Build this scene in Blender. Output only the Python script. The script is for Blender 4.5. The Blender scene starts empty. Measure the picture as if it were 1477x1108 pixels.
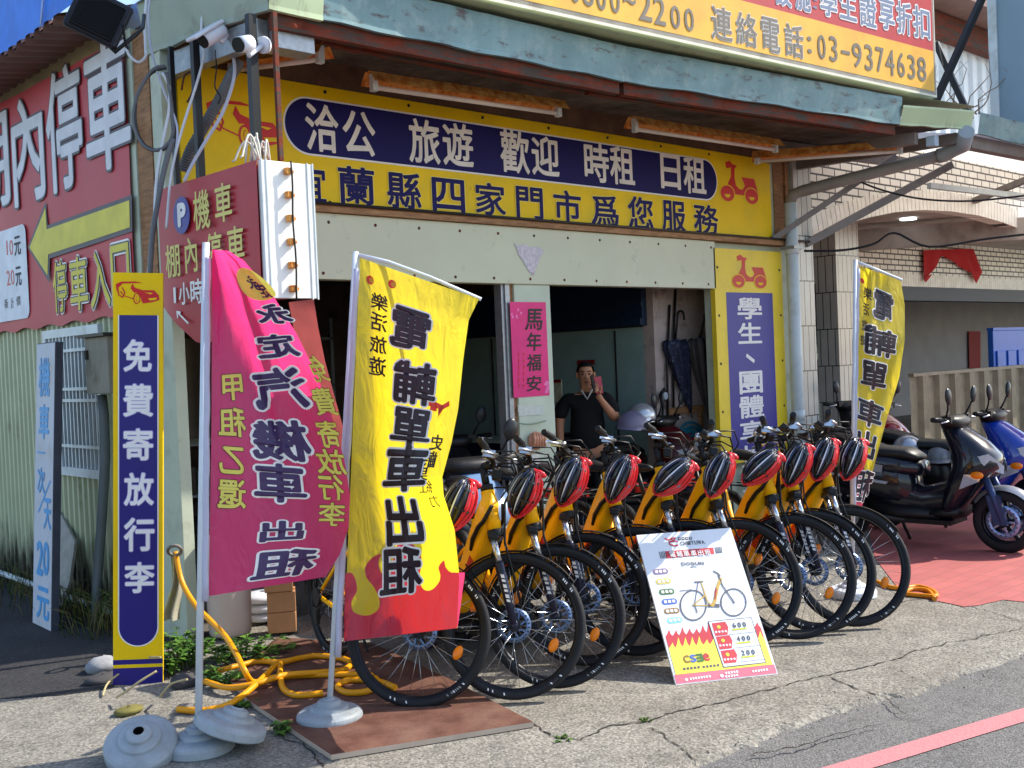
import bpy, bmesh, math, random
import numpy as np
from mathutils import Vector as V, Matrix
R_ = math.radians
sc = bpy.context.scene
COL = sc.collection
random.seed(7)

# ---------------------------------------------------------------- camera (surveyed from the photograph)
CAM = V((-2.951, -6.172, 1.6)); FPX = 1569.47; CX, CY = 738.5, 554.0
RT = V((0.7325, -0.6795, -0.0424)); FW = V((0.6797, 0.7332, -0.0203))
RT.normalize(); FW = (FW - RT * FW.dot(RT)).normalized(); DN = FW.cross(RT).normalized()
cam = bpy.data.cameras.new('camera'); camo = bpy.data.objects.new('camera', cam); COL.objects.link(camo)
cam.sensor_width = 36; cam.lens = 38.254; cam.clip_start = .05; cam.clip_end = 400
bk = -FW; up = -DN
camo.matrix_world = Matrix(((RT.x, up.x, bk.x, CAM.x), (RT.y, up.y, bk.y, CAM.y), (RT.z, up.z, bk.z, CAM.z), (0, 0, 0, 1)))
sc.camera = camo
# ---------------------------------------------------------------- light
SUN = V((.665, -.30, .68)).normalized()
w = bpy.data.worlds.new('World'); sc.world = w; w.use_nodes = True
nt = w.node_tree; bg = nt.nodes['Background']
sky = nt.nodes.new('ShaderNodeTexSky'); sky.sky_type = 'NISHITA'; sky.sun_disc = False
sky.sun_elevation = math.asin(SUN.z); sky.sun_rotation = math.atan2(SUN.x, SUN.y)
nt.links.new(sky.outputs[0], bg.inputs[0]); bg.inputs[1].default_value = .15
sl = bpy.data.lights.new('sun', 'SUN'); sl.energy = 3.4; sl.angle = R_(.53); sl.color = (1, .93, .82)
slo = bpy.data.objects.new('sun', sl); COL.objects.link(slo); slo.rotation_euler = SUN.to_track_quat('Z', 'Y').to_euler()
slo.location = (0, 0, 12)
sc.view_settings.view_transform = 'Standard'; sc.view_settings.look = 'None'
sc.view_settings.exposure = 1.2; sc.view_settings.gamma = 1

# ---------------------------------------------------------------- survey helpers: a sight line meets a real plane of the place
def ray(px, py): return FW * 1 + RT * ((px - CX) / FPX) + DN * ((py - CY) / FPX)
def G(px, py, z=0.): d = ray(px, py); return CAM + d * ((z - CAM.z) / d.z)
def F(px, py, y=0.): d = ray(px, py); return CAM + d * ((y - CAM.y) / d.y)
def S(px, py, x=0.): d = ray(px, py); return CAM + d * ((x - CAM.x) / d.x)
def D(px, py, d): return CAM + ray(px, py) * d
def dep(p): return (V(p) - CAM).dot(FW)

# ---------------------------------------------------------------- mesh helper
ROOTM = {}
class MB:
    def __init__(s): s.v = []; s.f = []; s.mi = []; s.sm = []; s.M = None
    def add(s, vs, fs, mi=0, sm=False):
        b = len(s.v)
        for p in vs: s.v.append(s.M @ V(p) if s.M is not None else V(p))
        for f in fs: s.f.append([i + b for i in f]); s.mi.append(mi); s.sm.append(sm)
        return s
    def bx(s, x0, x1, y0, y1, z0, z1, mi=0):
        vs = [(x0, y0, z0), (x1, y0, z0), (x1, y1, z0), (x0, y1, z0), (x0, y0, z1), (x1, y0, z1), (x1, y1, z1), (x0, y1, z1)]
        return s.add(vs, [(3, 2, 1, 0), (4, 5, 6, 7), (0, 1, 5, 4), (1, 2, 6, 5), (2, 3, 7, 6), (3, 0, 4, 7)], mi)
    def ob(s, o, ux, uy, uz, mi=0):      # box from a corner and three edge vectors
        o = V(o); ux = V(ux); uy = V(uy); uz = V(uz)
        vs = [o, o + ux, o + ux + uy, o + uy, o + uz, o + ux + uz, o + ux + uy + uz, o + uy + uz]
        return s.add(vs, [(3, 2, 1, 0), (4, 5, 6, 7), (0, 1, 5, 4), (1, 2, 6, 5), (2, 3, 7, 6), (3, 0, 4, 7)], mi)
    def bar(s, a, b, w, h, mi=0, upv=(0, 0, 1)):   # rectangular bar between two points
        a = V(a); b = V(b); t = (b - a).normalized(); sd = t.cross(V(upv))
        if sd.length < 1e-4: sd = t.cross(V((1, 0, 0)))
        sd.normalize(); u = sd.cross(t).normalized()
        return s.ob(a - sd * w / 2 - u * h / 2, b - a, sd * w, u * h, mi)
    def tube(s, pts, r, n=8, mi=0, closed=False, sm=True, flat=1.0):
        pts = [V(p) for p in pts]; N = len(pts)
        rs = r if isinstance(r, (list, tuple)) else [r] * N
        T = []
        for i in range(N):
            a = pts[i - 1] if (i > 0 or closed) else pts[i]
            b = pts[(i + 1) % N] if (i < N - 1 or closed) else pts[i]
            t = b - a; T.append(t.normalized() if t.length > 1e-9 else V((0, 0, 1)))
        u = T[0].cross(V((0, 0, 1)))
        if u.length < .05: u = T[0].cross(V((1, 0, 0)))
        u.normalize(); vs = []
        for i in range(N):
            u = (u - T[i] * u.dot(T[i]))
            u = u.normalized() if u.length > 1e-6 else T[i].orthogonal().normalized()
            w_ = T[i].cross(u)
            for k in range(n):
                a = 2 * math.pi * k / n
                vs.append(pts[i] + (u * math.cos(a) + w_ * math.sin(a) * flat) * rs[i])
        fs = []
        for i in range(N if closed else N - 1):
            j = (i + 1) % N
            for k in range(n): fs.append((i * n + k, i * n + (k + 1) % n, j * n + (k + 1) % n, j * n + k))
        s.add(vs, fs, mi, sm)
        if not closed:
            b = len(s.v) - len(vs)
            s.f.append([b + k for k in range(n)][::-1]); s.mi.append(mi); s.sm.append(False)
            s.f.append([b + (N - 1) * n + k for k in range(n)]); s.mi.append(mi); s.sm.append(False)
        return s
    def cyl(s, a, b, r, n=14, mi=0, r2=None): return s.tube([a, b], [r, r if r2 is None else r2], n, mi)
    def lathe(s, prof, o=(0, 0, 0), ax=(0, 0, 1), n=24, mi=0, sm=True, a0=0, a1=2 * math.pi):
        o = V(o); ax = V(ax).normalized(); u = ax.orthogonal().normalized(); w_ = ax.cross(u); full = abs(a1 - a0 - 2 * math.pi) < 1e-6
        m = n if full else n + 1; vs = []
        for (r, h) in prof:
            for k in range(m):
                a = a0 + (a1 - a0) * k / n
                vs.append(o + ax * h + (u * math.cos(a) + w_ * math.sin(a)) * r)
        fs = []
        for i in range(len(prof) - 1):
            for k in range(n): fs.append((i * m + k, i * m + (k + 1) % m, (i + 1) * m + (k + 1) % m, (i + 1) * m + k))
        return s.add(vs, fs, mi, sm)
    def prism(s, poly, o, ux, uy, th, mi=0, side=None):   # outline in a plane given thickness
        o = V(o); ux = V(ux); uy = V(uy); nn = ux.cross(uy).normalized() * th; n = len(poly)
        a = [o + ux * p[0] + uy * p[1] for p in poly]
        s.add(a + [p + nn for p in a], [list(range(n))[::-1], list(range(n, 2 * n))], mi)
        b = len(s.v) - 2 * n
        for i in range(n):
            j = (i + 1) % n; s.f.append([b + i, b + j, b + n + j, b + n + i]); s.mi.append(mi if side is None else side); s.sm.append(False)
        return s
    def ell(s, c, rx, ry, rz, nu=16, nv=10, mi=0, Rm=None, v0=0., v1=1.):
        c = V(c); vs = []
        for j in range(nv + 1):
            t = math.pi * (v0 + (v1 - v0) * j / nv) 
            for i in range(nu):
                a = 2 * math.pi * i / nu
                p = V((rx * math.sin(t) * math.cos(a), ry * math.sin(t) * math.sin(a), rz * math.cos(t)))
                vs.append(c + (Rm @ p if Rm else p))
        fs = [(j * nu + i, (j + 1) * nu + i, (j + 1) * nu + (i + 1) % nu, j * nu + (i + 1) % nu) for j in range(nv) for i in range(nu)]
        return s.add(vs, fs, mi, True)
    def loft(s, secs, mi=0, sm=True, cap=True):           # list of rings with equal counts
        n = len(secs[0]); vs = [V(p) for r in secs for p in r]
        fs = [(i * n + k, i * n + (k + 1) % n, (i + 1) * n + (k + 1) % n, (i + 1) * n + k) for i in range(len(secs) - 1) for k in range(n)]
        if cap: fs += [list(range(n))[::-1], [(len(secs) - 1) * n + k for k in range(n)]]
        return s.add(vs, fs, mi, sm)
    def grid(s, fn, nu, nv, mi=0, sm=True):
        vs = [fn(i / nu, j / nv) for j in range(nv + 1) for i in range(nu + 1)]
        fs = [(j * (nu + 1) + i, j * (nu + 1) + i + 1, (j + 1) * (nu + 1) + i + 1, (j + 1) * (nu + 1) + i) for j in range(nv) for i in range(nu)]
        return s.add(vs, fs, mi, sm)
    def build(s, name, mats, parent=None, loc=None, bevel=0., fixn=True):
        me = bpy.data.meshes.new(name)
        Mi = ROOTM.get(parent.name) if parent else None
        vs = s.v
        if Mi is not None: vs = [Mi @ p for p in vs]
        if loc is not None: vs = [p - V(loc) for p in vs]
        me.from_pydata([tuple(p) for p in vs], [], s.f)
        for m in (mats if isinstance(mats, (list, tuple)) else [mats]): me.materials.append(m)
        me.polygons.foreach_set('material_index', s.mi); me.polygons.foreach_set('use_smooth', s.sm)
        if fixn:
            bm = bmesh.new(); bm.from_mesh(me); bmesh.ops.recalc_face_normals(bm, faces=bm.faces); bm.to_mesh(me); bm.free()
        me.update()
        o = bpy.data.objects.new(name, me); COL.objects.link(o)
        if loc is not None: o.location = loc
        if parent: o.parent = parent; ROOTM[o.name] = ROOTM.get(parent.name)
        if bevel:
            b = o.modifiers.new('bevel', 'BEVEL'); b.width = bevel; b.segments = 2; b.limit_method = 'ANGLE'; b.angle_limit = R_(50)
        return o

def tag(o, label=None, cat=None, group=None, kind=None):
    if label: o['label'] = label
    if cat: o['category'] = cat
    if group: o['group'] = group
    if kind: o['kind'] = kind
    return o
def thing(name, label, cat, loc=(0, 0, 0), rz=0., group=None):
    o = bpy.data.objects.new(name, None); COL.objects.link(o); o.empty_display_size = .1
    o.location = loc; o.rotation_euler = (0, 0, rz)
    ROOTM[o.name] = (Matrix.Translation(V(loc)) @ Matrix.Rotation(rz, 4, 'Z')).inverted()
    return tag(o, label, cat, group)
def copy_tree(o, parent=None):
    c = o.copy(); COL.objects.link(c)
    if parent: c.parent = parent
    for ch in list(o.children): copy_tree(ch, c)
    return c

# ---------------------------------------------------------------- materials
MATS = {}
def lin(c): return tuple((x / 255 / 12.92 if x / 255 <= .04045 else ((x / 255 + .055) / 1.055) ** 2.4) for x in c)
def mat(key, col, rough=.5, metal=0., var=.12, scale=6., bump=0., bscale=80., col2=None, cov=.5, c2scale=4., sharp=.12, spec=.3, coat=0., streak=None, col3=None, c3scale=.8, c3cov=.4, c3sharp=.3, speck=None, basedirt=None):
    """Principled paint, stone or metal: a base colour that wanders a little, an optional second colour in patches (rust, stains, wear), fine relief."""
    if key in MATS: return MATS[key]
    m = bpy.data.materials.new(key); m.use_nodes = True; t = m.node_tree; L = t.links; p = t.nodes['Principled BSDF']
    N = lambda k: t.nodes.new(k)
    c = lin(col); tc = N('ShaderNodeTexCoord')
    p.inputs['Roughness'].default_value = rough; p.inputs['Metallic'].default_value = metal
    p.inputs['Specular IOR Level'].default_value = spec; p.inputs['Coat Weight'].default_value = coat
    n1 = N('ShaderNodeTexNoise'); n1.inputs['Scale'].default_value = scale; n1.inputs['Detail'].default_value = 6
    L.new(tc.outputs['Object'], n1.inputs['Vector'])
    mp = N('ShaderNodeMapRange'); mp.inputs['From Min'].default_value = .3; mp.inputs['From Max'].default_value = .7
    mp.inputs['To Min'].default_value = 1 - var; mp.inputs['To Max'].default_value = 1 + var
    L.new(n1.outputs['Fac'], mp.inputs['Value'])
    vm = N('ShaderNodeVectorMath'); vm.operation = 'SCALE'; vm.inputs[0].default_value = c; L.new(mp.outputs[0], vm.inputs['Scale'])
    outc = vm.outputs[0]
    if col2 is not None:
        n2 = N('ShaderNodeTexNoise'); n2.inputs['Scale'].default_value = c2scale; n2.inputs['Detail'].default_value = 9; n2.inputs['Roughness'].default_value = .65
        if streak:
            mpn = N('ShaderNodeMapping'); mpn.inputs['Scale'].default_value = streak; L.new(tc.outputs['Object'], mpn.inputs['Vector']); L.new(mpn.outputs[0], n2.inputs['Vector'])
        else: L.new(tc.outputs['Object'], n2.inputs['Vector'])
        m2 = N('ShaderNodeMapRange'); e = .5 + (.5 - cov) * .6
        m2.inputs['From Min'].default_value = e - sharp / 2; m2.inputs['From Max'].default_value = e + sharp / 2
        L.new(n2.outputs['Fac'], m2.inputs['Value'])
        mx = N('ShaderNodeMix'); mx.data_type = 'RGBA'; L.new(m2.outputs[0], mx.inputs['Factor']); L.new(outc, mx.inputs['A'])
        mx.inputs['B'].default_value = (*lin(col2), 1); outc = mx.outputs['Result']
    if col3 is not None:
        n4 = N('ShaderNodeTexNoise'); n4.inputs['Scale'].default_value = c3scale; n4.inputs['Detail'].default_value = 10; n4.inputs['Roughness'].default_value = .7; L.new(tc.outputs['Object'], n4.inputs['Vector'])
        m4 = N('ShaderNodeMapRange'); e = .5 + (.5 - c3cov) * .6; m4.inputs['From Min'].default_value = e - c3sharp / 2; m4.inputs['From Max'].default_value = e + c3sharp / 2; L.new(n4.outputs['Fac'], m4.inputs['Value'])
        mx4 = N('ShaderNodeMix'); mx4.data_type = 'RGBA'; L.new(m4.outputs[0], mx4.inputs['Factor']); L.new(outc, mx4.inputs['A']); mx4.inputs['B'].default_value = (*lin(col3), 1); outc = mx4.outputs['Result']
    if basedirt:
        sz = N('ShaderNodeSeparateXYZ'); L.new(tc.outputs['Object'], sz.inputs[0]); n5 = N('ShaderNodeTexNoise'); n5.inputs['Scale'].default_value = 7; n5.inputs['Detail'].default_value = 8; mp5 = N('ShaderNodeMapping'); mp5.inputs['Scale'].default_value = (3, 3, .5); L.new(tc.outputs['Object'], mp5.inputs['Vector']); L.new(mp5.outputs[0], n5.inputs['Vector'])
        a5 = N('ShaderNodeMapRange'); a5.inputs['From Min'].default_value = basedirt[0]; a5.inputs['From Max'].default_value = 0.; L.new(sz.outputs[2], a5.inputs['Value']); s5 = N('ShaderNodeMath'); s5.operation = 'ADD'; L.new(a5.outputs[0], s5.inputs[0]); L.new(n5.outputs['Fac'], s5.inputs[1])
        r5 = N('ShaderNodeMapRange'); r5.inputs['From Min'].default_value = .85; r5.inputs['From Max'].default_value = 1.25; L.new(s5.outputs[0], r5.inputs['Value']); mx5 = N('ShaderNodeMix'); mx5.data_type = 'RGBA'; L.new(r5.outputs[0], mx5.inputs['Factor']); L.new(outc, mx5.inputs['A']); mx5.inputs['B'].default_value = (*lin(basedirt[1]), 1); outc = mx5.outputs['Result']
    if speck:
        vo = N('ShaderNodeTexVoronoi'); vo.inputs['Scale'].default_value = speck; L.new(tc.outputs['Object'], vo.inputs['Vector'])
        sx = N('ShaderNodeSeparateColor'); L.new(vo.outputs['Color'], sx.inputs[0]); mpv = N('ShaderNodeMapRange'); mpv.inputs['To Min'].default_value = .62; mpv.inputs['To Max'].default_value = 1.38; L.new(sx.outputs[0], mpv.inputs['Value'])
        vv = N('ShaderNodeVectorMath'); vv.operation = 'SCALE'; L.new(outc, vv.inputs[0]); L.new(mpv.outputs[0], vv.inputs['Scale']); outc = vv.outputs[0]
    L.new(outc, p.inputs['Base Color'])
    if bump:
        n3 = N('ShaderNodeTexNoise'); n3.inputs['Scale'].default_value = bscale; n3.inputs['Detail'].default_value = 4
        L.new(tc.outputs['Object'], n3.inputs['Vector'])
        b = N('ShaderNodeBump'); b.inputs['Strength'].default_value = bump; b.inputs['Distance'].default_value = .01
        L.new(n3.outputs['Fac'], b.inputs['Height']); L.new(b.outputs[0], p.inputs['Normal'])
    MATS[key] = m; return m
def cloth(key, col, trans=.5, var=.06):
    m = bpy.data.materials.new(key); m.use_nodes = True; t = m.node_tree; L = t.links; t.nodes.remove(t.nodes['Principled BSDF'])
    out = t.nodes['Material Output']; c = (*lin(col), 1)
    df = t.nodes.new('ShaderNodeBsdfDiffuse'); tr = t.nodes.new('ShaderNodeBsdfTranslucent'); gl = t.nodes.new('ShaderNodeBsdfGlossy')
    tc = t.nodes.new('ShaderNodeTexCoord'); nz = t.nodes.new('ShaderNodeTexNoise'); nz.inputs['Scale'].default_value = 9; nz.inputs['Detail'].default_value = 5
    L.new(tc.outputs['Object'], nz.inputs['Vector'])
    mp = t.nodes.new('ShaderNodeMapRange'); mp.inputs['To Min'].default_value = 1 - var; mp.inputs['To Max'].default_value = 1 + var; L.new(nz.outputs['Fac'], mp.inputs['Value'])
    vm = t.nodes.new('ShaderNodeVectorMath'); vm.operation = 'SCALE'; vm.inputs[0].default_value = c[:3]; L.new(mp.outputs[0], vm.inputs['Scale'])
    L.new(vm.outputs[0], df.inputs[0]); L.new(vm.outputs[0], tr.inputs[0])
    gl.inputs['Roughness'].default_value = .45; gl.inputs[0].default_value = (1, 1, 1, 1)
    wv = t.nodes.new('ShaderNodeTexNoise'); wv.inputs['Scale'].default_value = 11; wv.inputs['Detail'].default_value = 5; wv.inputs['Roughness'].default_value = .5; wv.inputs['Distortion'].default_value = 1.2; mw = t.nodes.new('ShaderNodeMapping'); mw.inputs['Scale'].default_value = (1, 1, .35); mw.inputs['Rotation'].default_value = (0, .5, 0)
    L.new(tc.outputs['Object'], mw.inputs['Vector']); L.new(mw.outputs[0], wv.inputs['Vector']); bp = t.nodes.new('ShaderNodeBump'); bp.inputs['Strength'].default_value = .6; bp.inputs['Distance'].default_value = .03; L.new(wv.outputs['Fac'], bp.inputs['Height'])
    for nd in (df, tr, gl): L.new(bp.outputs[0], nd.inputs['Normal'])
    m1 = t.nodes.new('ShaderNodeMixShader'); m1.inputs[0].default_value = trans; L.new(df.outputs[0], m1.inputs[1]); L.new(tr.outputs[0], m1.inputs[2])
    m2 = t.nodes.new('ShaderNodeMixShader'); m2.inputs[0].default_value = .04; L.new(m1.outputs[0], m2.inputs[1]); L.new(gl.outputs[0], m2.inputs[2])
    L.new(m2.outputs[0], out.inputs[0]); MATS[key] = m; return m
def bricks(key, c1, c2, mort, bw, bh, m_=.008, flat=False, bump=.4, rough=.45):
    mm = bpy.data.materials.new(key); mm.use_nodes = True; t = mm.node_tree; L = t.links; p = t.nodes['Principled BSDF']
    tc = t.nodes.new('ShaderNodeTexCoord'); sp = t.nodes.new('ShaderNodeSeparateXYZ'); cb = t.nodes.new('ShaderNodeCombineXYZ'); L.new(tc.outputs['Object'], sp.inputs[0])
    if flat: L.new(sp.outputs[0], cb.inputs[0]); L.new(sp.outputs[1], cb.inputs[1])
    else:
        ad = t.nodes.new('ShaderNodeMath'); ad.operation = 'ADD'; L.new(sp.outputs[0], ad.inputs[0]); L.new(sp.outputs[1], ad.inputs[1]); L.new(ad.outputs[0], cb.inputs[0]); L.new(sp.outputs[2], cb.inputs[1])
    br = t.nodes.new('ShaderNodeTexBrick'); L.new(cb.outputs[0], br.inputs['Vector'])
    br.inputs['Color1'].default_value = (*lin(c1), 1); br.inputs['Color2'].default_value = (*lin(c2), 1); br.inputs['Mortar'].default_value = (*lin(mort), 1)
    br.inputs['Scale'].default_value = 1; br.inputs['Brick Width'].default_value = bw; br.inputs['Row Height'].default_value = bh; br.inputs['Mortar Size'].default_value = m_; br.inputs['Mortar Smooth'].default_value = .1
    nz = t.nodes.new('ShaderNodeTexNoise'); nz.inputs['Scale'].default_value = 3; nz.inputs['Detail'].default_value = 6; L.new(tc.outputs['Object'], nz.inputs['Vector'])
    mp = t.nodes.new('ShaderNodeMapRange'); mp.inputs['To Min'].default_value = .75; mp.inputs['To Max'].default_value = 1.2; L.new(nz.outputs['Fac'], mp.inputs['Value'])
    vm = t.nodes.new('ShaderNodeVectorMath'); vm.operation = 'SCALE'; L.new(br.outputs['Color'], vm.inputs[0]); L.new(mp.outputs[0], vm.inputs['Scale']); L.new(vm.outputs[0], p.inputs['Base Color'])
    b = t.nodes.new('ShaderNodeBump'); b.inputs['Strength'].default_value = bump; b.inputs['Distance'].default_value = .006; b.invert = True; L.new(br.outputs['Fac'], b.inputs['Height']); L.new(b.outputs[0], p.inputs['Normal'])
    p.inputs['Roughness'].default_value = rough; MATS[key] = mm; return mm

# ---------------------------------------------------------------- lettering and flat artwork: laid out in sign coordinates (metres, or cloth u/v)
_gl = {}
def _raw(s):
    if s in _gl: return _gl[s]
    c = bpy.data.curves.new('letters', 'FONT'); c.body = s; c.resolution_u = 3
    o = bpy.data.objects.new('letters', c); COL.objects.link(o)
    m = bpy.data.meshes.new_from_object(o.evaluated_get(bpy.context.evaluated_depsgraph_get()))
    vs = np.array([(v.co.x, v.co.y) for v in m.vertices]).reshape(-1, 2); fs = [tuple(p.vertices) for p in m.polygons]
    bpy.data.objects.remove(o); bpy.data.curves.remove(c); bpy.data.meshes.remove(m)
    _gl[s] = (vs, fs); return _gl[s]
_b = _raw('國')[0]; EMC = (_b.min(0) + _b.max(0)) / 2; EMS = float((_b.max(0) - _b.min(0)).max())
class Art:
    def __init__(s): s.items = []            # (verts2d, faces, material, lift)
    def raw(s, vs, fs, mi, lift): s.items.append((np.asarray(vs, float), fs, mi, lift))
    def char(s, ch, cx, cy, w, h, mi=0, bold=.0, lift=.002, flip=False, out=None, skew=0.):
        vs, fs = _raw(ch)
        if ch.isascii():
            lo, hi = vs.min(0), vs.max(0); v = (vs - (lo + hi) / 2) / (hi - lo).max()
        else: v = (vs - EMC) / EMS
        v = v * np.array([-w if flip else w, h]); v[:, 0] += skew * v[:, 1]
        def ring(r, n, m_, lf):
            s.raw(v + (cx, cy), fs, m_, lf)
            for k in range(n):
                a = 2 * math.pi * k / n
                s.raw(v + (cx + r * w * math.cos(a), cy + r * h * math.sin(a)), fs, m_, lf + .00015 * (k + 1))
        if out: ring(out[1], 12, out[0], lift - .0022)
        if bold: ring(bold, 8, mi, lift)
        else: s.raw(v + (cx, cy), fs, mi, lift)
    def line(s, txt, x0, y0, x1, y1, w, h, **k):   # characters spread from first centre to last centre
        n = max(1, len(txt) - 1)
        for i, ch in enumerate(txt):
            if ch != ' ': s.char(ch, x0 + (x1 - x0) * i / n, y0 + (y1 - y0) * i / n, w, h, **k)
    def text(s, txt, cx, cy, width, height, mi=0, bold=0., lift=.002, out=None):   # a latin string fitted into a box
        vs, fs = _raw(txt); lo, hi = vs.min(0), vs.max(0); v = (vs - (lo + hi) / 2) / (hi - lo) * (width, height)
        def ring(r, n, m_, lf):
            s.raw(v + (cx, cy), fs, m_, lf)
            for k in range(n):
                a = 2 * math.pi * k / n; s.raw(v + (cx + r * math.cos(a), cy + r * math.sin(a)), fs, m_, lf + .00015 * (k + 1))
        if out: ring(out[1], 12, out[0], lift - .0022)
        if bold: ring(bold, 8, mi, lift)
        else: s.raw(v + (cx, cy), fs, mi, lift)
    def poly(s, pts, mi=0, lift=.001): s.raw(pts, [tuple(range(len(pts)))], mi, lift)
    def rect(s, x0, y0, x1, y1, mi=0, lift=.001): s.poly([(x0, y0), (x1, y0), (x1, y1), (x0, y1)], mi, lift)
    def disc(s, cx, cy, rx, ry=None, mi=0, lift=.001, n=28, a0=0., a1=2 * math.pi):
        ry = ry or rx; s.poly([(cx + rx * math.cos(a0 + (a1 - a0) * k / n), cy + ry * math.sin(a0 + (a1 - a0) * k / n)) for k in range(n + (0 if abs(a1 - a0 - 2 * math.pi) < 1e-6 else 1))], mi, lift)
    def rrect(s, x0, y0, x1, y1, r, mi=0, lift=.001, n=8, corners=(1, 1, 1, 1)):
        P = []
        for q, (cx, cy, a) in enumerate(((x1 - r, y1 - r, 0), (x0 + r, y1 - r, 90), (x0 + r, y0 + r, 180), (x1 - r, y0 + r, 270))):
            if corners[q]: P += [(cx + r * math.cos(R_(a + 90 * k / n)), cy + r * math.sin(R_(a + 90 * k / n))) for k in range(n + 1)]
            else: P.append(((x1, y1), (x0, y1), (x0, y0), (x1, y0))[q])
        s.poly(P, mi, lift)
    def stroke(s, pts, w, mi=0, lift=.001):
        for k, (a, b) in enumerate(zip(pts[:-1], pts[1:])):
            a = np.array(a, float); b = np.array(b, float); d = b - a; l = np.hypot(*d) or 1; n = np.array([-d[1], d[0]]) / l * w / 2; e = d / l * w * .3
            s.poly([a - n - e, b - n + e, b + n + e, a + n - e], mi, lift + .0001 * (k % 7))
    def emit(s, mb, fn):                     # fn(x, y, lift) -> world point
        for vs, fs, mi, lf in s.items: mb.add([fn(x, y, lf) for x, y in vs], fs, mi)
        return mb
    def emit_cut(s, mb, fn, su, sv):         # cut along a lattice first, so that it follows folded cloth
        for vs, fs, mi, lf in s.items:
            bm = bmesh.new(); bv = [bm.verts.new((x, y, 0)) for x, y in vs]
            for f in fs:
                try: bm.faces.new([bv[i] for i in f])
                except ValueError: pass
            lo, hi = vs.min(0), vs.max(0)
            for ax, st in ((0, su), (1, sv)):
                k = math.ceil(lo[ax] / st)
                while k * st < hi[ax]:
                    co = (k * st, 0, 0) if ax == 0 else (0, k * st, 0)
                    bmesh.ops.bisect_plane(bm, geom=bm.verts[:] + bm.edges[:] + bm.faces[:], plane_co=co, plane_no=(1, 0, 0) if ax == 0 else (0, 1, 0)); k += 1
            bm.verts.index_update()
            mb.add([fn(v.co.x, v.co.y, lf) for v in bm.verts], [tuple(v.index for v in f.verts) for f in bm.faces], mi, True); bm.free()
        return mb
def plane_fn(o, ux, uy):
    o = V(o); ux = V(ux).normalized(); uy = V(uy); uy = (uy - ux * uy.dot(ux)).normalized(); n = ux.cross(uy)
    return lambda x, y, l: o + ux * x + uy * y + n * l

# ================================================================ SIGN PLANES
class Board:
    """A sign's plane: origin, right and up directions; px() reads where a sight line meets it, in sign metres."""
    def __init__(s, o, ux, uy=(0, 0, 1)):
        s.o = V(o); s.ux = V(ux).normalized(); uy = V(uy); s.uy = (uy - s.ux * uy.dot(s.ux)).normalized(); s.n = s.ux.cross(s.uy)
        s.fn = lambda x, y, l: s.o + s.ux * x + s.uy * y + s.n * l
    def px(s, a, b):
        d = ray(a, b); p = CAM + d * ((s.o - CAM).dot(s.n) / d.dot(s.n)) - s.o
        return p.dot(s.ux), p.dot(s.uy)
    def cb(s, x0, y0, x1, y1):
        xc, yc = (x0 + x1) / 2, (y0 + y1) / 2; c = s.px(xc, yc); a = s.px(x0, yc); b = s.px(x1, yc); t = s.px(xc, y0); u = s.px(xc, y1)
        return c[0], c[1], abs(b[0] - a[0]), abs(t[1] - u[1])
    def chars(s, art, txt, boxes, **k):
        for ch, bx in zip(txt, boxes):
            cx, cy, w_, h = s.cb(*bx); vs, fs = _raw(ch); lo, hi = vs.min(0), vs.max(0)
            if ch not in '一、': # fit the drawn glyph to the measured box
                e = (hi - lo) / EMS; m = ((lo + hi) / 2 - EMC) / EMS; w2, h2 = w_ / e[0], h / e[1]
                if ch.isascii(): art.text(ch, cx, cy, w_ * (.5 if ch == '1' else 1), h, mi=k.get('mi', 0), bold=k.get('bold', 0) * w_, lift=k.get('lift', .002)); continue
                art.char(ch, cx - m[0] * w2, cy - m[1] * h2, w2, h2, **k)
            else: art.char(ch, cx, cy, w_, h, **k)
    def slab(s, mb, x0, y0, x1, y1, th, mi=0): return mb.ob(s.fn(x0, y0, -th), s.ux * (x1 - x0), s.uy * (y1 - y0), s.n * th, mi)

def scooter_mark(art, cx, cy, w_, h, mi=0, bgm=1, lift=.002):     # a little step-through scooter seen from the side
    X = lambda x: cx + (x - .5) * w_; Y = lambda y: cy + (y - .5) * h
    art.poly([(X(.16), Y(.30)), (X(.30), Y(.62)), (X(.31), Y(.84)), (X(.20), Y(.80)), (X(.17), Y(.94)), (X(.28), Y(1.)), (X(.34), Y(.93)), (X(.46), Y(.90)), (X(.40), Y(.82)), (X(.39), Y(.60)), (X(.42), Y(.42)), (X(.50), Y(.34)), (X(.58), Y(.34)), (X(.64), Y(.44)), (X(.56), Y(.64)), (X(.88), Y(.64)), (X(.99), Y(.24)), (X(.60), Y(.20)), (X(.36), Y(.20))], mi, lift)
    for q in (.2, .8):
        art.disc(X(q), Y(.2), .185 * w_, .215 * h, bgm, lift + .0006); art.disc(X(q), Y(.2), .165 * w_, .19 * h, mi, lift + .0012)
        art.disc(X(q), Y(.18), .07 * w_, .08 * h, bgm, lift + .0018, a0=math.pi, a1=2 * math.pi)
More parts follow.
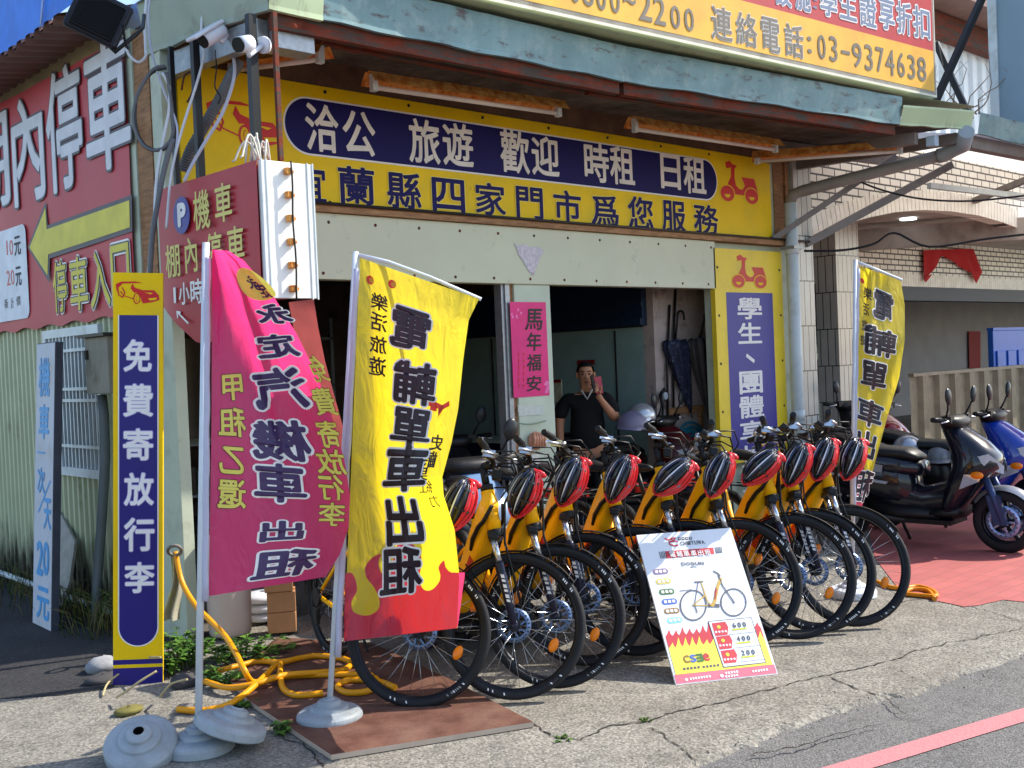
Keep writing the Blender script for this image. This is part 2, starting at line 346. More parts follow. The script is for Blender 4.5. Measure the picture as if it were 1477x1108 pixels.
def car_mark(art, cx, cy, w_, h, mi=0, bgm=1, lift=.002):          # a sports car in a few brush strokes
    X = lambda x: cx + (x - .5) * w_; Y = lambda y: cy + (y - .5) * h
    art.poly([(X(.0), Y(.86)), (X(.12), Y(.98)), (X(.45), Y(1.)), (X(.62), Y(.93)), (X(.40), Y(.92)), (X(.16), Y(.90)), (X(.04), Y(.66)), (X(.03), Y(.5))], mi, lift)
    art.poly([(X(.38), Y(.90)), (X(.44), Y(.72)), (X(.62), Y(.62)), (X(.88), Y(.62)), (X(.99), Y(.40)), (X(1.), Y(.20)), (X(.84), Y(.10)), (X(.62), Y(.04)), (X(.56), Y(.34)), (X(.48), Y(.52)), (X(.42), Y(.50)), (X(.34), Y(.70))], mi, lift + .0002)
    art.poly([(X(.66), Y(.52)), (X(.86), Y(.50)), (X(.80), Y(.44))], bgm, lift + .0008)
    art.poly([(X(.74), Y(.26)), (X(.95), Y(.30)), (X(.92), Y(.20)), (X(.78), Y(.17))], bgm, lift + .0009)
    art.stroke([(X(.10), Y(.56)), (X(.2), Y(.36)), (X(.4), Y(.24)), (X(.56), Y(.12))], h * .035, mi, lift + .0004)
    art.stroke([(X(.05), Y(.7)), (X(.07), Y(.4)), (X(.16), Y(.3)), (X(.21), Y(.5)), (X(.15), Y(.72))], h * .05, mi, lift + .0005)
    art.disc(X(.48), Y(.25), .075 * w_, .24 * h, mi, lift + .001); art.disc(X(.487), Y(.25), .055 * w_, .19 * h, bgm, lift + .0016); art.disc(X(.495), Y(.25), .03 * w_, .13 * h, mi, lift + .0022, n=20); art.disc(X(.50), Y(.25), .024 * w_, .11 * h, bgm, lift + .0028, n=20)

# ---------------------------------------------------------------- paints
YEL = mat('sign_yellow', (232, 192, 6), .45, spec=.15, var=.05, scale=2, col2=(206, 176, 40), cov=.25, c2scale=3, sharp=.4, col3=(150, 124, 30), c3scale=7, c3cov=.10, c3sharp=.2)
NAVY = mat('sign_navy', (22, 16, 82), .5, var=.08, scale=3, spec=.12)
NAVY2 = mat('sign_navy_faded', (52, 50, 138), .42, var=.08, scale=3)
WHITE = mat('sign_white', (226, 224, 222), .45, var=.04)
SRED = mat('sign_red', (196, 26, 26), .4, var=.06)
PINKRED = mat('banner_red', (178, 50, 62), .5, var=.10, scale=2.5, col2=(186, 70, 80), cov=.45, c2scale=1.6, sharp=.5)
DGREY = mat('letter_shadow_grey', (78, 72, 80), .5)
PALE = mat('pale_green_paint', (178, 186, 166), .55, var=.07, scale=4, col2=(140, 138, 118), cov=.2, c2scale=5, sharp=.3)
PALE2 = mat('mint_panel_paint', (192, 194, 168), .45, var=.05, scale=2, col2=(150, 150, 132), cov=.16, c2scale=7, sharp=.2)
WOOD = mat('bare_timber', (150, 108, 72), .7, var=.2, scale=14, col2=(104, 70, 44), cov=.35, c2scale=6, sharp=.3, streak=(1, 1, 9))
WOODH = mat('trim_timber', (158, 118, 80), .7, var=.18, scale=10, col2=(112, 76, 50), cov=.35, c2scale=6, sharp=.3, streak=(1, 9, 9))
GALV = mat('galvanised', (150, 154, 158), .45, .6, var=.15, scale=30)
RUST = mat('rusty_steel', (190, 104, 36), .85, var=.35, scale=20, bump=.4, bscale=90, col2=(234, 176, 96), cov=.5, c2scale=14, sharp=.25)
RUST2 = mat('rusty_channel', (110, 44, 24), .85, var=.3, scale=14, bump=.3, col2=(70, 62, 56), cov=.5, c2scale=6, sharp=.15, streak=(.6, 4, 6))
DARKM = mat('dark_steel', (44, 42, 42), .5, .3, var=.15)
BLACK = mat('black_plastic', (18, 18, 20), .45, var=.1)
TURQ = mat('turquoise_flashing', (112, 142, 146), .5, .1, var=.15, scale=4, col2=(84, 72, 72), cov=.30, c2scale=5, sharp=.12, streak=(1.2, 1.2, 3), col3=(150, 166, 164), c3scale=9, c3cov=.25)
MINT = mat('mint_flashing', (182, 198, 158), .5, var=.08, scale=3, col2=(116, 112, 90), cov=.22, c2scale=4, sharp=.2, streak=(2, 2, .6))
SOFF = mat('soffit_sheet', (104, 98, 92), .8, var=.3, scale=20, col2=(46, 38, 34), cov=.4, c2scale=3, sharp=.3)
CORR = mat('corrugated_green', (176, 182, 150), .45, var=.06, scale=3, col2=(84, 80, 54), cov=.18, c2scale=5, sharp=.25, streak=(1, 1, .5), basedirt=(.75, (40, 38, 28)))
GREYP = mat('grey_pvc', (150, 158, 162), .4, var=.07)
WPVC = mat('pale_pvc', (196, 206, 208), .4, var=.06, scale=5, col2=(150, 150, 140), cov=.2, sharp=.3)
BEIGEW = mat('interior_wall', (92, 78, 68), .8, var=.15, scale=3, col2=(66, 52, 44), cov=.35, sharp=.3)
TEALW = mat('interior_green_panel', (132, 156, 150), .55, var=.06)
DBLUE = mat('dark_blue_shutter', (20, 38, 62), .5, var=.12)
CONC = mat('weathered_concrete', (136, 132, 123), .92, var=.28, scale=60, bump=.8, bscale=70, col2=(106, 101, 92), cov=.42, c2scale=1.7, sharp=.45, col3=(84, 82, 76), c3scale=5.5, c3cov=.26, c3sharp=.3, speck=95)
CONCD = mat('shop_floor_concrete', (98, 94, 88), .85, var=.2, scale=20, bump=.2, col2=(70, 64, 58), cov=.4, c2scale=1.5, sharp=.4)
ASPH = mat('asphalt', (98, 97, 96), .92, var=.3, scale=90, bump=.8, bscale=120, col2=(112, 110, 106), cov=.4, c2scale=1.5, sharp=.5, col3=(70, 69, 68), c3scale=4, c3cov=.2, speck=150)
CRACKM = mat('crack_dark', (46, 43, 38), .95)
GLASSD = mat('dark_glass', (34, 42, 46), .08, var=.1)

# ================================================================ GROUND
EDGE = [(-14, -1.68), (-4, -2.93), (-2, -3.17), (.29, -3.46), (2.86, -3.80), (6, -4.2), (14, -5.2), (30, -7.2)]
def edge_y(x):
    for a, b in zip(EDGE[:-1], EDGE[1:]):
        if a[0] <= x <= b[0]: return a[1] + (b[1] - a[1]) * (x - a[0]) / (b[0] - a[0])
    return EDGE[-1][1]
mb = MB(); mb.bx(-60, 120, -60, 60, -.5, -.018, 0); tag(mb.build('road', ASPH), kind='structure')
rnd = random.Random(3); xs = []; x = -14.
while x < 26: xs.append(x); x += rnd.uniform(.03, .09) if -1 < x < 5 else .35
ed = []; wob = 0
for x in xs:
    wob = wob * .85 + rnd.uniform(-.022, .022); ed.append((x, edge_y(x) + wob + rnd.uniform(-.006, .006)))
mb = MB(); n = len(ed)
mb.add([(a, b, 0) for a, b in ed] + [(26, 30, 0), (-14, 30, 0)], [list(range(n + 2))], 0)
mb.add([(a, b, 0) for a, b in ed] + [(a + rnd.uniform(-.01, .01), b - rnd.uniform(.02, .06), -.020) for a, b in ed], [(i, i + 1, n + i + 1, n + i) for i in range(n - 1)], 0)
tag(mb.build('forecourt_pavement', CONC), kind='structure')
LINEM = mat('red_line_paint', (180, 116, 118), .8, var=.12, scale=60, col2=(120, 100, 96), cov=.16, c2scale=40, sharp=.15, bump=.4, bscale=120)
mb = MB(); d = V((1.245, -.305, 0)).normalized(); o = V((.66, -3.93, -.014)); nn = V((d.y, -d.x, 0))
P = [o - d * 6, o + d * 24]; mb.add([P[0] - nn * .056, P[1] - nn * .056, P[1] + nn * .056, P[0] + nn * .056], [(0, 1, 2, 3)]); tag(mb.build('road_line_marking', LINEM), kind='structure')
REDP = bricks('red_pavers', (168, 88, 84), (158, 80, 78), (136, 78, 72), .22, .11, .004, flat=True, bump=.25, rough=.8)
mb = MB(); q = [G(1262, 806), G(1303, 859), G(1345, 866), G(1391, 876), G(1411, 874), G(1447, 866), G(1477, 869)]
q = [V((p.x, p.y, .004)) for p in q] + [V((6.5, -4.2, .004)), V((14, -4.9, .004)), V((14, -.5, .004)), V((6.4, -.9, .004))]
mb.add(q, [list(range(len(q)))]); tag(mb.build('red_pavement', REDP), kind='structure')
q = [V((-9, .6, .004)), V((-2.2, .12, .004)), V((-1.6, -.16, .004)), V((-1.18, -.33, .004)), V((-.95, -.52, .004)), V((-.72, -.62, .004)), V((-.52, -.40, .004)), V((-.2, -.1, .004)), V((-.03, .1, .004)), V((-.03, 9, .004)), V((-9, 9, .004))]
mb = MB(); mb.add(q, [list(range(len(q)))]); tag(mb.build('side_lane_shade', mat('side_lane_asphalt_shade', (46, 45, 48), .95, var=.3, scale=60, bump=.8, bscale=90, col2=(58, 57, 56), cov=.35, c2scale=3, sharp=.4, speck=120)), kind='structure')  # dark asphalt with shade painted into its colour, outline cut along the shadow edge
def crack(pts, w0=.008, w1=.004, seed=0):
    r = random.Random(seed); P = [G(*p) for p in pts]; out = []
    for a, b in zip(P[:-1], P[1:]):
        m = max(2, int((b - a).length / .025))
        for k in range(m): out.append(a.lerp(b, k / m))
    out.append(P[-1]); L_ = []; R2 = []; wv = 0
    for i, p in enumerate(out):
        t = (out[min(i + 1, len(out) - 1)] - out[max(i - 1, 0)]).normalized(); nn = V((t.y, -t.x, 0)); wv = wv * .7 + r.uniform(-.012, .012)
        ww = (w0 + (w1 - w0) * i / len(out)) * r.uniform(.35, 1.6) / 2 * (0.1 if i in (0, len(out) - 1) else 1)
        c = p + nn * wv; c.z = .0035; L_.append(c - nn * ww); R2.append(c + nn * ww)
    k = len(L_); m = MB(); m.add(L_ + R2, [(i, i + 1, k + i + 1, k + i) for i in range(k - 1)]); tag(m.build('pavement_crack', CRACKM), kind='structure')
crack([(762, 1040), (800, 1064), (840, 1070), (875, 1046), (930, 1043), (975, 1027), (1036, 1013), (1100, 998), (1147, 986), (1194, 976), (1257, 962), (1315, 942), (1363, 928), (1410, 920), (1458, 910), (1477, 906)], .009, .006, 1)
crack([(1194, 976), (1247, 997), (1284, 1012), (1313, 1033)], .009, .005, 2)
crack([(935, 1050), (985, 1078), (1010, 1100)], .007, .004, 3)
crack([(1080, 1091), (1150, 1078), (1205, 1057), (1273, 1046)], .012, .006, 4)
crack([(1365, 866), (1420, 880), (1477, 897)], .006, .004, 6)
crack([(1290, 872), (1345, 862), (1400, 880)], .006, .004, 7)
crack([(395, 1060), (430, 1075), (470, 1108)], .007, .006, 8)

# ================================================================ SHOP BUILDING
shop = thing('shop_building', 'corner rental shop with pale green beam, open front and metal canopy over the bikes', 'shop', (0, 0, 0))
def part(name, m, mats, parent=None, label=None, bevel=0.):
    o = m.build(name, mats, parent or shop, bevel=bevel)
    if label: o['label'] = label
    return o
# corrugated side wall (plane x = 0), left round the barred window
def corr_profile(a, b, pitch, dep_):
    out = []; y = a
    while y < b: out += [(y, 0), (y + pitch * .42, 0), (y + pitch * .55, dep_), (y + pitch * .87, dep_)]; y += pitch
    return [(p, q) for p, q in out if p <= b]
mb = MB()
def corr(a, b, z0, z1):
    pr = corr_profile(a, b, .092, -.022); k = len(pr); m0 = [(q, p, z0) for p, q in pr]; m1 = [(q, p, z1) for p, q in pr]
    mb.add(m0 + m1, [(i, i + 1, k + i + 1, k + i) for i in range(k - 1)])
corr(.42, 1.0, .0, .93); corr(2.02, 7.0, .0, 3.75); corr(1.0, 2.02, .0, .93); corr(.42, 2.02, 1.97, 3.7); corr(.42, .99, .93, 1.97)
part('side_wall', mb, CORR)
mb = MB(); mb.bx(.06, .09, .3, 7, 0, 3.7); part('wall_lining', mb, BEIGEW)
win = MB(); win.bx(-.04, .03, 1.0, 1.06, .93, 1.97); win.bx(-.04, .03, 1.96, 2.02, .93, 1.97); win.bx(-.05, .03, 1.06, 1.96, .93, .99); win.bx(-.04, .03, 1.06, 1.96, 1.91, 1.97)
winp = part('window', win, WPVC)
m = MB(); m.bx(.035, .045, 1.06, 1.96, .99, 1.91); part('pane', m, GLASSD, winp)
for k in range(13):
    m = MB(); m.bx(-.036, -.02, 1.095 + k * .066, 1.113 + k * .066, .99, 1.91); part('bar', m, WPVC, winp)
for z in (1.13, 1.45, 1.53, 1.80):
    m = MB(); m.bx(-.046, -.037, 1.06, 1.96, z, z + .022); part('crossbar', m, WPVC, winp)
# corner
mb = MB(); mb.bx(-.03, .03, .30, .42, 0, 3.75); part('corner_trim', mb, PALE)
mb = MB(); mb.bx(-.022, .02, .092, .295, 2.2, 3.72); part('timber_board', mb, WOOD)
mb = MB(); mb.bx(-.015, .06, -.05, .09, 0, 3.7); mb.bx(-.012, .0, .09, .3, 0, 2.2); part('corner_column', mb, PALE, bevel=.004)
# facade
mb = MB(); mb.bx(.05, 5.36, -.05, .06, 2.2, 2.64); part('header_beam', mb, PALE2, bevel=.004)
sc_ = MB()
for k in range(14): sc_.lathe([(0, .004), (.011, .003), (.012, 0)], (.3 + k * .38, -.05, 2.24), (0, -1, 0), 8); sc_.lathe([(0, .004), (.011, .003), (.012, 0)], (.36 + k * .38, -.05, 2.58), (0, -1, 0), 8)
part('screw_head', sc_, RUST2)
mb = MB(); mb.bx(.05, 6.72, -.085, .05, 2.643, 2.69); part('timber_trim', mb, WOODH)
mb = MB(); mb.cyl((.1, -.1, 2.695), (6.9, -.1, 2.70), .011, 8); part('conduit', mb, DARKM)
mb = MB(); mb.bx(.05, 6.7, -.02, .1, 3.488, 3.66); part('soffit_board', mb, mat('soffit_brown', (104, 78, 58), .75, var=.2, scale=9, col2=(70, 50, 38), cov=.4, sharp=.4))
mb = MB(); mb.bx(.05, 6.7, .0, .06, 2.69, 3.488); part('front_wall', mb, PALE)
PILM = mat('pillar_paint', (184, 194, 174), .6, var=.07, scale=5, col2=(120, 104, 84), cov=.2, c2scale=9, sharp=.12, streak=(1, 1, .6))
mb = MB(); mb.bx(2.80, 3.19, -.03, .16, 0, 2.2); part('front_pillar', mb, PILM, bevel=.004)
mb = MB(); mb.bx(2.72, 2.765, -.015, .1, 0, 2.2); mb.bx(2.69, 2.718, .0, .08, 0, 2.2); part('aluminium_jamb', mb, GALV)
mb = MB(); mb.bx(2.766, 2.799, -.01, .12, 0, 2.2); part('timber_jamb', mb, WOOD)
PIERM = mat('pier_tile', (166, 150, 142), .5, var=.12, scale=5, col2=(86, 70, 60), cov=.28, c2scale=6, sharp=.2)
mb = MB(); mb.bx(5.0, 6.7, .42, .55, 0, 2.7); part('inner_pier', mb, PIERM)
mb = MB(); mb.bx(5.37, 6.7, .02, .1, 0, 2.64); part('pier_front', mb, PALE)
mb = MB(); mb.bx(5.0, 5.05, .55, 5.2, 0, 1.88); part('green_partition', mb, TEALW)
mb = MB()
for k in range(5): mb.bx(4.985, 4.999, .9 + k * .9, .912 + k * .9, .02, 1.86)
part('partition_seam', mb, DARKM)
mb = MB(); mb.bx(4.93, 5.02, .5, 5.2, 1.89, 2.32); mb.bx(4.90, 4.93, .5, 5.2, 1.90, 1.96); mb.bx(4.915, 4.93, .5, 5.2, 2.08, 2.11); part('roller_shutter', mb, DBLUE)
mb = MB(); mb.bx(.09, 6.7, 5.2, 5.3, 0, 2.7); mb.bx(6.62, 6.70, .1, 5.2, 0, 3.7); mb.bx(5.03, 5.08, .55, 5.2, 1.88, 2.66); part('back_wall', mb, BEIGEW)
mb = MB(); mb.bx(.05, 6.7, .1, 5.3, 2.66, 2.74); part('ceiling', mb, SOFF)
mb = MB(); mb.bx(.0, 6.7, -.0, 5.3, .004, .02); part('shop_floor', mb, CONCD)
mb = MB(); mb.bx(.0, 6.9, .05, 7, 3.75, 3.9); part('roof', mb, GALV)
CURT = mat('curtain_cloth', (104, 92, 80), .9, var=.15)
mb = MB(); mb.grid(lambda u, v: V((1.75 + u * 1.15, 3.4 + .05 * math.sin(u * 30), 1.95 - v * .95)), 50, 4); part('curtain', mb, CURT)
# tiled column and pipe at the right end
TILE = bricks('column_tile', (190, 188, 180), (178, 176, 168), (44, 42, 42), .105, .46, .006, bump=.3, rough=.25)
mb = MB(); mb.bx(6.70, 7.02, -.06, .3, 0, 3.7); part('tiled_column', mb, TILE)
mb = MB(); mb.bx(6.60, 6.66, -.03, .02, 2.69, 3.6); mb.bx(6.42, 6.595, -.012, 0, 2.69, 3.5); part('timber_edge', mb, WOOD)
# canopy
cz = 3.53
C0 = G(388, 13, cz); C1 = G(900, 117, cz); C2 = G(1298, 180, cz); C3 = G(1400, 187, cz - .01); CL = G(212, 79, cz)
def fascia(m, pts, h0, h1, out=.03, mi=0, lip=.03):
    for a, b in zip(pts[:-1], pts[1:]):
        t = (b - a).normalized(); nn = V((t.y, -t.x, 0)); N_ = max(2, int((b - a).length / .12)); rr = random.Random(int(a.x * 100))
        def fn(u, v):
            p = a.lerp(b, u); h = h0 if v < 0 else h1
            z = [0, 0, .1, .9, 1.0, 1.0][int(round(v * 5))] * h1; o_ = [-lip, 0, 0, out, out, out - lip][int(round(v * 5))]
            return p + nn * (o_ + .004 * math.sin(u * 40)) + V((0, 0, z + (0.006 * math.sin(u * 23 + a.x) if v < .3 else 0)))
        m.grid(fn, N_, 5, mi, False)
mb = MB(); fascia(mb, [C0.lerp(C1, .12), C1, C2], 0, .235); part('front_fascia', mb, TURQ)
mb = MB(); fascia(mb, [C0, C0.lerp(C1, .12)], 0, .24, .034); part('end_flashing', mb, MINT); mb = MB(); fascia(mb, [C2, C3], 0, .16, .05); part('end_flashing', mb, MINT)
mb = MB(); fascia(mb, [CL, C0], 0, .30, .05); part('side_fascia', mb, mat('side_fascia_paint', (150, 162, 146), .5, var=.08, col2=(110, 100, 84), cov=.2, sharp=.25))
mb = MB(); up_ = V((0, 0, .31)); mb.add([CL + V((-.08, .02, .29)), C0 + V((-.08, -.06, .29)), C0.lerp(C1, .5) + V((0, -.06, .28)), C0 + V((.4, 1.4, .5)), CL + V((.2, .3, .5))], [(0, 1, 2, 3, 4)])
mb.add([C0 + V((-.05, -.05, .262)), C2 + V((0, -.05, .25)), C3 + V((.05, -.06, .2)), V((7.3, .2, 3.95)), V((.1, .4, 3.95))], [(0, 1, 2, 3, 4)]); part('canopy_sheet', mb, MINT)
mb = MB()
S0 = [C0 + V((.03, .05, .03)), C1 + V((0, .05, .03)), C2 + V((0, .05, .03)), C3 + V((-.05, .1, .03)), V((6.95, .0, 3.66)), V((.1, .0, 3.66))]
mb.add(S0 + [p + V((0, 0, .02)) for p in S0], [(0, 1, 2, 3, 4, 5), (11, 10, 9, 8, 7, 6)]); part('soffit', mb, SOFF)
mb = MB()
for a, b in ((C0, C1), (C1, C2)):
    a2 = a + V((.05, .07, -.03)); b2 = b + V((0, .07, -.03)); mb.bar(a2, b2, .05, .10)
    mb.bar(a2 + V((0, .33, .05)), b2 + V((0, .33, .05)), .06, .05)
part('rusty_channel', mb, RUST2)
mb = MB(); mb.bar(V((.04, .20, 3.45)), V((.16, -.94, 3.45)), .07, .14); mb.bx(.20, .45, -1.0, -.86, 3.36, 3.53); part('galvanised_beam', mb, GALV, bevel=.003)
SQT = mat('grey_square_tube', (126, 118, 114), .55, .2, var=.15, scale=9)
for a, b, t_ in (((1115, 345, 6.40, 0), (1292, 226, 0, 0), .055), ((1162, 352, 0, 0), (1372, 238, 0, 0), .075)):
    m = MB(); p0 = F(a[0], a[1], -.05); p1 = G(b[0], b[1], 3.47); m.bar(p0, p1, t_, t_); part('canopy_strut', m, SQT)
m = MB(); m.bar(V((6.3, -.03, 3.50)), V((6.45, -1.5, 3.45)), .09, .10); m.bar(V((6.8, -.03, 3.48)), V((6.85, -1.7, 3.46)), .07, .10); m.bar(V((6.0, -.2, 3.58)), V((8.4, -.5, 3.56)), .06, .1); part('canopy_beam', m, SQT)
m = MB(); m.bx(6.55, 6.63, -1.62, -1.54, 3.38, 3.47); part('lamp_box', m, mat('lamp_box_white', (170, 186, 198), .3))
# roof of the shed behind the red banner: corrugated eaves and blue tarpaulin
ROOFM = mat('eave_sheet', (120, 92, 84), .6, var=.15, scale=4)
m = MB()
pr = corr_profile(.42, 7.0, .16, .03); k = len(pr)
a_ = [(-.42, p, 3.80 - q) for p, q in pr]; b_ = [(.3, p, 4.02 - q) for p, q in pr]; c_ = [(-.42, p, 3.785 - q) for p, q in pr]; d_ = [(.1, p, 3.86 - q) for p, q in pr]
m.add(a_ + b_, [(i, i + 1, k + i + 1, k + i) for i in range(k - 1)]); m.add(c_ + d_, [(i, i + 1, k + i + 1, k + i) for i in range(k - 1)]); part('shed_eave', m, ROOFM)
m = MB(); m.bx(-.04, .0, .42, 7, 3.70, 3.86); part('eave_trim', m, mat('eave_trim_tan', (140, 124, 90), .7, var=.2))

# ================================================================ SIGNS
def sign(name, label, cat, loc, group=None): return thing(name, label, cat, loc, group=group)
def art_part(root, name, art, fn, mats): return art.emit(MB(), fn).build(name, mats, root, fixn=False)
# --- shop front sign
FB = Board((0, -.03, 0), (1, 0, 0)); t = sign('shop_sign', 'long yellow sign with dark blue stripe across the shop front', 'sign', (3.2, 0, 2.69))
m = MB(); FB.slab(m, .10, 2.692, 6.335, 3.485, .025); part('panel', m, YEL, t)
a = Art(); p0 = F(411, 185, -.03); p1 = F(1033, 253, -.03); zt = F(440, 142, -.03).z; zb = F(451, 222, -.03).z; r_ = (zt - zb) / 2
a.rrect(p0.x - .012, zb - .012, p1.x + .012, zt + .012, r_ + .01, 1, .0015, 14); a.rrect(p0.x, zb, p1.x, zt, r_, 0, .003, 14)
art_part(t, 'name_stripe', a, FB.fn, [NAVY, WHITE])
R1 = [(441, 152, 487, 218), (495, 162, 540, 223), (590, 174, 633, 235), (639, 179, 681, 239), (722, 190, 762, 249), (767, 198, 805, 253), (843, 208, 877, 262), (880, 213, 914, 266), (953, 223, 980, 272), (986, 227, 1017, 279)]
R2b = [(432, 239, 469, 291), (489, 242, 539, 294), (559, 250, 606, 301), (624, 259, 669, 305), (686, 265, 728, 310), (745, 271, 782, 316), (799, 276, 837, 320), (853, 283, 891, 325), (906, 285, 941, 330), (955, 291, 988, 334), (1001, 296, 1035, 338)]
a = Art(); FB.chars(a, '洽公旅遊歡迎時租日租', R1, mi=0, bold=.022, lift=.005); art_part(t, 'white_lettering', a, FB.fn, [mat('letter_cream', (220, 212, 204), .5)])
a = Art(); FB.chars(a, '宜蘭縣四家門市爲您服務', R2b, mi=0, bold=.024, lift=.005, out=(1, .045)); art_part(t, 'navy_lettering', a, FB.fn, [NAVY, mat('letter_rim_yellow', (236, 214, 110), .5)])
a = Art(); c_ = FB.cb(1037, 234, 1095, 293); scooter_mark(a, c_[0], c_[1], c_[2], c_[3]); art_part(t, 'scooter_emblem', a, FB.fn, [SRED, YEL])
a = Art(); c_ = FB.cb(300, 148, 407, 212); car_mark(a, c_[0], c_[1], c_[2], c_[3]); art_part(t, 'car_emblem', a, FB.fn, [SRED, YEL])
m = MB()
for k in range(9):
    for z in (3.45, 2.715): m.lathe([(0, .006), (.012, .004), (.013, 0)], (.45 + k * .7, -.031, z), (0, -1, 0), 8)
part('screw_head', m, DARKM, t)
# --- right pier sign
o_ = F(1029, 363, -.05); RB = Board((o_.x, -.05, .55), (1, 0, 0)); t = sign('pier_sign', 'tall yellow and faded blue vertical sign beside the drainpipe', 'sign', (6., 0, .55))
W_ = F(1127, 367, -.05).x - o_.x; H_ = 2.58 - .55
m = MB(); RB.slab(m, 0, 0, W_, H_, .05); part('panel', m, mat('sign_yellow_b', (226, 196, 44), .4, var=.05, scale=3, col2=(196, 168, 60), cov=.2, sharp=.4), t)
a = Art(); x0 = RB.px(1047, 421)[0]; x1, y1 = RB.px(1114, 423); a.rect(x0, .0 + .05, x1, y1, 0, .001)
art_part(t, 'blue_field', a, RB.fn, [NAVY2])
a = Art(); RB.chars(a, '學生團體享折扣', [(1064, 430, 1098, 460), (1065, 466, 1098, 495), (1067, 536, 1099, 567), (1067, 571, 1101, 602), (1068, 607, 1103, 638), (1069, 642, 1104, 672), (1070, 677, 1105, 707)], mi=0, bold=.024, lift=.003)
a.stroke([RB.px(1077, 513), RB.px(1087, 521)], .035, 0, .003); art_part(t, 'lettering', a, RB.fn, [WHITE])
a = Art(); c_ = RB.cb(1054, 368, 1107, 416); scooter_mark(a, c_[0], c_[1], c_[2], c_[3]); art_part(t, 'scooter_emblem', a, RB.fn, [SRED, YEL])
m = MB()
for z in (.5, .95, 1.4, 1.85):
    for x in (.05, W_ - .05): m.lathe([(0, .006), (.012, .004), (.013, 0)], RB.fn(x, z, 0), (0, -1, 0), 8)
part('screw_head', m, DARKM, t)
# --- free-standing post sign by the corner
o_ = G(163, 990); e_ = G(235, 984); u_ = (e_ - o_); W_ = u_.length; u_.normalize()
tl = D(163, 393, dep(o_)); v_ = (tl - o_).normalized(); u_ = (u_ - v_ * u_.dot(v_)).normalized(); PB = Board(o_, u_, tl - o_); H_ = PB.px(163, 393)[1]
t = sign('post_sign', 'tall narrow yellow and navy sign standing on the ground at the shop corner', 'sign', tuple(o_))
m = MB(); PB.slab(m, 0, .0, W_, H_, .025); part('panel', m, YEL, t, bevel=.002)
a = Art(); x0, y0 = PB.px(172, 932); x1, y1 = PB.px(227, 455); a.rrect(x0 - .006, y0 - .006, x1 + .006, y1, (x1 - x0) / 2 + .005, 1, .001, 12, (0, 0, 1, 1)); a.rrect(x0, y0, x1, y1, (x1 - x0) / 2, 0, .0018, 12, (0, 0, 1, 1))
ya = PB.px(200, 963)[1]; a.rect(0, .004, W_, ya, 0, .001); yb = PB.px(200, 951)[1]; yc = PB.px(200, 958)[1]; a.rect(0, yc, W_, yb, 0, .001)
art_part(t, 'navy_field', a, PB.fn, [mat('post_navy', (30, 22, 110), .3, var=.06), WHITE])
a = Art(); PB.chars(a, '免費寄放行李', [(179, 491, 218, 535), (179, 555, 220, 600), (179, 619, 220, 663), (180, 683, 221, 728), (180, 748, 222, 794), (181, 812, 222, 854)], mi=0, bold=.024, lift=.0045, out=(1, .05))
art_part(t, 'lettering', a, PB.fn, [WHITE, mat('letter_rim_lilac', (150, 140, 200), .5)])
a = Art(); c_ = PB.cb(167, 406, 230, 439); car_mark(a, c_[0], c_[1], c_[2], c_[3]); art_part(t, 'car_emblem', a, PB.fn, [SRED, YEL])
# --- big red banner on the side wall
WB = Board((-.06, 3.4, 0), (0, -1, 0)); t = sign('wall_banner', 'huge faded red parking banner with yellow arrow on the corrugated side wall', 'banner', (0, 1.8, 2.0))
r_ = random.Random(5); m = MB()
def wbf(u, v):
    y = 3.4 - u * 3.04; top = 3.70 + .06 * (y - .35) / 2.4
    return V((-.05 - .003 * math.sin(u * 21 + v * 3) - .003 * math.sin(v * 9 + u * 5), y, 2.0 + .012 * math.sin(u * 40) * (1 - v) + v * (top - 2.0)))
m.grid(wbf, 60, 16); part('banner_sheet', m, PINKRED, t)
wl = lambda x, y, l: WB.fn(x, y, l - .001)
a = Art(); WB.chars(a, '棚內停車', [(-48, 170, 11, 305), (18, 140, 62, 292), (67, 98, 117, 273), (122, 57, 185, 244)], mi=0, bold=.018, lift=.004, out=(1, .04)); art_part(t, 'big_lettering', a, wl, [mat('banner_white', (206, 206, 212), .5), DGREY])
a = Art(); P = [WB.px(*q) for q in ((43, 357), (66, 300), (68, 331), (187, 289), (188, 328), (70, 367), (69, 397))]; cx_ = WB.px(100, 345)
a.poly([WB.px(*q) for q in ((40, 357), (66, 291), (69, 325), (190, 281), (191, 334), (72, 373), (71, 408))], 1, .002); a.poly(P, 0, .004); art_part(t, 'arrow', a, wl, [mat('arrow_yellow', (206, 192, 60), .5), DGREY])
a = Art(); WB.chars(a, '停車入口', [(78, 377, 97, 450), (102, 371, 127, 447), (131, 363, 159, 443), (162, 353, 188, 440)], mi=0, bold=.012, lift=.0075, out=(1, .035))
WB.chars(a, '停車入口', [(78, 377, 97, 450), (102, 371, 127, 447), (131, 363, 159, 443), (162, 353, 188, 440)], mi=2, bold=.065, lift=.003); art_part(t, 'yellow_lettering', a, wl, [mat('arrow_yellow', (206, 192, 60)), DGREY, WHITE])
a = Art(); x1, yt = WB.px(36, 318); yb = WB.px(20, 462)[1]; a.rrect(x1 - 1.2, yb, x1, yt - .02, .07, 0, .002)
WB.chars(a, '10', [(9, 347, 12, 368), (14, 346, 19, 368)], mi=1, lift=.004); WB.chars(a, '20', [(10, 390, 15, 412), (16, 389, 21, 411)], mi=1, lift=.004)
WB.chars(a, '元元', [(21, 341, 30, 368), (23, 385, 31, 412)], mi=2, bold=.02, lift=.004); WB.chars(a, '新計價', [(7, 431, 12, 445), (16, 429, 20, 445), (24, 427, 30, 441)], mi=2, lift=.004)
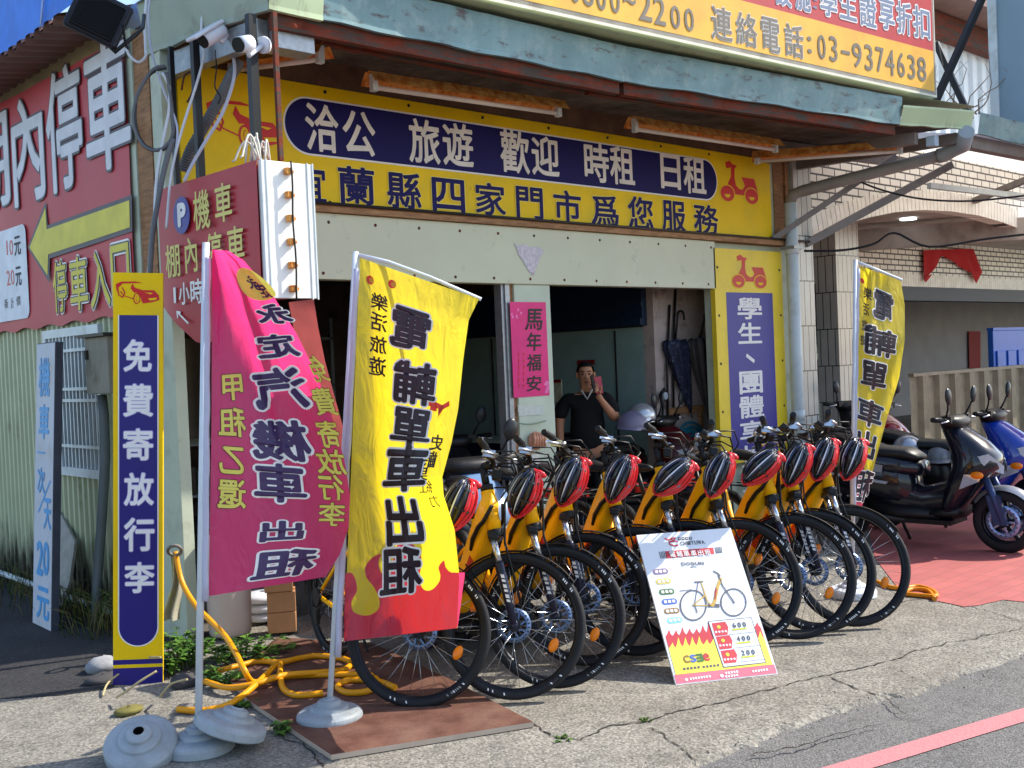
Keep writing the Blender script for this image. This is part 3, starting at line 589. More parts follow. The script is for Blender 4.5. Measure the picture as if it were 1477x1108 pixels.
art_part(t, 'price_panel', a, wl, [mat('panel_white', (214, 218, 226), .5), SRED, mat('ink_dark', (40, 50, 66), .6)])
# --- leaning light-blue lettered board
o_ = G(47, 899); e_ = G(74, 912); u_ = V((e_.x - o_.x, e_.y - o_.y, 0)); n_ = u_.normalized(); d_ = ray(53, 496); tl = CAM + d_ * ((o_ - CAM).dot(n_) / d_.dot(n_))
LB = Board(o_, u_, tl - o_); W_ = LB.px(74, 911)[0]; H_ = LB.px(53, 496)[1]
t = sign('leaning_board', 'weathered white board with light blue lettering leaning on the side wall', 'sign', tuple(o_))
m = MB(); LB.slab(m, 0, 0, W_, H_, .05); part('box', m, mat('board_side', (60, 62, 74), .6, var=.2), t, bevel=.004)
a = Art(); a.rect(.006, .006, W_ - .006, H_ - .006, 0, .0012); art_part(t, 'face_sheet', a, LB.fn, [mat('board_white', (186, 190, 200), .55, var=.06, col2=(150, 140, 120), cov=.22, c2scale=3, sharp=.3)])
LBL = mat('letter_light_blue', (70, 150, 206), .5); a = Art()
LB.chars(a, '機車一次天', [(57, 517, 72, 571), (57, 584, 71, 632), (55, 645, 65, 662), (55, 675, 65, 711), (64, 720, 74, 763)], mi=0, bold=.03, lift=.003); LB.chars(a, '20', [(54, 782, 62, 828), (63, 783, 71, 829)], mi=0, bold=.08, lift=.003)
LB.chars(a, '元', [(54, 848, 71, 893)], mi=0, bold=.03, lift=.003); a.stroke([LB.px(56, 738), LB.px(73, 694)], .018, 0, .003); art_part(t, 'lettering', a, LB.fn, [LBL])
# --- projecting light box with red faces
bxx = -.065; YB = -1.2; y0_, y1_ = YB, S(228, 275, bxx).y; zt0, zt1 = 2.69, S(228, 275, bxx).z; bz0, bz1 = 1.97, S(238, 440, bxx).z
t = sign('parking_light_box', 'projecting light box with red parking face and white side hung under the canopy edge', 'light box', (.1, YB, 1.97))
m = MB(); m.bx(bxx + .01, .25, YB + .005, y1_ - .02, 2.0, 2.67); part('casing', m, PINKRED, t)
m = MB(); m.bx(bxx + .005, .252, YB - .03, YB + .004, 1.98, 2.69); part('white_side', m, mat('lamp_side_white', (222, 224, 220), .35, var=.04, col2=(170, 176, 176), cov=.12, sharp=.3), t, bevel=.004)
m = MB()
for x in (bxx + .008, bxx + .035, .215, .248): m.bx(x - .004, x + .004, YB - .0345, YB - .03, 1.975, 2.695)
part('frame_strip', m, WPVC, t)
for k in range(6):
    z = 2.64 - k * .122; m = MB(); m.bx(.07, .107, YB - .062, YB - .03, z - .017, z + .017); m.bx(.107, .125, YB - .048, YB - .03, z - .008, z + .008); part('clip', m, RUST, t, bevel=.004)
m = MB(); m.tube([(.096 + .004 * math.sin(i), YB - .066, 2.69 - i * .066) for i in range(12)], .005, 6); part('clip_wire', m, DARKM, t)
RF = Board((bxx, y1_, 0), (0, -1, 0)); m = MB(); N_ = 24
def rff(u, v):
    y = y1_ + (YB - .005 - y1_) * u; zt = zt1 + (zt0 - zt1) * u; zb = bz1 + (1.78 - bz1) * min(1, u / .35) if u < .35 else 1.78
    return V((bxx - .006 - .012 * math.sin(u * 9) * (1 - v) - .02 * max(0, .3 - v) * math.sin(u * 14), y, zb + (zt - zb) * v))
m.grid(rff, N_, 14); part('red_sheet', m, mat('lightbox_red', (166, 30, 44), .45, var=.06), t)
rl = lambda x, y, l: RF.fn(x, y, l + .022)
a = Art(); c_ = RF.cb(255, 284, 279, 338); a.disc(c_[0], c_[1], c_[2] / 2, c_[3] / 2, 1, .001); RF.chars(a, 'P', [(263, 295, 273, 325)], mi=2, bold=.12, lift=.003)
RF.chars(a, '機車棚內停車', [(285, 275, 308, 331), (316, 265, 340, 320), (245, 353, 265, 400), (273, 343, 290, 393), (303, 336, 326, 388), (334, 327, 358, 380)], mi=0, bold=.014, lift=.003)
RF.chars(a, '1小時', [(255, 415, 261, 437), (264, 408, 279, 439), (281, 403, 298, 438)], mi=2, bold=.02, lift=.003); a.stroke([RF.px(277, 466), RF.px(261, 450)], .012, 2, .003); a.stroke([RF.px(262, 458), RF.px(261, 450), RF.px(266, 451)], .012, 2, .003)
art_part(t, 'lettering', a, rl, [mat('letter_pale_yellow', (212, 200, 110), .5), NAVY2, WHITE])
m = MB(); pts = [(416, 436), (452, 432), (458, 470), (468, 520), (482, 572), (501, 640), (497, 664), (480, 628), (460, 565), (440, 520), (424, 480)]
m.prism([(p.x, p.z) for p in [F(a_, b_, -.5) for a_, b_ in pts]], (0, -.5, 0), (1, 0, 0), (0, 0, 1), .004); part('loose_sheet', m, mat('loose_sheet', (150, 60, 56), .55, var=.25, scale=5), t)
for (xa, ya, xb, yb, w_, y_) in ((362, 38, 371, 232, .045, -1.02), (401, 71, 405, 232, .024, -1.12), (286, 104, 290, 262, .04, -.45), (252, 88, 256, 276, .028, -.25)):
    m = MB(); pa = F(xa, ya, y_); pb = F(xb, yb, y_); m.bar(V((pb.x, y_, 3.5)), V((pb.x, y_, pb.z)), w_, w_, upv=(0, 1, 0)); part('hanging_post', m, RUST2 if xa == 401 else BLACK, t)
m = MB(); r_ = random.Random(11)
for k in range(9):
    c = V((.0 + r_.uniform(-.05, .05), YB + .1 + r_.uniform(-.08, .05), 2.69)); h = r_.uniform(.08, .17); q = V((r_.uniform(-.1, .12), r_.uniform(-.05, .05), 0))
    m.tube([c + q * s_ * 1.6 + V((0, 0, h * math.sin(math.pi * min(1, s_ * 1.1)))) for s_ in [i / 9 for i in range(10)]], .006, 5)
part('wire_bundle', m, mat('wire_cream', (196, 192, 180), .5), t)
# --- billboard above the canopy
o_ = V((1.61, -1.17, 3.86)); BB = Board(o_, (5.13, -.40, 0)); x1 = BB.px(1350, 120)[0]
t = sign('roof_billboard', 'large yellow and red billboard above the canopy with phone number', 'billboard', tuple(o_))
m = MB(); BB.slab(m, -1.6, 0, x1, 1.6, .22); part('box', m, mat('billboard_case', (168, 160, 148), .5, var=.12, col2=(110, 96, 80), cov=.25, sharp=.3), t)
yb = (BB.px(1043, 0)[1] + BB.px(1346, 69)[1]) / 2
BY = mat('billboard_yellow', (228, 172, 58), .45, var=.06, scale=3, col2=(206, 150, 60), cov=.3, c2scale=5, sharp=.4)
a = Art(); a.rect(-1.6, .03, x1 - .03, yb, 0, .002); a.rect(-1.6, yb, x1 - .03, 1.57, 1, .002); art_part(t, 'face_sheet', a, BB.fn, [BY, mat('billboard_red', (176, 52, 56), .5, var=.06)])
m = MB(); BB.slab(m, -1.6, -.02, x1 + .01, .028, .25); m.M = None; BB.slab(m, x1 - .028, .03, x1 + .01, 1.6, .25); part('frame', m, mat('billboard_frame', (206, 200, 186), .5, var=.08, col2=(130, 110, 80), cov=.15, sharp=.2), t)
BG = mat('billboard_grey', (112, 104, 92), .5); a = Art()
BB.chars(a, '0800~2200', [(822, -36, 835, 4), (840, -31, 855, 9), (860, -24, 873, 15), (880, -18, 893, 19), (899, -2, 916, 6), (921, -14, 939, 30), (943, -3, 959, 36), (967, 9, 980, 41), (987, 13, 1000, 45)], mi=0, bold=.025, lift=.005)
BB.chars(a, '連絡電話', [(1026, 11, 1055, 58), (1062, 20, 1091, 66), (1098, 27, 1124, 75), (1132, 36, 1158, 82)], mi=0, bold=.014, lift=.006, out=(1, .035))
BB.chars(a, ':03-9374638', [(1164, 53, 1170, 77), (1179, 51, 1190, 85), (1196, 53, 1207, 89), (1213, 74, 1225, 78), (1229, 63, 1242, 97), (1247, 65, 1258, 102), (1263, 69, 1274, 104), (1277, 72, 1289, 108), (1294, 76, 1304, 111), (1309, 80, 1319, 114), (1323, 83, 1335, 117)], mi=0, bold=.025, lift=.005)
BB.chars(a, '設施', [(1118, -36, 1140, 8), (1147, -28, 1168, 15)], mi=2, bold=.02, lift=.006, out=(1, .06)); BB.chars(a, ':', [(1172, -2, 1178, 13)], mi=2, lift=.005)
BB.chars(a, '學生證享折扣', [(1183, -21, 1206, 23), (1211, -15, 1234, 28), (1240, -8, 1263, 38), (1268, -4, 1289, 42), (1293, 4, 1314, 49), (1317, 11, 1340, 55)], mi=2, bold=.014, lift=.006, out=(1, .065))
art_part(t, 'lettering', a, BB.fn, [BG, WHITE, mat('billboard_blue', (110, 124, 150), .5)])
# --- couplet and papers on the pillar
CB = Board((2.80, -.034, 1.0), (1, 0, 0)); x0, y0 = CB.px(741, 574); x1, y1 = CB.px(787, 436)
t = thing('couplet_paper', 'bright pink paper with black brush writing on the pale pillar', 'poster', (3., -.034, 1.3))
a = Art(); a.rect(x0, y0, x1, y1, 0, .001); r_ = random.Random(2)
for k in range(26):
    bx_, by_ = r_.choice([(x0 + .06, y1 - .08), (x1 - .03, y0 + .06)]); a.disc(bx_ + r_.uniform(-.055, .055) * (1 if bx_ < x1 - .1 else .4), by_ + r_.uniform(-.07, .07) * .8, .012, mi=2, lift=.0014 + k * 2e-5, n=7)
art_part(t, 'sheet', a, CB.fn, [mat('couplet_pink', (214, 22, 116), .4, var=.08), BLACK, mat('couplet_pale', (226, 110, 170), .5)])
a = Art(); CB.chars(a, '馬年福安', [(758, 446, 782, 476), (760, 480, 780, 506), (760, 511, 780, 535), (760, 542, 780, 564)], mi=0, bold=.02, lift=.003, skew=.12); art_part(t, 'brush_lettering', a, CB.fn, [BLACK])
a = Art()
for cx_ in (748, 755):
    for k in range(6): q = CB.px(cx_, 512 + k * 9); a.stroke([(q[0] - .012, q[1]), (q[0] + .012, q[1] + .006)], .006, 0, .0025); a.stroke([(q[0], q[1] - .018), (q[0] + .002, q[1] + .016)], .006, 0, .0028)
art_part(t, 'small_lettering', a, CB.fn, [SRED])
def paper(name, label, px, mats, cat='paper', y=-.034, seed=1, rag=.0):
    B = Board((2.8, y, 1.), (1, 0, 0)); a = Art(); r = random.Random(seed); P = []
    for (p, q), (p2, q2) in zip(px, px[1:] + px[:1]):
        for k in range(6 if rag else 1): u, v = B.px(p + (p2 - p) * k / 6, q + (q2 - q) * k / 6); P.append((u + r.uniform(-rag, rag), v + r.uniform(-rag, rag)))
    a.poly(P, 0, .0012); m = a.emit(MB(), B.fn); o = m.build(name, mats, loc=B.fn(P[0][0], P[0][1], 0), fixn=False); tag(o, label, cat); return B, o
PAPW = mat('paper_white', (214, 212, 204), .7, var=.08)
paper('torn_paper', 'torn white paper scraps stuck on the beam above the pillar', [(742, 352), (775, 356), (785, 362), (776, 378), (769, 398), (762, 390), (748, 366)], [mat('paper_torn', (196, 190, 196), .7, var=.2, scale=40, col2=(150, 130, 130), cov=.3)], y=-.054, rag=.01)
paper('clear_plastic_pocket', 'crumpled clear plastic pocket on the pillar below pink paper', [(747, 585), (783, 585), (784, 598), (748, 600)], [mat('plastic_film', (190, 196, 190), .15, var=.12, scale=40)], rag=.004)
B, o_ = paper('notice_paper', 'small white notice with red print low on the pillar', [(756, 657), (778, 655), (779, 690), (757, 692)], [PAPW])
m = MB(); c = F(773, 636, -.06); m.ell(c, .075, .04, .075, 14, 8)
for k in range(5): m.tube([c + V((-.06 + .03 * k, -.035, -.05)), c + V((-.055 + .028 * k, -.045, .02)), c + V((-.05 + .025 * k, -.03, .06))], .014, 6)
tag(m.build('crumpled_tape', mat('tape_orange', (196, 140, 112), .35, var=.2, scale=30), loc=c), 'crumpled orange plastic lump stuck to the pillar', 'plastic bag')
m = MB(); m.tube([F(736 + k * 2.7, 607 + 5 * math.sin(math.pi * k / 19), -.06 - .04 * math.sin(math.pi * k / 19)) for k in range(20)], .006, 6); tag(m.build('tie_cord', mat('cord_green', (120, 140, 120)), loc=F(740, 610, -.06)), 'thin cord tied round the pillar below the papers', 'cord')
# --- leaning price poster in front of the bikes
BL = G(975, 988); BR = G(1122, 972); n_ = (BR - BL).normalized(); d_ = ray(918, 772); TL = CAM + d_ * ((BL - CAM).dot(n_) / d_.dot(n_))
AB = Board(BL, BR - BL, TL - BL); W_ = (BR - BL).length; H_ = AB.px(918, 772)[1]
t = thing('price_poster_board', 'white price poster board with flames and bicycle leaning on the front wheels', 'poster board', tuple(BL))
m = MB(); AB.slab(m, 0, 0, W_, H_, .014); part('board', m, mat('poster_white', (220, 224, 230), .4, var=.03), t)
q = lambda x, y: AB.px(880 + x * .2437, 740 + y * .2437)
def Q(pts): return [q(*p) for p in pts]
PRE = mat('poster_red', (196, 66, 74), .5); PYE = mat('poster_yellow', (240, 222, 84), .5); PGR = mat('poster_grey', (92, 92, 100), .5); PPK = mat('poster_pink', (220, 110, 126), .5)
a = Art(); a.poly([(0.004, .004), (W_ - .004, .004), (W_ - .004, .05), (.004, .05)], 3, .0012)
r_ = random.Random(4)
def flames(x0, x1, base, h, mi, lift, bot):
    P = []; n = 14; x = x0
    for k in range(n):
        xa = x0 + (x1 - x0) * k / n; xb = x0 + (x1 - x0) * (k + 1) / n; hh = h * r_.uniform(.45, 1.25)
        P += [(xa, base), (xa + (xb - xa) * .35, base + hh * .4), (xa + (xb - xa) * .75, base + hh), (xa + (xb - xa) * .8, base + hh * .35)]
    P += [(x1, base), (x1, bot), (x0, bot)]; a.poly(P, mi, lift)
yr = q(300, 735)[1]; flames(.012, W_ - .012, yr, .055, 0, .0014, yr - .07); yy = q(320, 805)[1]; flames(.012, W_ - .012, yy, .045, 1, .002, .05)
art_part(t, 'flame_print', a, AB.fn, [PRE, PYE, PGR, PPK])
a = Art(); bx = Q([(325, 228), (610, 205), (617, 243), (333, 270)]); a.poly(bx, 0, .0015)
for s_ in range(5): a.poly(Q([(288 + s_ * 9, 230 - s_), (292 + s_ * 9, 230 - s_), (304 + s_ * 8, 270 - s_), (299 + s_ * 8, 270 - s_)]), 1, .0015); a.poly(Q([(618 + s_ * 9, 203 - s_), (622 + s_ * 9, 203 - s_), (632 + s_ * 8, 241 - s_), (627 + s_ * 8, 241 - s_)]), 1, .0015)
AB.chars(a, '電輔單車出租', [(880 + x * .2437, 740 + (229 - i * 2.2) * .2437, 880 + (x + 33) * .2437, 740 + (263 - i * 2.2) * .2437) for i, x in enumerate((352, 393, 434, 476, 518, 560))], mi=2, bold=.02, lift=.003)
AB.chars(a, 'CHITUWA', [(880 + (415 + 21 * i) * .2437, 740 + (170 - i * 1.3) * .2437, 880 + (432 + 21 * i) * .2437, 740 + (192 - i * 1.3) * .2437) for i in range(7)], mi=1, bold=.03, lift=.002)
for i in range(4): x = 400 + i * 22; a.poly(Q([(x, 145 - i), (x + 17, 144 - i), (x + 19, 161 - i), (x + 2, 162 - i)]), 1, .0015); a.poly(Q([(x + 5, 150 - i), (x + 13, 149.5 - i), (x + 14, 155 - i), (x + 6, 155.5 - i)]), 2, .002)
AB.chars(a, 'DOSUN', [(880 + (423 + 27 * i) * .2437, 740 + (293 - i) * .2437, 880 + (445 + 27 * i) * .2437, 740 + (312 - i) * .2437) for i in range(5)], mi=1, bold=.03, lift=.002)
a.stroke(Q([(325, 152), (345, 160), (362, 156), (374, 168), (350, 172), (354, 188), (388, 196), (402, 190)]), .008, 0, .002); a.stroke(Q([(360, 150), (385, 148), (372, 168), (398, 168)]), .007, 0, .0022); a.stroke(Q([(476, 322), (500, 318), (512, 322)]), .004, 1, .002)
art_part(t, 'heading', a, AB.fn, [PRE, PGR, WHITE])
PC = [mat('pill_' + n_, c_, .5) for n_, c_ in (('purple', (140, 120, 150)), ('yellow', (220, 200, 110)), ('green', (80, 120, 70)), ('blue', (80, 110, 190)), ('brown', (150, 116, 70)), ('cyan', (140, 216, 226)))]
a = Art()
for i, (x, y) in enumerate(((298, 347), (315, 405), (335, 467), (351, 525), (364, 580), (382, 635))):
    c_ = AB.cb(880 + (x - 46) * .2437, 740 + (y - 17) * .2437, 880 + (x + 46) * .2437, 740 + (y + 17) * .2437); a.rrect(c_[0] - c_[2] / 2, c_[1] - c_[3] / 2, c_[0] + c_[2] / 2, c_[1] + c_[3] / 2, c_[3] * .48, i, .0015)
    for k in range(3): a.rrect(c_[0] - .03 + k * .022, c_[1] - .008, c_[0] - .014 + k * .022, c_[1] + .008, .003, 6, .003, 2)
art_part(t, 'label_pills', a, AB.fn, PC + [WHITE])
a = Art()
def ring(cx_, cy_, rx, ry, w_, mi):
    P = [q(cx_ + rx * math.cos(k * math.pi / 20), cy_ + ry * math.sin(k * math.pi / 20)) for k in range(41)]; a.stroke(P, w_, mi, .002)
ring(492, 547, 76, 88, .0075, 0); ring(730, 530, 74, 80, .0075, 0)
for k in range(8):
    for (cx_, cy_) in ((492, 547), (730, 530)): a.stroke(Q([(cx_, cy_), (cx_ + 72 * math.cos(k * .785), cy_ + 80 * math.sin(k * .785))]), .001, 0, .0018)
for P, w_, mi in (([(655, 390), (635, 440), (620, 520), (605, 550)], .016, 1), ([(620, 480), (628, 450), (618, 520)], .008, 2), ([(540, 415), (575, 520), (600, 550)], .007, 1), ([(492, 547), (560, 490)], .006, 1), ([(492, 547), (600, 550)], .006, 1), ([(520, 412), (500, 545)], .004, 0), ([(500, 410), (548, 408)], .008, 0), ([(640, 370), (665, 430), (735, 532)], .007, 0), ([(612, 345), (640, 360), (650, 375)], .008, 0), ([(412, 462), (480, 455)], .004, 0), ([(585, 548), (620, 548), (640, 550)], .02, 0), ([(500, 545), (515, 590)], .006, 0)): a.stroke(Q(P), w_, mi, .0026)
art_part(t, 'bicycle_print', a, AB.fn, [PGR, mat('poster_gold', (190, 160, 80), .5), PRE])
a = Art(); a.poly(Q([(578, 642), (835, 618), (922, 888), (668, 918)]), 1, .003); a.poly(Q([(583, 646), (832, 623), (916, 885), (672, 912)]), 2, .0036)
for i, (x, y, n_) in enumerate(((600, 655, '600'), (625, 735, '400'), (652, 818, '200'))):
    a.poly(Q([(x, y), (x + 80, y - 10), (x + 98, y + 22), (x + 94, y + 68), (x + 22, y + 76)]), 0, .0045)
    for k in range(4): c_ = q(x + 26 + k * 19, y + 52 - k * 1.6); a.disc(c_[0], c_[1], .006, mi=2, lift=.0052, n=8)
    c_ = q(x + 42, y + 22); a.disc(c_[0], c_[1], .010, mi=3, lift=.0052, n=10)
    AB.chars(a, n_, [(880 + (x + 124 + k * 30) * .2437, 740 + (y - 3 - k * 2.5) * .2437, 880 + (x + 142 + k * 30) * .2437, 740 + (y + 26 - k * 2.5) * .2437) for k in range(3)], mi=1, bold=.05, lift=.005)
    a.poly(Q([(x + 122, y + 33), (x + 205, y + 25), (x + 207, y + 35), (x + 124, y + 43)]), 3, .005); a.poly(Q([(x + 100, y + 66), (x + 272, y + 48), (x + 273, y + 50), (x + 101, y + 68)]), 1, .005)
art_part(t, 'price_table', a, AB.fn, [PRE, PGR, mat('poster_white', (1, 1, 1)), mat('poster_lime', (196, 196, 70), .5)])
a = Art()
for i, ch in enumerate('CSƎe'): AB.chars(a, ch, [(880 + (435 + 39 * i) * .2437, 740 + (845 - 4 * i) * .2437, 880 + (468 + 39 * i) * .2437, 740 + (887 - 4 * i) * .2437)], mi=i, bold=.08, lift=.003)
for k in range(10): x = 430 + k * 21 + (10 if k > 4 else 0); a.poly(Q([(x, 918 - k * 2.4), (x + 14, 916 - k * 2.4), (x + 18, 930 - k * 2.4), (x + 4, 932 - k * 2.4)]), 4, .003)
for x0_, x1_, y_ in ((470, 610, 984), (680, 770, 950), (680, 770, 970), (840, 950, 940)):
    for k in range(int((x1_ - x0_) / 16)): x = x0_ + k * 16; yv = y_ - k * 2.2; a.poly(Q([(x, yv - 7), (x + 11, yv - 8), (x + 14, yv + 5), (x + 3, yv + 6)]), 5, .003)
c_ = q(452, 988); a.disc(c_[0], c_[1], .008, mi=5, lift=.003, n=10); c_ = q(661, 965); a.disc(c_[0], c_[1], .009, mi=5, lift=.003, n=10)
art_part(t, 'footer_print', a, AB.fn, [PC[4], PC[3], PC[2], PRE, PGR, WHITE])

# ================================================================ FLAGS
def lerp_tab(tab, v):
    for a, b in zip(tab[:-1], tab[1:]):
        if v <= b[0]:
            t_ = (v - a[0]) / (b[0] - a[0]) if b[0] > a[0] else 0; t_ = t_ * t_ * (3 - 2 * t_) * .4 + t_ * .6
            return a[1] + (b[1] - a[1]) * t_, a[2] + (b[2] - a[2]) * t_
    return tab[-1][1], tab[-1][2]
class Flag:
    """Cloth in its own plane at the pole's distance: left edge and free edge, folds standing out of that plane."""
    def __init__(s, base, left, right, fold):
        s.d = dep(base); s.left = left; s.right = right; s.fold = fold
        s.ex = D(CX, CY, s.d)
    def pt0(s, u, v):
        l = lerp_tab(s.left, v); r = lerp_tab(s.right, v); return l[0] + (r[0] - l[0]) * u, l[1] + (r[1] - l[1]) * u
    def P(s, u, v):
        x, y = s.pt0(u, v); return D(x, y, s.d + s.fold(u, v))
    def fn(s, u, v, l):
        e = .004; a = s.P(u + e, v) - s.P(u - e, v); b = s.P(u, v + e) - s.P(u, v - e); n = a.cross(b).normalized()
        if n.dot(FW) > 0: n = -n
        return s.P(u, v) + n * l
    def uv(s, x, y):
        u, v = .5, .5
        for _ in range(14):
            e = .01 if v < .9 else -.01; p = s.pt0(u, v); px_ = s.pt0(u + .01, v); py_ = s.pt0(u, v + e)
            a, b, c, d_ = (px_[0] - p[0]) / .01, (py_[0] - p[0]) / e, (px_[1] - p[1]) / .01, (py_[1] - p[1]) / e
            det = a * d_ - b * c or 1e-6; ex, ey = x - p[0], y - p[1]
            u += (d_ * ex - b * ey) / det; v += (-c * ex + a * ey) / det; v = min(max(v, 0.), 1.); u = min(max(u, -.1), 1.1)
        return u, v
    def chars(s, art, txt, boxes, flip=True, **k):
        for ch, (x0, y0, x1, y1) in zip(txt, boxes):
            c = s.uv((x0 + x1) / 2, (y0 + y1) / 2); w_ = abs(s.uv(x1, (y0 + y1) / 2)[0] - s.uv(x0, (y0 + y1) / 2)[0]); h = abs(s.uv((x0 + x1) / 2, y1)[1] - s.uv((x0 + x1) / 2, y0)[1])
            art.char(ch, c[0], c[1], w_ * .97, -h * .97, flip=flip, **k)
SLEEVE = cloth('sleeve_white', (206, 206, 226), .35)
POLEM = mat('pole_white', (200, 206, 212), .35, var=.05, scale=20, col2=(160, 150, 140), cov=.12, sharp=.2)
BASEG = mat('base_grey', (150, 158, 164), .5, var=.06, scale=6, col2=(112, 114, 112), cov=.3, c2scale=5, sharp=.4, bump=.15, bscale=40)
BASEW = mat('base_white', (206, 212, 220), .5, var=.06)
BPROF = [(0, .112), (.022, .112), (.028, .106), (.046, .103), (.052, .098), (.055, .084), (.078, .080), (.086, .075), (.090, .064), (.118, .060), (.136, .054), (.147, .044), (.150, .034), (.150, .006), (.144, 0), (0, 0)]
def flag_thing(label, base, top, flag, mats, art, cloth_n, group, basem, sleeve_px, bar=None, polew=.013, hidebase=False, sock=None):
    t = thing('banner_flag', label, 'flag', (base.x, base.y, 0), group=group)
    m = MB(); m.cyl(base + V((0, 0, .06)), top, polew, 12); part('pole', m, POLEM, t)
    if sock: m = MB(); m.cyl(base + V((0, 0, .07)), base.lerp(top, sock) + V((0, 0, .0)), polew * 1.5, 12); part('socket', m, basem, t)
    m = MB(); m.lathe(BPROF, base, (0, 0, 1), 48, sm=False); part('base', m, basem, t)
    a0, a1, w_ = sleeve_px; m = MB()
    m.tube([D(a0[0] + (a1[0] - a0[0]) * k / 20 + .5 * math.sin(k * 1.7), a0[1] + (a1[1] - a0[1]) * k / 20, flag.d) for k in range(21)], [w_ * (1 + .06 * math.sin(k * 2.3)) for k in range(21)], 12, flat=.55); part('sleeve', m, SLEEVE, t)
    if bar: m = MB(); m.tube([D(*p, flag.d + .004) for p in bar], .009, 8); part('crossbar', m, POLEM, t)
    m = MB(); m.grid(lambda u, v: flag.P(u, v), *cloth_n); c = part('cloth', m, mats[0], t)
    m = MB(); art.emit_cut(m, flag.fn, .04, .02); o = m.build('print', mats, c, fixn=False)
    return t
FG = 'advertising flags on poles'
# yellow flag
YC = cloth('flag_yellow', (230, 208, 40), .6); RC = cloth('flag_red', (222, 62, 108), .62); INK = cloth('flag_ink', (38, 22, 40), .25); FW_ = cloth('flag_white', (240, 238, 236), .1); MAG = cloth('flag_magenta', (228, 58, 124), .68)
b2 = G(476, 1042); d2 = dep(b2)
def sab(x, w_): return math.sqrt(x * x + w_ * w_) - w_
def fold2(u, v):
    k = u - (.10 + .85 * v)                                     # the long diagonal crease from the top corner downwards
    c = .10 + .34 * v; k = u - c
    z = .14 * u - (.50 + .42 * v) * .5 * (sab(k, .06) + k) + .008 * math.sin(13 * v + 4 * u) * u
    return z + .012 * math.sin(9 * u + 5 * v) * u + .03 * math.exp(-((v - .70) ** 2) / .003) * u * u + .016 * math.sin(17 * u + 3) * max(0, v - .8) * 4 + .010 * math.sin(24 * u - 12 * v) * max(0, u - .5)
fl2 = Flag(b2, [(0, 519, 372), (.3, 512, 540), (.6, 505, 712), (1, 496, 925)], [(0, 691, 431), (.07, 676, 462), (.2, 668, 520), (.35, 661, 590), (.45, 651, 640), (.55, 638, 688), (.62, 640, 715), (.72, 656, 765), (.85, 663, 835), (1, 660, 906)], fold2)
a = Art(); fuv = lambda pts: [fl2.uv(*p) for p in pts]
zq = lambda pts: [fl2.uv(400 + x * .3789, 640 + y * .3789) for x, y in pts]
def smooth(pts, n=6):
    out = []; N_ = len(pts)
    for i in range(N_):
        p0, p1, p2, p3 = [np.array(pts[(i + k - 1) % N_], float) for k in range(4)]
        for k in range(n):
            t_ = k / n; out.append(tuple(.5 * (2 * p1 + (p2 - p0) * t_ + (2 * p0 - 5 * p1 + 4 * p2 - p3) * t_ ** 2 + (3 * p1 - p0 - 3 * p2 + p3) * t_ ** 3)))
    return out
fl_base = [(0, 1.0), (1, 1.0)]
# red flames printed along the foot of the flag
P = zq([(258, 520), (275, 490), (295, 510), (303, 560), (283, 600), (290, 640), (335, 655), (375, 640), (390, 605), (370, 550), (340, 510), (335, 470), (360, 435), (395, 420), (385, 450), (395, 490), (425, 495), (440, 450), (450, 400), (475, 372), (510, 378), (545, 420), (548, 470), (540, 520), (560, 556), (590, 556), (615, 530), (622, 500), (615, 470), (635, 445), (642, 470), (662, 490), (690, 492)])
a.poly([(0., 1.)] + smooth(P, 3)[:-3] + [(1., 1.)], 1, .0018)
fl2.chars(a, '電輔單車出租', [(566, 448, 622, 505), (570, 528, 628, 585), (566, 592, 622, 645), (556, 652, 614, 712), (556, 718, 612, 786), (550, 795, 607, 860)], mi=2, bold=.032, lift=.0055, out=(3, .075))
fl2.chars(a, '樂活旅遊', [(536, 425, 560, 448), (535, 453, 559, 478), (534, 486, 558, 510), (533, 517, 557, 543)], mi=2, bold=.02, lift=.0035)
fl2.chars(a, '史齡男', [(622, 628, 640, 650), (608, 652, 630, 676), (598, 676, 618, 694)], mi=2, bold=.02, lift=.0035)
fl2.chars(a, '紅力', [(606, 694, 624, 712), (620, 714, 634, 730)], mi=2, lift=.0035)
for cx_, cy_ in ((534, 404), (566, 410)): u, v = fl2.uv(cx_, cy_); a.disc(u, v, .035, .012, 4, .003, n=14); a.disc(u + .012, v, .02, .007, 0, .0036, n=12)
a.stroke(fuv([(620, 582), (630, 584), (638, 588), (634, 594)]), .02, 4, .003); a.stroke(fuv([(648, 583), (640, 587), (634, 595)]), .02, 4, .0033); a.stroke(fuv([(622, 588), (630, 590)]), .015, 4, .003)
flag_thing('olive and bright yellow flag with black lettering and red flames on a round grey base', b2, D(513, 363, d2), fl2, [YC, RC, INK, FW_, cloth('flag_red2', (206, 50, 30), .4)], a, (48, 120), FG, BASEG, ((514, 388), (487, 946), .027), bar=[(510, 366), (560, 378), (620, 400), (694, 432)], sock=.055)
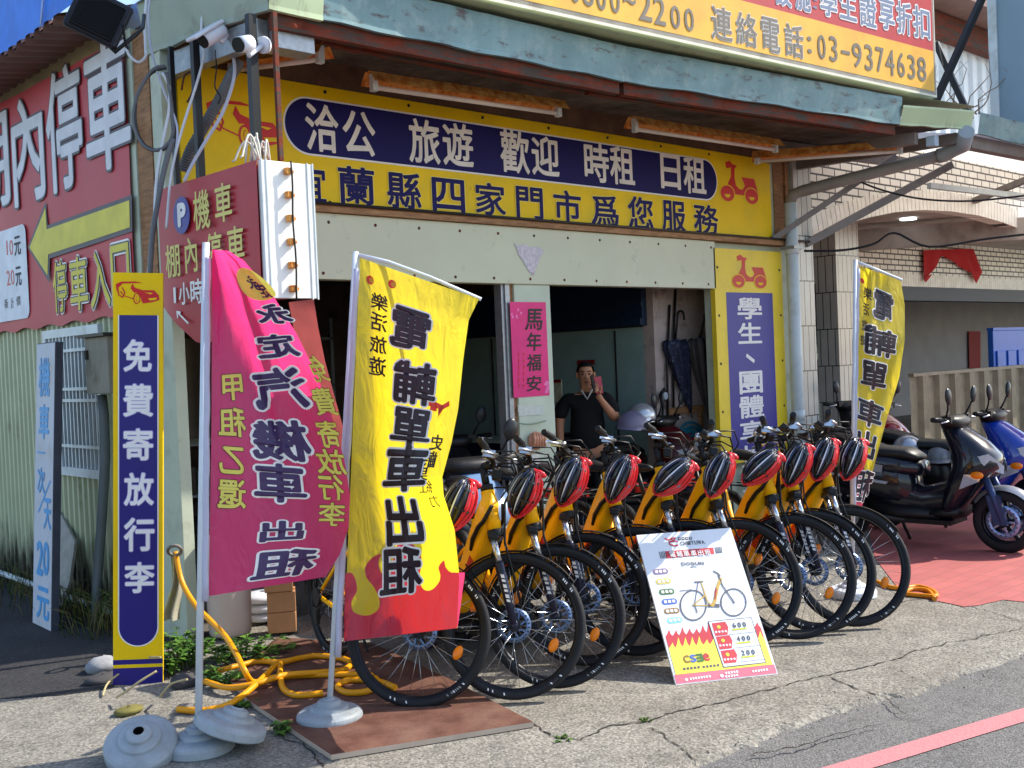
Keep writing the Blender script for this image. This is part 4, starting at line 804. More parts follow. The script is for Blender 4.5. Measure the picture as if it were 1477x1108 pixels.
# red flag
b1 = G(287, 1082); d1 = dep(b1)
def fold1(u, v):
    k = u - (.10 + .75 * v)
    z = .24 * u - .26 * (sab(k, .05) + k) * (1 - .5 * v) + .02 * math.sin(9 * u + 7 * v) * u + .012 * math.sin(26 * u - 11 * v) * u * (1 - v)
    return z + .012 * math.sin(14 * v + 6 * u) * u - .03 * math.exp(-((u - .45 - .2 * v) ** 2) / .003) * math.sin(math.pi * min(1, v * 1.1))
fl1 = Flag(b1, [(0, 306, 360), (.5, 305, 610), (1, 301, 860)], [(0, 330, 362), (.06, 352, 376), (.16, 395, 428), (.26, 428, 482), (.38, 459, 545), (.5, 482, 610), (.6, 497, 665), (.7, 505, 715), (.8, 503, 760), (.9, 490, 800), (1, 470, 832)], fold1)
a = Art(); zr = lambda x0, y0, x1, y1: (330 + x0 * .4513, 360 + y0 * .4513, 330 + x1 * .4513, 360 + y1 * .4513)
fl1.chars(a, '永定汽機車出租', [zr(92, 175, 192, 235), zr(92, 270, 215, 340), zr(85, 380, 245, 505), zr(80, 550, 250, 670), zr(85, 695, 245, 810), zr(95, 870, 245, 930), zr(85, 965, 265, 1045)], mi=1, bold=.035, lift=.0055, out=(2, .09), skew=.0)
fl1.chars(a, '甲租乙還', [(318, 540, 352, 578), (316, 590, 352, 630), (316, 642, 352, 684), (315, 693, 353, 733)], mi=3, bold=.022, lift=.0055, out=(4, .05))
fl1.chars(a, '免費寄放行李', [zr(265, 350, 312, 430), zr(272, 445, 340, 530), zr(285, 545, 350, 625), zr(285, 640, 370, 715), zr(290, 730, 365, 805), zr(290, 815, 370, 885)], mi=3, bold=.02, lift=.004, out=(4, .04))
u, v = fl1.uv(368, 412); a.disc(u, v, .30, .045, 3, .0025, n=30)
fl1.chars(a, '永定', [(358, 398, 372, 418), (374, 410, 388, 430)], mi=1, bold=.02, lift=.0045)
flag_thing('magenta red flag with mirrored lettering on a white pole, nearest the camera', b1, D(297, 350, d1), fl1, [MAG, cloth('flag_purple', (66, 44, 96), .2), FW_, cloth('flag_pale_yellow', (226, 212, 96), .15), cloth('flag_brown', (96, 44, 30), .2)], a, (48, 120), FG, BASEG, ((298, 372), (295, 866), .026), polew=.0155, sock=.068)
# far yellow flag
b3 = G(1230, 860); d3 = dep(b3)
def fold3(u, v): return .10 * math.sin(1.6 * u) * u + .03 * math.sin(7 * u + 6 * v) * u - .05 * math.exp(-((u - .25 - .1 * v) ** 2) / .01) * (1 - v) + .012 * math.sin(16 * v)
fl3 = Flag(b3, [(0, 1240, 384), (.5, 1236, 560), (1, 1229, 735)], [(0, 1299, 404), (.1, 1305, 440), (.25, 1305, 490), (.4, 1297, 545), (.6, 1279, 605), (.8, 1260, 675), (1, 1241, 737)], fold3)
a = Art(); a.poly([(0, 1), (0, .86), (.15, .80), (.3, .86), (.5, .80), (.7, .86), (1, .82), (1, 1)], 1, .0015)
fl3.chars(a, '電輔單車出租', [(1260, 420, 1288, 460), (1248, 474, 1291, 512), (1242, 524, 1279, 563), (1236, 578, 1273, 614), (1233, 624, 1264, 662), (1231, 680, 1254, 724)], mi=2, bold=.035, lift=.0045, out=(3, .07))
fl3.chars(a, '樂活旅遊', [(1246, 415, 1257, 432), (1245, 438, 1254, 455), (1243, 462, 1251, 478), (1241, 484, 1248, 498)], mi=2, bold=.02, lift=.003)
u, v = fl3.uv(1241, 404); a.disc(u + .04, v, .05, .012, 4, .003, n=12)
flag_thing('slim yellow flag with black lettering at the far end of the bikes', b3, D(1234, 375, d3), fl3, [YC, RC, INK, FW_, cloth('flag_red3', (206, 50, 30), .4)], a, (36, 90), FG, BASEW, ((1236, 388), (1230, 735), .021), bar=[(1233, 376), (1262, 388), (1301, 404)])
# loose base weights at the foot of the red flag
WG = 'spare round flag weights'
def weight(label, c, nrm):
    m = MB(); m.lathe(BPROF[1:], c, nrm, 48, sm=False); m.lathe([(.022, .112), (.017, .07)], c, nrm, 20, 1)
    m.tube([V(c) + V(nrm).normalized() * .02 + V(nrm).orthogonal().normalized() * .149, V(c) + V(nrm).normalized() * .02 + V(nrm).orthogonal().normalized() * .156], .014, 10, 1)
    tag(m.build('flag_weight', [BASEG, BLACK], loc=c), label, 'weight', WG)
c = G(205, 1096); weight('grey ribbed flag weight tilted up on edge, left of the pole', c + V((0, 0, .045)), (-.25, -.40, .80))
c = G(345, 1083); weight('grey ribbed flag weight propped to the right of the pole', c + V((-.02, .04, .075)), (.32, -.12, .93))

# ================================================================ BICYCLES
BYEL = mat('bike_yellow', (255, 184, 4), .4, var=.04, coat=.12)
TYRE = mat('tyre_rubber', (26, 26, 30), .7, var=.15, bump=.2, bscale=120)
RIMM = mat('rim_black', (22, 23, 28), .3, .4)
SILV = mat('silver_metal', (190, 192, 196), .22, .9, var=.05)
BLUES = mat('rotor_steel', (96, 116, 150), .35, .7, var=.1)
DNAVY = mat('fork_navy', (24, 28, 48), .3, var=.1)
AMBER = mat('amber_reflector', (226, 122, 14), .2, var=.05)
SKMARK = mat('mark_white', (222, 222, 222), .5)
FENM = mat('fender_black', (14, 14, 16), .5, spec=.25)
BRED = mat('bike_red_decal', (186, 40, 24), .35)
def circ(r, n, c=(0, 0)): return [(c[0] + r * math.cos(2 * math.pi * k / n), c[1] + r * math.sin(2 * math.pi * k / n)) for k in range(n)]
def wheel(root, name, cx_, R=.345, seed=0, rotor_y=.035):
    c = V((cx_, 0, R)); Y = (0, 1, 0); r = random.Random(seed)
    hub = MB(); hub.cyl(c - V((0, .055, 0)), c + V((0, .055, 0)), .017, 12); hub.cyl(c - V((0, .028, 0)), c - V((0, .022, 0)), .03, 14); hub.cyl(c + V((0, .022, 0)), c + V((0, .028, 0)), .03, 14)
    w_ = part(name, hub, BLACK, root)
    m = MB(); pr = circ(.0205, 12, (R - .0215, 0)); m.lathe(pr + pr[:1], c, Y, 64); part('tyre', m, TYRE, w_)
    m = MB(); pr = [(R - .040, -.011), (R - .030, -.013), (R - .030, .013), (R - .040, .011), (R - .055, .006), (R - .055, -.006), (R - .040, -.011)]; m.lathe(pr, c, Y, 64)
    for k in range(30):                                   # white script on rim and tyre wall
        a = r.choice((.6, 2.6, 4.4, 5.3)) + k % 10 * .035
        for sd in (-1, 1):
            q = lambda rr, aa: c + V((rr * math.cos(aa), sd * .0215, rr * math.sin(aa)))
            m.add([q(R - .031, a), q(R - .031, a + .02), q(R - .020, a + .03), q(R - .020, a + .012)], [(0, 1, 2, 3)], 1)
    part('rim', m, [RIMM, SKMARK], w_)
    m = MB()
    for k in range(28):
        a = 2 * math.pi * k / 28; b_ = a + (.55 if k % 2 else -.55); s_ = 1 if (k // 2) % 2 else -1
        m.tube([c + V((.028 * math.cos(b_), s_ * .024, .028 * math.sin(b_))), c + V(((R - .05) * math.cos(a), 0, (R - .05) * math.sin(a)))], .0013, 3)
    part('spokes', m, SILV, w_)
    m = MB(); nh = 16; c2 = c + V((0, rotor_y, 0)); pr = [(.060, -.0015), (.060, .0015), (.083, .0015), (.083, -.0015), (.060, -.0015)]; m.lathe(pr, c2, Y, 40)
    for k in range(8): a = k * math.pi / 4; m.bar(c2 + V((.022 * math.cos(a), 0, .022 * math.sin(a))), c2 + V((.063 * math.cos(a + .5), 0, .063 * math.sin(a + .5))), .008, .003, upv=Y)
    for k in range(24): a = k * math.pi / 12; m.cyl(c2 + V((.072 * math.cos(a), -.0022, .072 * math.sin(a))), c2 + V((.072 * math.cos(a), .0022, .072 * math.sin(a))), .0045, 6, 1)
    part('brake_rotor', m, [BLUES, BLACK], w_)
    m = MB(); a = r.uniform(0, 6)
    for k in range(2):
        a_ = a + k * math.pi; m.ell(c + V((.21 * math.cos(a_), 0, .21 * math.sin(a_))), .036, .012, .022, 12, 8, Rm=Matrix.Rotation(-a_ - 1.57, 3, 'Y'))
    part('reflector', m, AMBER, w_)
    return w_
K = V((-.15, 0, .78)); T = V((-.212, 0, .968)); AXIS = (T - K).normalized()
def steerM(deg): return Matrix.Translation(K) @ Matrix.Rotation(R_(deg), 4, AXIS) @ Matrix.Translation(-K)
FRONT = ('front_wheel', 'fork', 'front_fender', 'handlebar', 'control_cables')
def make_bike():
    t = thing('electric_bicycle', 'yellow step-through electric bicycle', 'bicycle')
    m = MB(); m.cyl(K + AXIS * .005, T, .034, 16)
    def sec(p, d_, hz, hy):       # rounded section across the tube
        d_ = V(d_).normalized(); u = V((0, 1, 0)); w_ = d_.cross(u); out = []
        for k in range(14):
            a = 2 * math.pi * k / 14; ca, sa = math.cos(a), math.sin(a); e = .55
            out.append(V(p) + u * hy * math.copysign(abs(ca) ** e, ca) + w_ * hz * math.copysign(abs(sa) ** e, sa))
        return out
    m.loft([sec((-.180, 0, .93), (-.5, 0, -.5), .042, .034), sec((-.215, 0, .86), (-.4, 0, -.6), .062, .042), sec((-.29, 0, .735), (-.45, 0, -.6), .072, .050), sec((-.43, 0, .53), (-.5, 0, -.6), .074, .052), sec((-.56, 0, .375), (-.5, 0, -.6), .060, .048), sec((-.62, 0, .30), (-.5, 0, -.5), .045, .045)])
    m.tube([(-.40, 0, .60), (-.50, 0, .56), (-.62, 0, .535), (-.745, 0, .56)], [.024, .022, .02, .018], 10)
    m.tube([(-.62, 0, .31), (-.70, 0, .50), (-.785, 0, .74)], .019, 12)
    for s_ in (-1, 1):
        m.tube([(-.755, s_ * .02, .64), (-.85, s_ * .055, .56), (-1.10, s_ * .068, .355)], .010, 8); m.tube([(-.62, s_ * .03, .30), (-.78, s_ * .055, .30), (-1.10, s_ * .068, .345)], .012, 8)
    m.bx(-1.125, -1.08, -.075, -.062, .32, .375); m.bx(-1.125, -1.08, .062, .075, .32, .375)
    part('frame', m, BYEL, t)
    m = MB()                                             # battery cover set into the down tube
    for s_ in (-1, 1): m.ob((-.335, s_ * .0525 - .001, .64), (-.15, 0, -.2), (0, .002, 0), (.035, 0, -.027))
    part('battery_decal', m, BRED, t)
    m = MB(); m.cyl((-.63, -.065, .30), (-.63, .065, .30), .078, 22); m.cyl((-.63, -.075, .30), (-.63, -.085, .30), .088, 28); m.bx(-.72, -.6, -.05, .05, .33, .39); part('motor', m, BLACK, t, bevel=.006)
    cr = MB(); cr.bar((-.63, -.095, .30), (-.50, -.105, .20), .016, .026, upv=(0, 1, 0)); cr.bar((-.63, .095, .30), (-.76, .105, .40), .016, .026, upv=(0, 1, 0)); c_ = part('crank', cr, DARKM, t)
    for p in ((-.50, -.155, .20), (-.76, .155, .40)): m = MB(); m.bx(p[0] - .045, p[0] + .045, p[1] - .045, p[1] + .045, p[2] - .012, p[2] + .012); part('pedal', m, BLACK, c_, bevel=.004)
    m = MB(); m.tube([(-.63, -.08, .385), (-1.10, -.08, .39)], .004, 5); m.tube([(-.63, -.08, .215), (-1.02, -.08, .27), (-1.08, -.08, .22), (-1.11, -.08, .30)], .004, 5); m.cyl((-1.10, -.07, .345), (-1.10, -.09, .345), .05, 20); m.bx(-1.11, -1.06, -.10, -.08, .20, .29); part('chain', m, DARKM, t)
    m = MB(); m.cyl((-.785, 0, .74), (-.845, 0, .90), .014, 10); part('seat_post', m, BLACK, t)
    m = MB(); m.loft([[V((x, hy * math.cos(a), .925 + hz * math.sin(a) + dz)) for a in [2 * math.pi * k / 12 for k in range(12)]] for x, hy, hz, dz in ((-.70, .012, .010, 0), (-.74, .026, .022, .002), (-.83, .036, .028, 0), (-.90, .075, .034, .006), (-.965, .082, .034, .012), (-.985, .06, .02, .014))]); part('saddle', m, BLACK, t)
    wheel(t, 'rear_wheel', -1.10, seed=3)
    m = MB(); cR = V((-1.10, 0, .345)); R_f = .357
    def arc(c, r, a0, a1, w_, n=26):
        def fn(u, v): a = R_(a0 + (a1 - a0) * u); q = v * 2 - 1; rr = r - .008 * q * q; return c + V((rr * math.cos(a), q * w_, rr * math.sin(a)))
        m.grid(fn, n, 6)
    arc(cR, R_f, 5, 190, .024); o = part('rear_fender', m, FENM, t)
    m = MB()
    for s_ in (-1, 1): m.tube([(-1.10, s_ * .08, .36), (-1.12, s_ * .07, .74), (-.80, s_ * .05, .74), (-.78, s_ * .02, .70)], .006, 6); m.tube([(-1.12, s_ * .07, .74), (-1.42, s_ * .06, .74), (-1.42, 0, .74)], .006, 6); m.tube([(-1.10, s_ * .08, .36), (-1.35, s_ * .07, .73)], .005, 6)
    for x in (-.9, -1.05, -1.2, -1.35): m.tube([(x, -.07, .742), (x, .07, .742)], .004, 5)
    m.bx(-1.46, -1.43, -.04, .04, .69, .75, 1); part('luggage_rack', m, [BLACK, BRED], t)
    m = MB(); m.tube([(-.98, .075, .30), (-.96, .16, .02), (-.94, .17, .015)], .008, 6); part('kickstand', m, DARKM, t)
    # front end
    w_ = wheel(t, 'front_wheel', 0., seed=8)
    fk = MB(); fk.cyl(K - AXIS * .035, K + AXIS * .004, .040, 18); fk.ob(K + V((-.025, -.085, -.05)), (.05, 0, 0), (0, .17, 0), (0, 0, .032)); f_ = part('fork', fk, BLACK, t, bevel=.006)
    for s_ in (-1, 1):
        top = K + V((.0, s_ * .062, -.045)); bot = V((0, s_ * .062, .345)); md = top.lerp(bot, .32)
        m = MB(); m.cyl(top, md, .0165, 14); part('stanchion', m, SILV, f_)
        m = MB(); m.tube([md + (top - md) * .12, md, md.lerp(bot, .5), bot], [.022, .0235, .021, .016], 14); m.ell(bot, .02, .014, .024, 10, 8)
        for k in range(6):
            p = md.lerp(bot, .16 + .085 * k); dd = (bot - md).normalized(); 
            for sd in (-1, 1): m.ob(p + V((-.008, sd * .0215 * (1 if sd > 0 else 1) - .001, 0)), (.017, 0, 0), (0, .002, 0), dd * (.012 if k % 2 else .017), 1)
            m.ob(p + V((.0195, -.008, 0)), (.003, 0, 0), (0, .016, 0), dd * .014, 1)
        part('fork_leg', m, [DNAVY, SKMARK], f_)
    m = MB(); arc(V((0, 0, .345)), R_f, 42, 172, .024); 
    for s_ in (-1, 1): m.tube([(0, s_ * .065, .345), (-.27, s_ * .03, .60)], .0025, 5)
    part('front_fender', m, FENM, t)
    S_ = T + AXIS * .12; hb = MB(); hb.cyl(T, T + AXIS * .03, .033, 14); hb.cyl(T + AXIS * .02, S_, .019, 12); hb.tube([S_, S_ + V((.05, 0, .02))], .02, 10)
    B0 = S_ + V((.05, 0, .02)); hb.tube([B0 + V((-.06, -.30, .045)), B0 + V((-.025, -.16, .035)), B0 + V((0, -.06, 0)), B0 + V((0, .06, 0)), B0 + V((-.025, .16, .035)), B0 + V((-.06, .30, .045))], .0125, 10); h_ = part('handlebar', hb, BLACK, t)
    for s_ in (-1, 1):
        e0 = B0 + V((-.037, s_ * .205, .039)); e1 = B0 + V((-.065, s_ * .325, .047))
        m = MB(); m.tube([e0, e0.lerp(e1, .1), e0.lerp(e1, .5), e0.lerp(e1, .92), e1], [.014, .0185, .0165, .018, .015], 12); part('grip', m, BLACK, h_)
        m = MB(); m.tube([B0 + V((-.03, s_ * .16, .025)), B0 + V((.02, s_ * .175, .015)), B0 + V((.0, s_ * .25, .005)), B0 + V((-.045, s_ * .315, .0))], [.012, .010, .008, .007], 8); m.bx(B0.x - .05, B0.x + .01, B0.y + s_ * .17 - .018, B0.y + s_ * .17 + .018, B0.z + .0, B0.z + .035); part('brake_lever', m, SILV, h_)
    m = MB(); m.ob(B0 + V((-.01, -.045, .02)), (-.05, 0, .03), (0, .09, 0), (.012, 0, .02)); part('display', m, BLACK, h_, bevel=.004)
    m = MB(); m.cyl(B0 + V((-.045, .11, .04)), B0 + V((-.045, .11, .075)), .022, 14, r2=.016); part('bell', m, SILV, h_)
    m = MB(); m.ob(B0 + V((.0, -.03, -.075)), (.045, 0, 0), (0, .06, 0), (0, 0, .05)); part('headlamp', m, BLACK, h_, bevel=.006)
    m = MB()
    for s_ in (-1, 1): m.tube([B0 + V((-.02, s_ * .15, .02)), B0 + V((.09, s_ * .11, .02)), B0 + V((.13, s_ * .05, -.06)), B0 + V((.08, s_ * .01, -.18)), K + V((.055, s_ * .03, -.05)), V((.02, s_ * .07, .45))], .0055, 6); m.tube([B0 + V((-.03, s_ * .17, .03)), B0 + V((.10, s_ * .15, .05)), B0 + V((.15, s_ * .06, .0)), B0 + V((.10, 0, -.10)), T + V((.03, 0, .02))], .0045, 6)
    m.tube([B0 + V((0, .02, 0)), B0 + V((.11, .03, -.05)), B0 + V((.06, -.01, -.16))], .004, 5); part('control_cables', m, BLACK, t)
    m = MB(); m.tube([T + V((.10, -.03, -.06)), T + V((.05, -.055, -.14)), K + V((-.05, -.064, .02)), K + V((-.13, -.058, -.05)), K + V((-.17, -.05, -.11))], [.010, .012, .012, .012, .010], 8)
    m.tube([T + V((.10, .03, -.06)), T + V((.05, .055, -.14)), K + V((-.05, .064, .02)), K + V((-.13, .058, -.05)), K + V((-.17, .05, -.11))], .010, 8); part('cable_bundle', m, BLACK, t)
    return t
HD = V((-.2195, -.9756, 0)); RZ = math.atan2(HD.y, HD.x)
crowns = [(614, 806), (717, 765), (783, 758), (858, 748), (930, 737), (996, 730), (1046, 722), (1112, 721), (1148, 714), (1193, 712)]
BLAB = ['yellow electric bicycle nearest the camera, half hidden behind the yellow flag', 'second yellow electric bicycle from the yellow flag, fork beside the flag edge', 'third yellow electric bicycle from the flag, brake rotor fully in view', 'fourth yellow electric bicycle, just left of the white price poster', 'fifth yellow electric bicycle, its wheel hidden behind the poster top left', 'sixth yellow electric bicycle, fork meeting the top edge of the poster', 'seventh yellow electric bicycle, at the upper right corner of the poster', 'third yellow electric bicycle from the far end of the row', 'second yellow electric bicycle from the far end of the row', 'last yellow electric bicycle at the far end beside the slim flag']
bike0 = make_bike(); rb = random.Random(21); BPOS = []
ROWP = V((.098, -2.31, 0)); ROWD = (V((2.65, -2.845, 0)) - ROWP)
for i, cpx in enumerate(crowns):
    b = bike0 if i == 0 else copy_tree(bike0)
    cw = G(cpx[0], cpx[1], .78); xy = V((cw.x, cw.y, 0)) + HD * .15
    s_ = (xy - ROWP).dot(ROWD) / ROWD.dot(ROWD)
    # slide along the sight line back on to the row line
    vd = V((xy.x - CAM.x, xy.y - CAM.y, 0)).normalized(); nrm_ = V((-ROWD.y, ROWD.x, 0)); off = (ROWP - xy).dot(nrm_) / vd.dot(nrm_)
    xy = xy + vd * off * .8
    b.location = (xy.x, xy.y, .002); b.rotation_euler = (R_(rb.uniform(-2, 2)), 0, RZ + R_(rb.uniform(-2.5, 2.5)))
    tag(b, BLAB[i], 'bicycle', 'rental bicycles parked in a row'); BPOS.append(xy)
    st = 60 + rb.uniform(-5, 5) - (6, 0, 0, 8, 8, 8, 0, 0, 0, 0)[i]; xy = xy - HD * (.30, .03, .06, .29, .26, .22, .04, 0, .02, 0)[i]; b.location = (xy.x, xy.y, .002)
    for ch in b.children:
        if ch.name.split('.')[0] in FRONT: ch.matrix_local = steerM(st)
# helmets hanging on the handlebars
HBLK = mat('helmet_black', (16, 17, 22), .22, var=.1, coat=.6); HNAV = mat('helmet_navy', (30, 42, 74), .2, var=.1, coat=.6); HRED = mat('helmet_red', (206, 18, 28), .25, var=.05, coat=.6); HWHT = mat('helmet_white', (214, 218, 226), .25)
def make_helmet():
    t = thing('bicycle_helmet', 'black and red bicycle helmet', 'helmet')
    L, Wd, Hh = .128, .074, .10
    def P(a, f, k=1., q=1.):
        k2 = k * (1 - .34 * max(0, math.sin(a)) ** 1.5)
        return V((L * k * math.sin(a), Wd * k2 * math.sin(f) * math.cos(a) ** .8, Hh * k2 * math.cos(f) * math.cos(a) ** .8))
    def P_(a, f, k=1.):                 # a along the length, f across; dome in +Z
        return V((L * k * math.sin(a), Wd * k * math.sin(f) * math.cos(a) ** .8, Hh * k * math.cos(f) * math.cos(a) ** .8))
    m = MB(); m.grid(lambda u, v: P(-1.5 + 3. * u, -1.5 + 3. * v, .90), 16, 12); part('liner', m, BLACK, t)
    cols = [HBLK, HNAV, HBLK, HNAV, HBLK, HRED, HRED]
    m = MB()
    for k in range(7):
        f0 = -1.42 + k * .40; wid = .25 if k not in (5, 6) else .34
        def fn(u, v): 
            a = -1.45 + 2.9 * u; f = f0 + wid * v * (1 - .0 * u); e = 1. + (.02 if .2 < v < .8 else -.05); return P(a, f * (.75 + .25 * math.cos(a)), e)
        m.grid(fn, 18, 5, {HBLK: 0, HNAV: 1, HRED: 2}[cols[k]])
        if k in (0, 1, 3): 
            def fn2(u, v): a = -.9 + (1.5 if k == 1 else 1.9) * u; f = f0 + wid * (.05 + .4 * v * math.sin(math.pi * u)); return P(a, f * (.75 + .25 * math.cos(a)), 1.03)
            m.grid(fn2, 12, 1, 3)
    for a in (-.75, .05, .8):
        m.grid(lambda u, v: P(a + .09 * v, -1.4 + 2.8 * u, .985), 16, 1, 0)
    part('shell', m, [HBLK, HNAV, HRED, HWHT], t)
    m = MB(); m.tube([P(1.5 * math.cos(k * math.pi / 16), 1.5 * math.sin(k * math.pi / 16), 1.) for k in range(-5, 18)], .008, 6); m.tube([P(1.5 * math.cos(k * math.pi / 16), 1.5 * math.sin(k * math.pi / 16), 1.) for k in range(17, 28)], .007, 6, 1); part('rim', m, [HRED, HBLK], t)
    m = MB(); m.tube([(-.08, .06, 0), (-.05, .05, -.10), (0, 0, -.16), (-.05, -.05, -.10), (-.08, -.06, 0)], .004, 5); m.tube([(.06, .06, 0), (.0, .0, -.16), (.06, -.06, 0)], .004, 5); part('strap', m, BLACK, t)
    m = MB(); m.ell((-.122, .03, .018), .018, .036, .012, 12, 8); part('visor_tip', m, HRED, t)
    return t
hel0 = make_helmet(); hpx = [(656, 735), (752, 716), (818, 700), (889, 696), (966, 694), (1031, 690), (1092, 680), (1143, 676), (1181, 668), (1223, 668)]
HL = ['black and red helmet by the edge of the yellow flag', 'helmet with navy and white stripes hanging left of the pillar', 'red edged black helmet hanging right of the pillar notice', 'red edged helmet hanging below the standing man', 'helmet tilted forward hanging left of the teal hose coil', 'helmet hanging under the teal hose coil', 'helmet hanging in front of the vertical pier sign', 'helmet hanging under the drainpipe', 'second red edged helmet from the far end of the bicycles', 'last helmet at the far end, against the slim yellow flag']
for i, p in enumerate(hpx):
    h = hel0 if i == 0 else copy_tree(hel0)
    q = BPOS[i]; c = D(p[0] + 5, p[1] - 5, dep(V((q.x, q.y, .9))) + .10)
    La = (RT * -.42 + V((0, 0, -.9)) + FW * rb.uniform(-.2, .2)).normalized() if i not in (4, 6) else (RT * -.75 + V((0, 0, -.66))).normalized()
    Na = (RT * .02 - FW * .9 + V((0, 0, .30))); Na = (Na - La * Na.dot(La)).normalized(); Ya = Na.cross(La)
    h.matrix_world = Matrix(((La.x, Ya.x, Na.x, c.x), (La.y, Ya.y, Na.y, c.y), (La.z, Ya.z, Na.z, c.z), (0, 0, 0, 1)))
    tag(h, HL[i], 'helmet', 'helmets hung on the handlebars')

# ================================================================ NEIGHBOUR TO THE RIGHT
nb = thing('brick_building', 'cream brick house with arched arcade front beyond the drainpipe', 'house', (10, 0, 0))
CRB = bricks('cream_brick', (240, 236, 224), (230, 224, 212), (58, 52, 50), .24, .088, .010, bump=.4, rough=.5)
CRB2 = bricks('cream_brick_small', (240, 236, 224), (230, 224, 212), (52, 48, 46), .24, .088, .012, bump=.4, rough=.5)
PLAST = mat('arcade_plaster', (174, 166, 158), .75, var=.1, scale=3, col2=(110, 98, 92), cov=.2, sharp=.4)
LAMP = mat('downlight_face', (225, 240, 250), .3); LAMP.node_tree.nodes['Principled BSDF'].inputs['Emission Color'].default_value = (.85, .95, 1, 1); LAMP.node_tree.nodes['Principled BSDF'].inputs['Emission Strength'].default_value = 2.
arch = [F(a, b, 0) for a, b in ((1163, 346), (1180, 338), (1200, 330), (1225, 320), (1255, 312), (1290, 305), (1330, 302), (1370, 304), (1410, 310), (1445, 320), (1477, 332), (1530, 352))]
m = MB(); m.prism([(p.x, p.z) for p in arch] + [(arch[-1].x + .02, 4.12), (6.98, 4.12)], (0, 0, 0), (1, 0, 0), (0, 0, 1), -.2); part('front_wall', m, CRB, nb)
m = MB(); r_ = random.Random(8); acc = 0
ap = []
for a, b in zip(arch[:-1], arch[1:]):
    k = max(1, int((b - a).length / .088))
    for i in range(k): ap.append(a.lerp(b, i / k))
for a, b in zip(ap[:-1], ap[1:]):
    t_ = (b - a).normalized(); u_ = V((-t_.z, 0, t_.x)); m.ob(a + u_ * -.01 + V((0, -.018, 0)) + t_ * .006, t_ * ((b - a).length - .012), u_ * .235, V((0, .02, 0)))
part('arch_course', m, mat('arch_brick', (238, 233, 220), .5, var=.12, scale=6), nb)
m = MB(); m.bx(6.98, 45, .2, 2.7, 3.34, 3.42); part('arcade_ceiling', m, PLAST, nb)
for p in ((1310, 315), (1420, 328)):
    q = G(p[0], p[1], 3.335); m = MB(); m.cyl(q, q - V((0, 0, .02)), .11, 20); part('downlight', m, LAMP, nb)
A_ = G(1172, 352, 3.12); B_ = G(1500, 328, 3.12); m = MB(); m.bar(A_, B_, .12, .30); A2 = G(1168, 330, 3.25); part('arcade_beam', m, PLAST, nb)
yl = 2.5; m = MB(); z0 = F(1300, 413, yl).z; x0 = F(1236, 400, yl).x; m.bx(x0, 45, yl, yl + .2, z0, 3.6); part('back_wall', m, CRB2, nb)
m = MB(); m.bx(x0, 22, yl - .02, yl + .22, z0 - .23, z0 - .002)
for k in range(110): m.bx(x0 + k * .085, x0 + k * .085 + .075, yl - .015, yl, z0 + .0, z0 + .2, 1)
part('lintel', m, [DBLUE, mat('arch_brick', (1, 1, 1))], nb)
m = MB(); m.bx(11, 45, 6.0, 6.1, 0, 3.4); m.bx(11.0, 11.1, 2.5, 6, 0, 3.4); m.bx(11, 45, 2.7, 6.1, 3.3, 3.38); part('inner_wall', m, mat('arcade_inner', (146, 140, 138), .8, var=.1, scale=2), nb)
# recess with blue shutter
y_ = 1.3; q0 = F(1166, 365, y_); q1 = F(1240, 411, y_); m = MB(); m.bx(7.02, q1.x, y_, y_ + .3, q1.z, 3.34); part('recess_beam', m, PLAST, nb)
q0 = F(1166, 412, y_ + .2); q1 = F(1200, 495, y_ + .2); m = MB(); 
for k in range(14): m.tube([(q0.x - .2, y_ + .2, q1.z + (q0.z - q1.z) * (k + .5) / 14), (q1.x, y_ + .2, q1.z + (q0.z - q1.z) * (k + .5) / 14)], .045, 8)
part('blue_shutter', m, mat('shutter_blue', (38, 62, 92), .5), nb)
m = MB(); m.bx(7.02, 11, 2.0, 2.1, 0, 3.3); part('recess_wall', m, mat('recess_dark', (66, 60, 60), .8, var=.15), nb)
q0 = F(1207, 412, 1.0); q1 = F(1240, 412, 1.0); m = MB(); m.bx(q0.x, q1.x, 1.0, 1.3, 0, 3.3); part('tiled_pillar', m, TILE, nb)
# neighbour's own canopy, then an unseen awning added for shade
n0 = V((7.35, -1.66, 3.56)); n1 = V((11.5, -2.1, 3.46)); m = MB(); fascia(m, [n0, n1], 0, .2, .03); part('canopy_fascia', m, TURQ, nb)
m = MB(); m.add([n0, n1, V((13, 0, 3.9)), V((7.1, 0, 3.9))], [(0, 1, 2, 3)]); part('canopy_sheet', m, cloth('translucent_sheet', (236, 234, 226), .6), nb); m = MB(); m.bx(8.45, 14, -4.2, -1.9, 3.58, 3.62); part('added_shade_awning', m, mat('shade_awning_white', (226, 226, 222), .6, var=.05), nb); m = MB(); m.bar(n0 + V((.1, .15, -.04)), n1 + V((0, .15, -.04)), .1, .12); part('canopy_edge_beam', m, SQT, nb)  # awning is added out of view to throw shade over the scooters
m = MB(); m.bar(F(1405, 290, -.02), G(1480, 250, 3.5) + V((.3, 0, 0)), .07, .07); part('canopy_bracket', m, SQT, nb)
m = MB(); a_ = F(1390, 255, -.03); m.bar(G(1340, 268, 3.3), G(1490, 285, 3.3), .05, .06); part('lamp_rail', m, WPVC, nb)
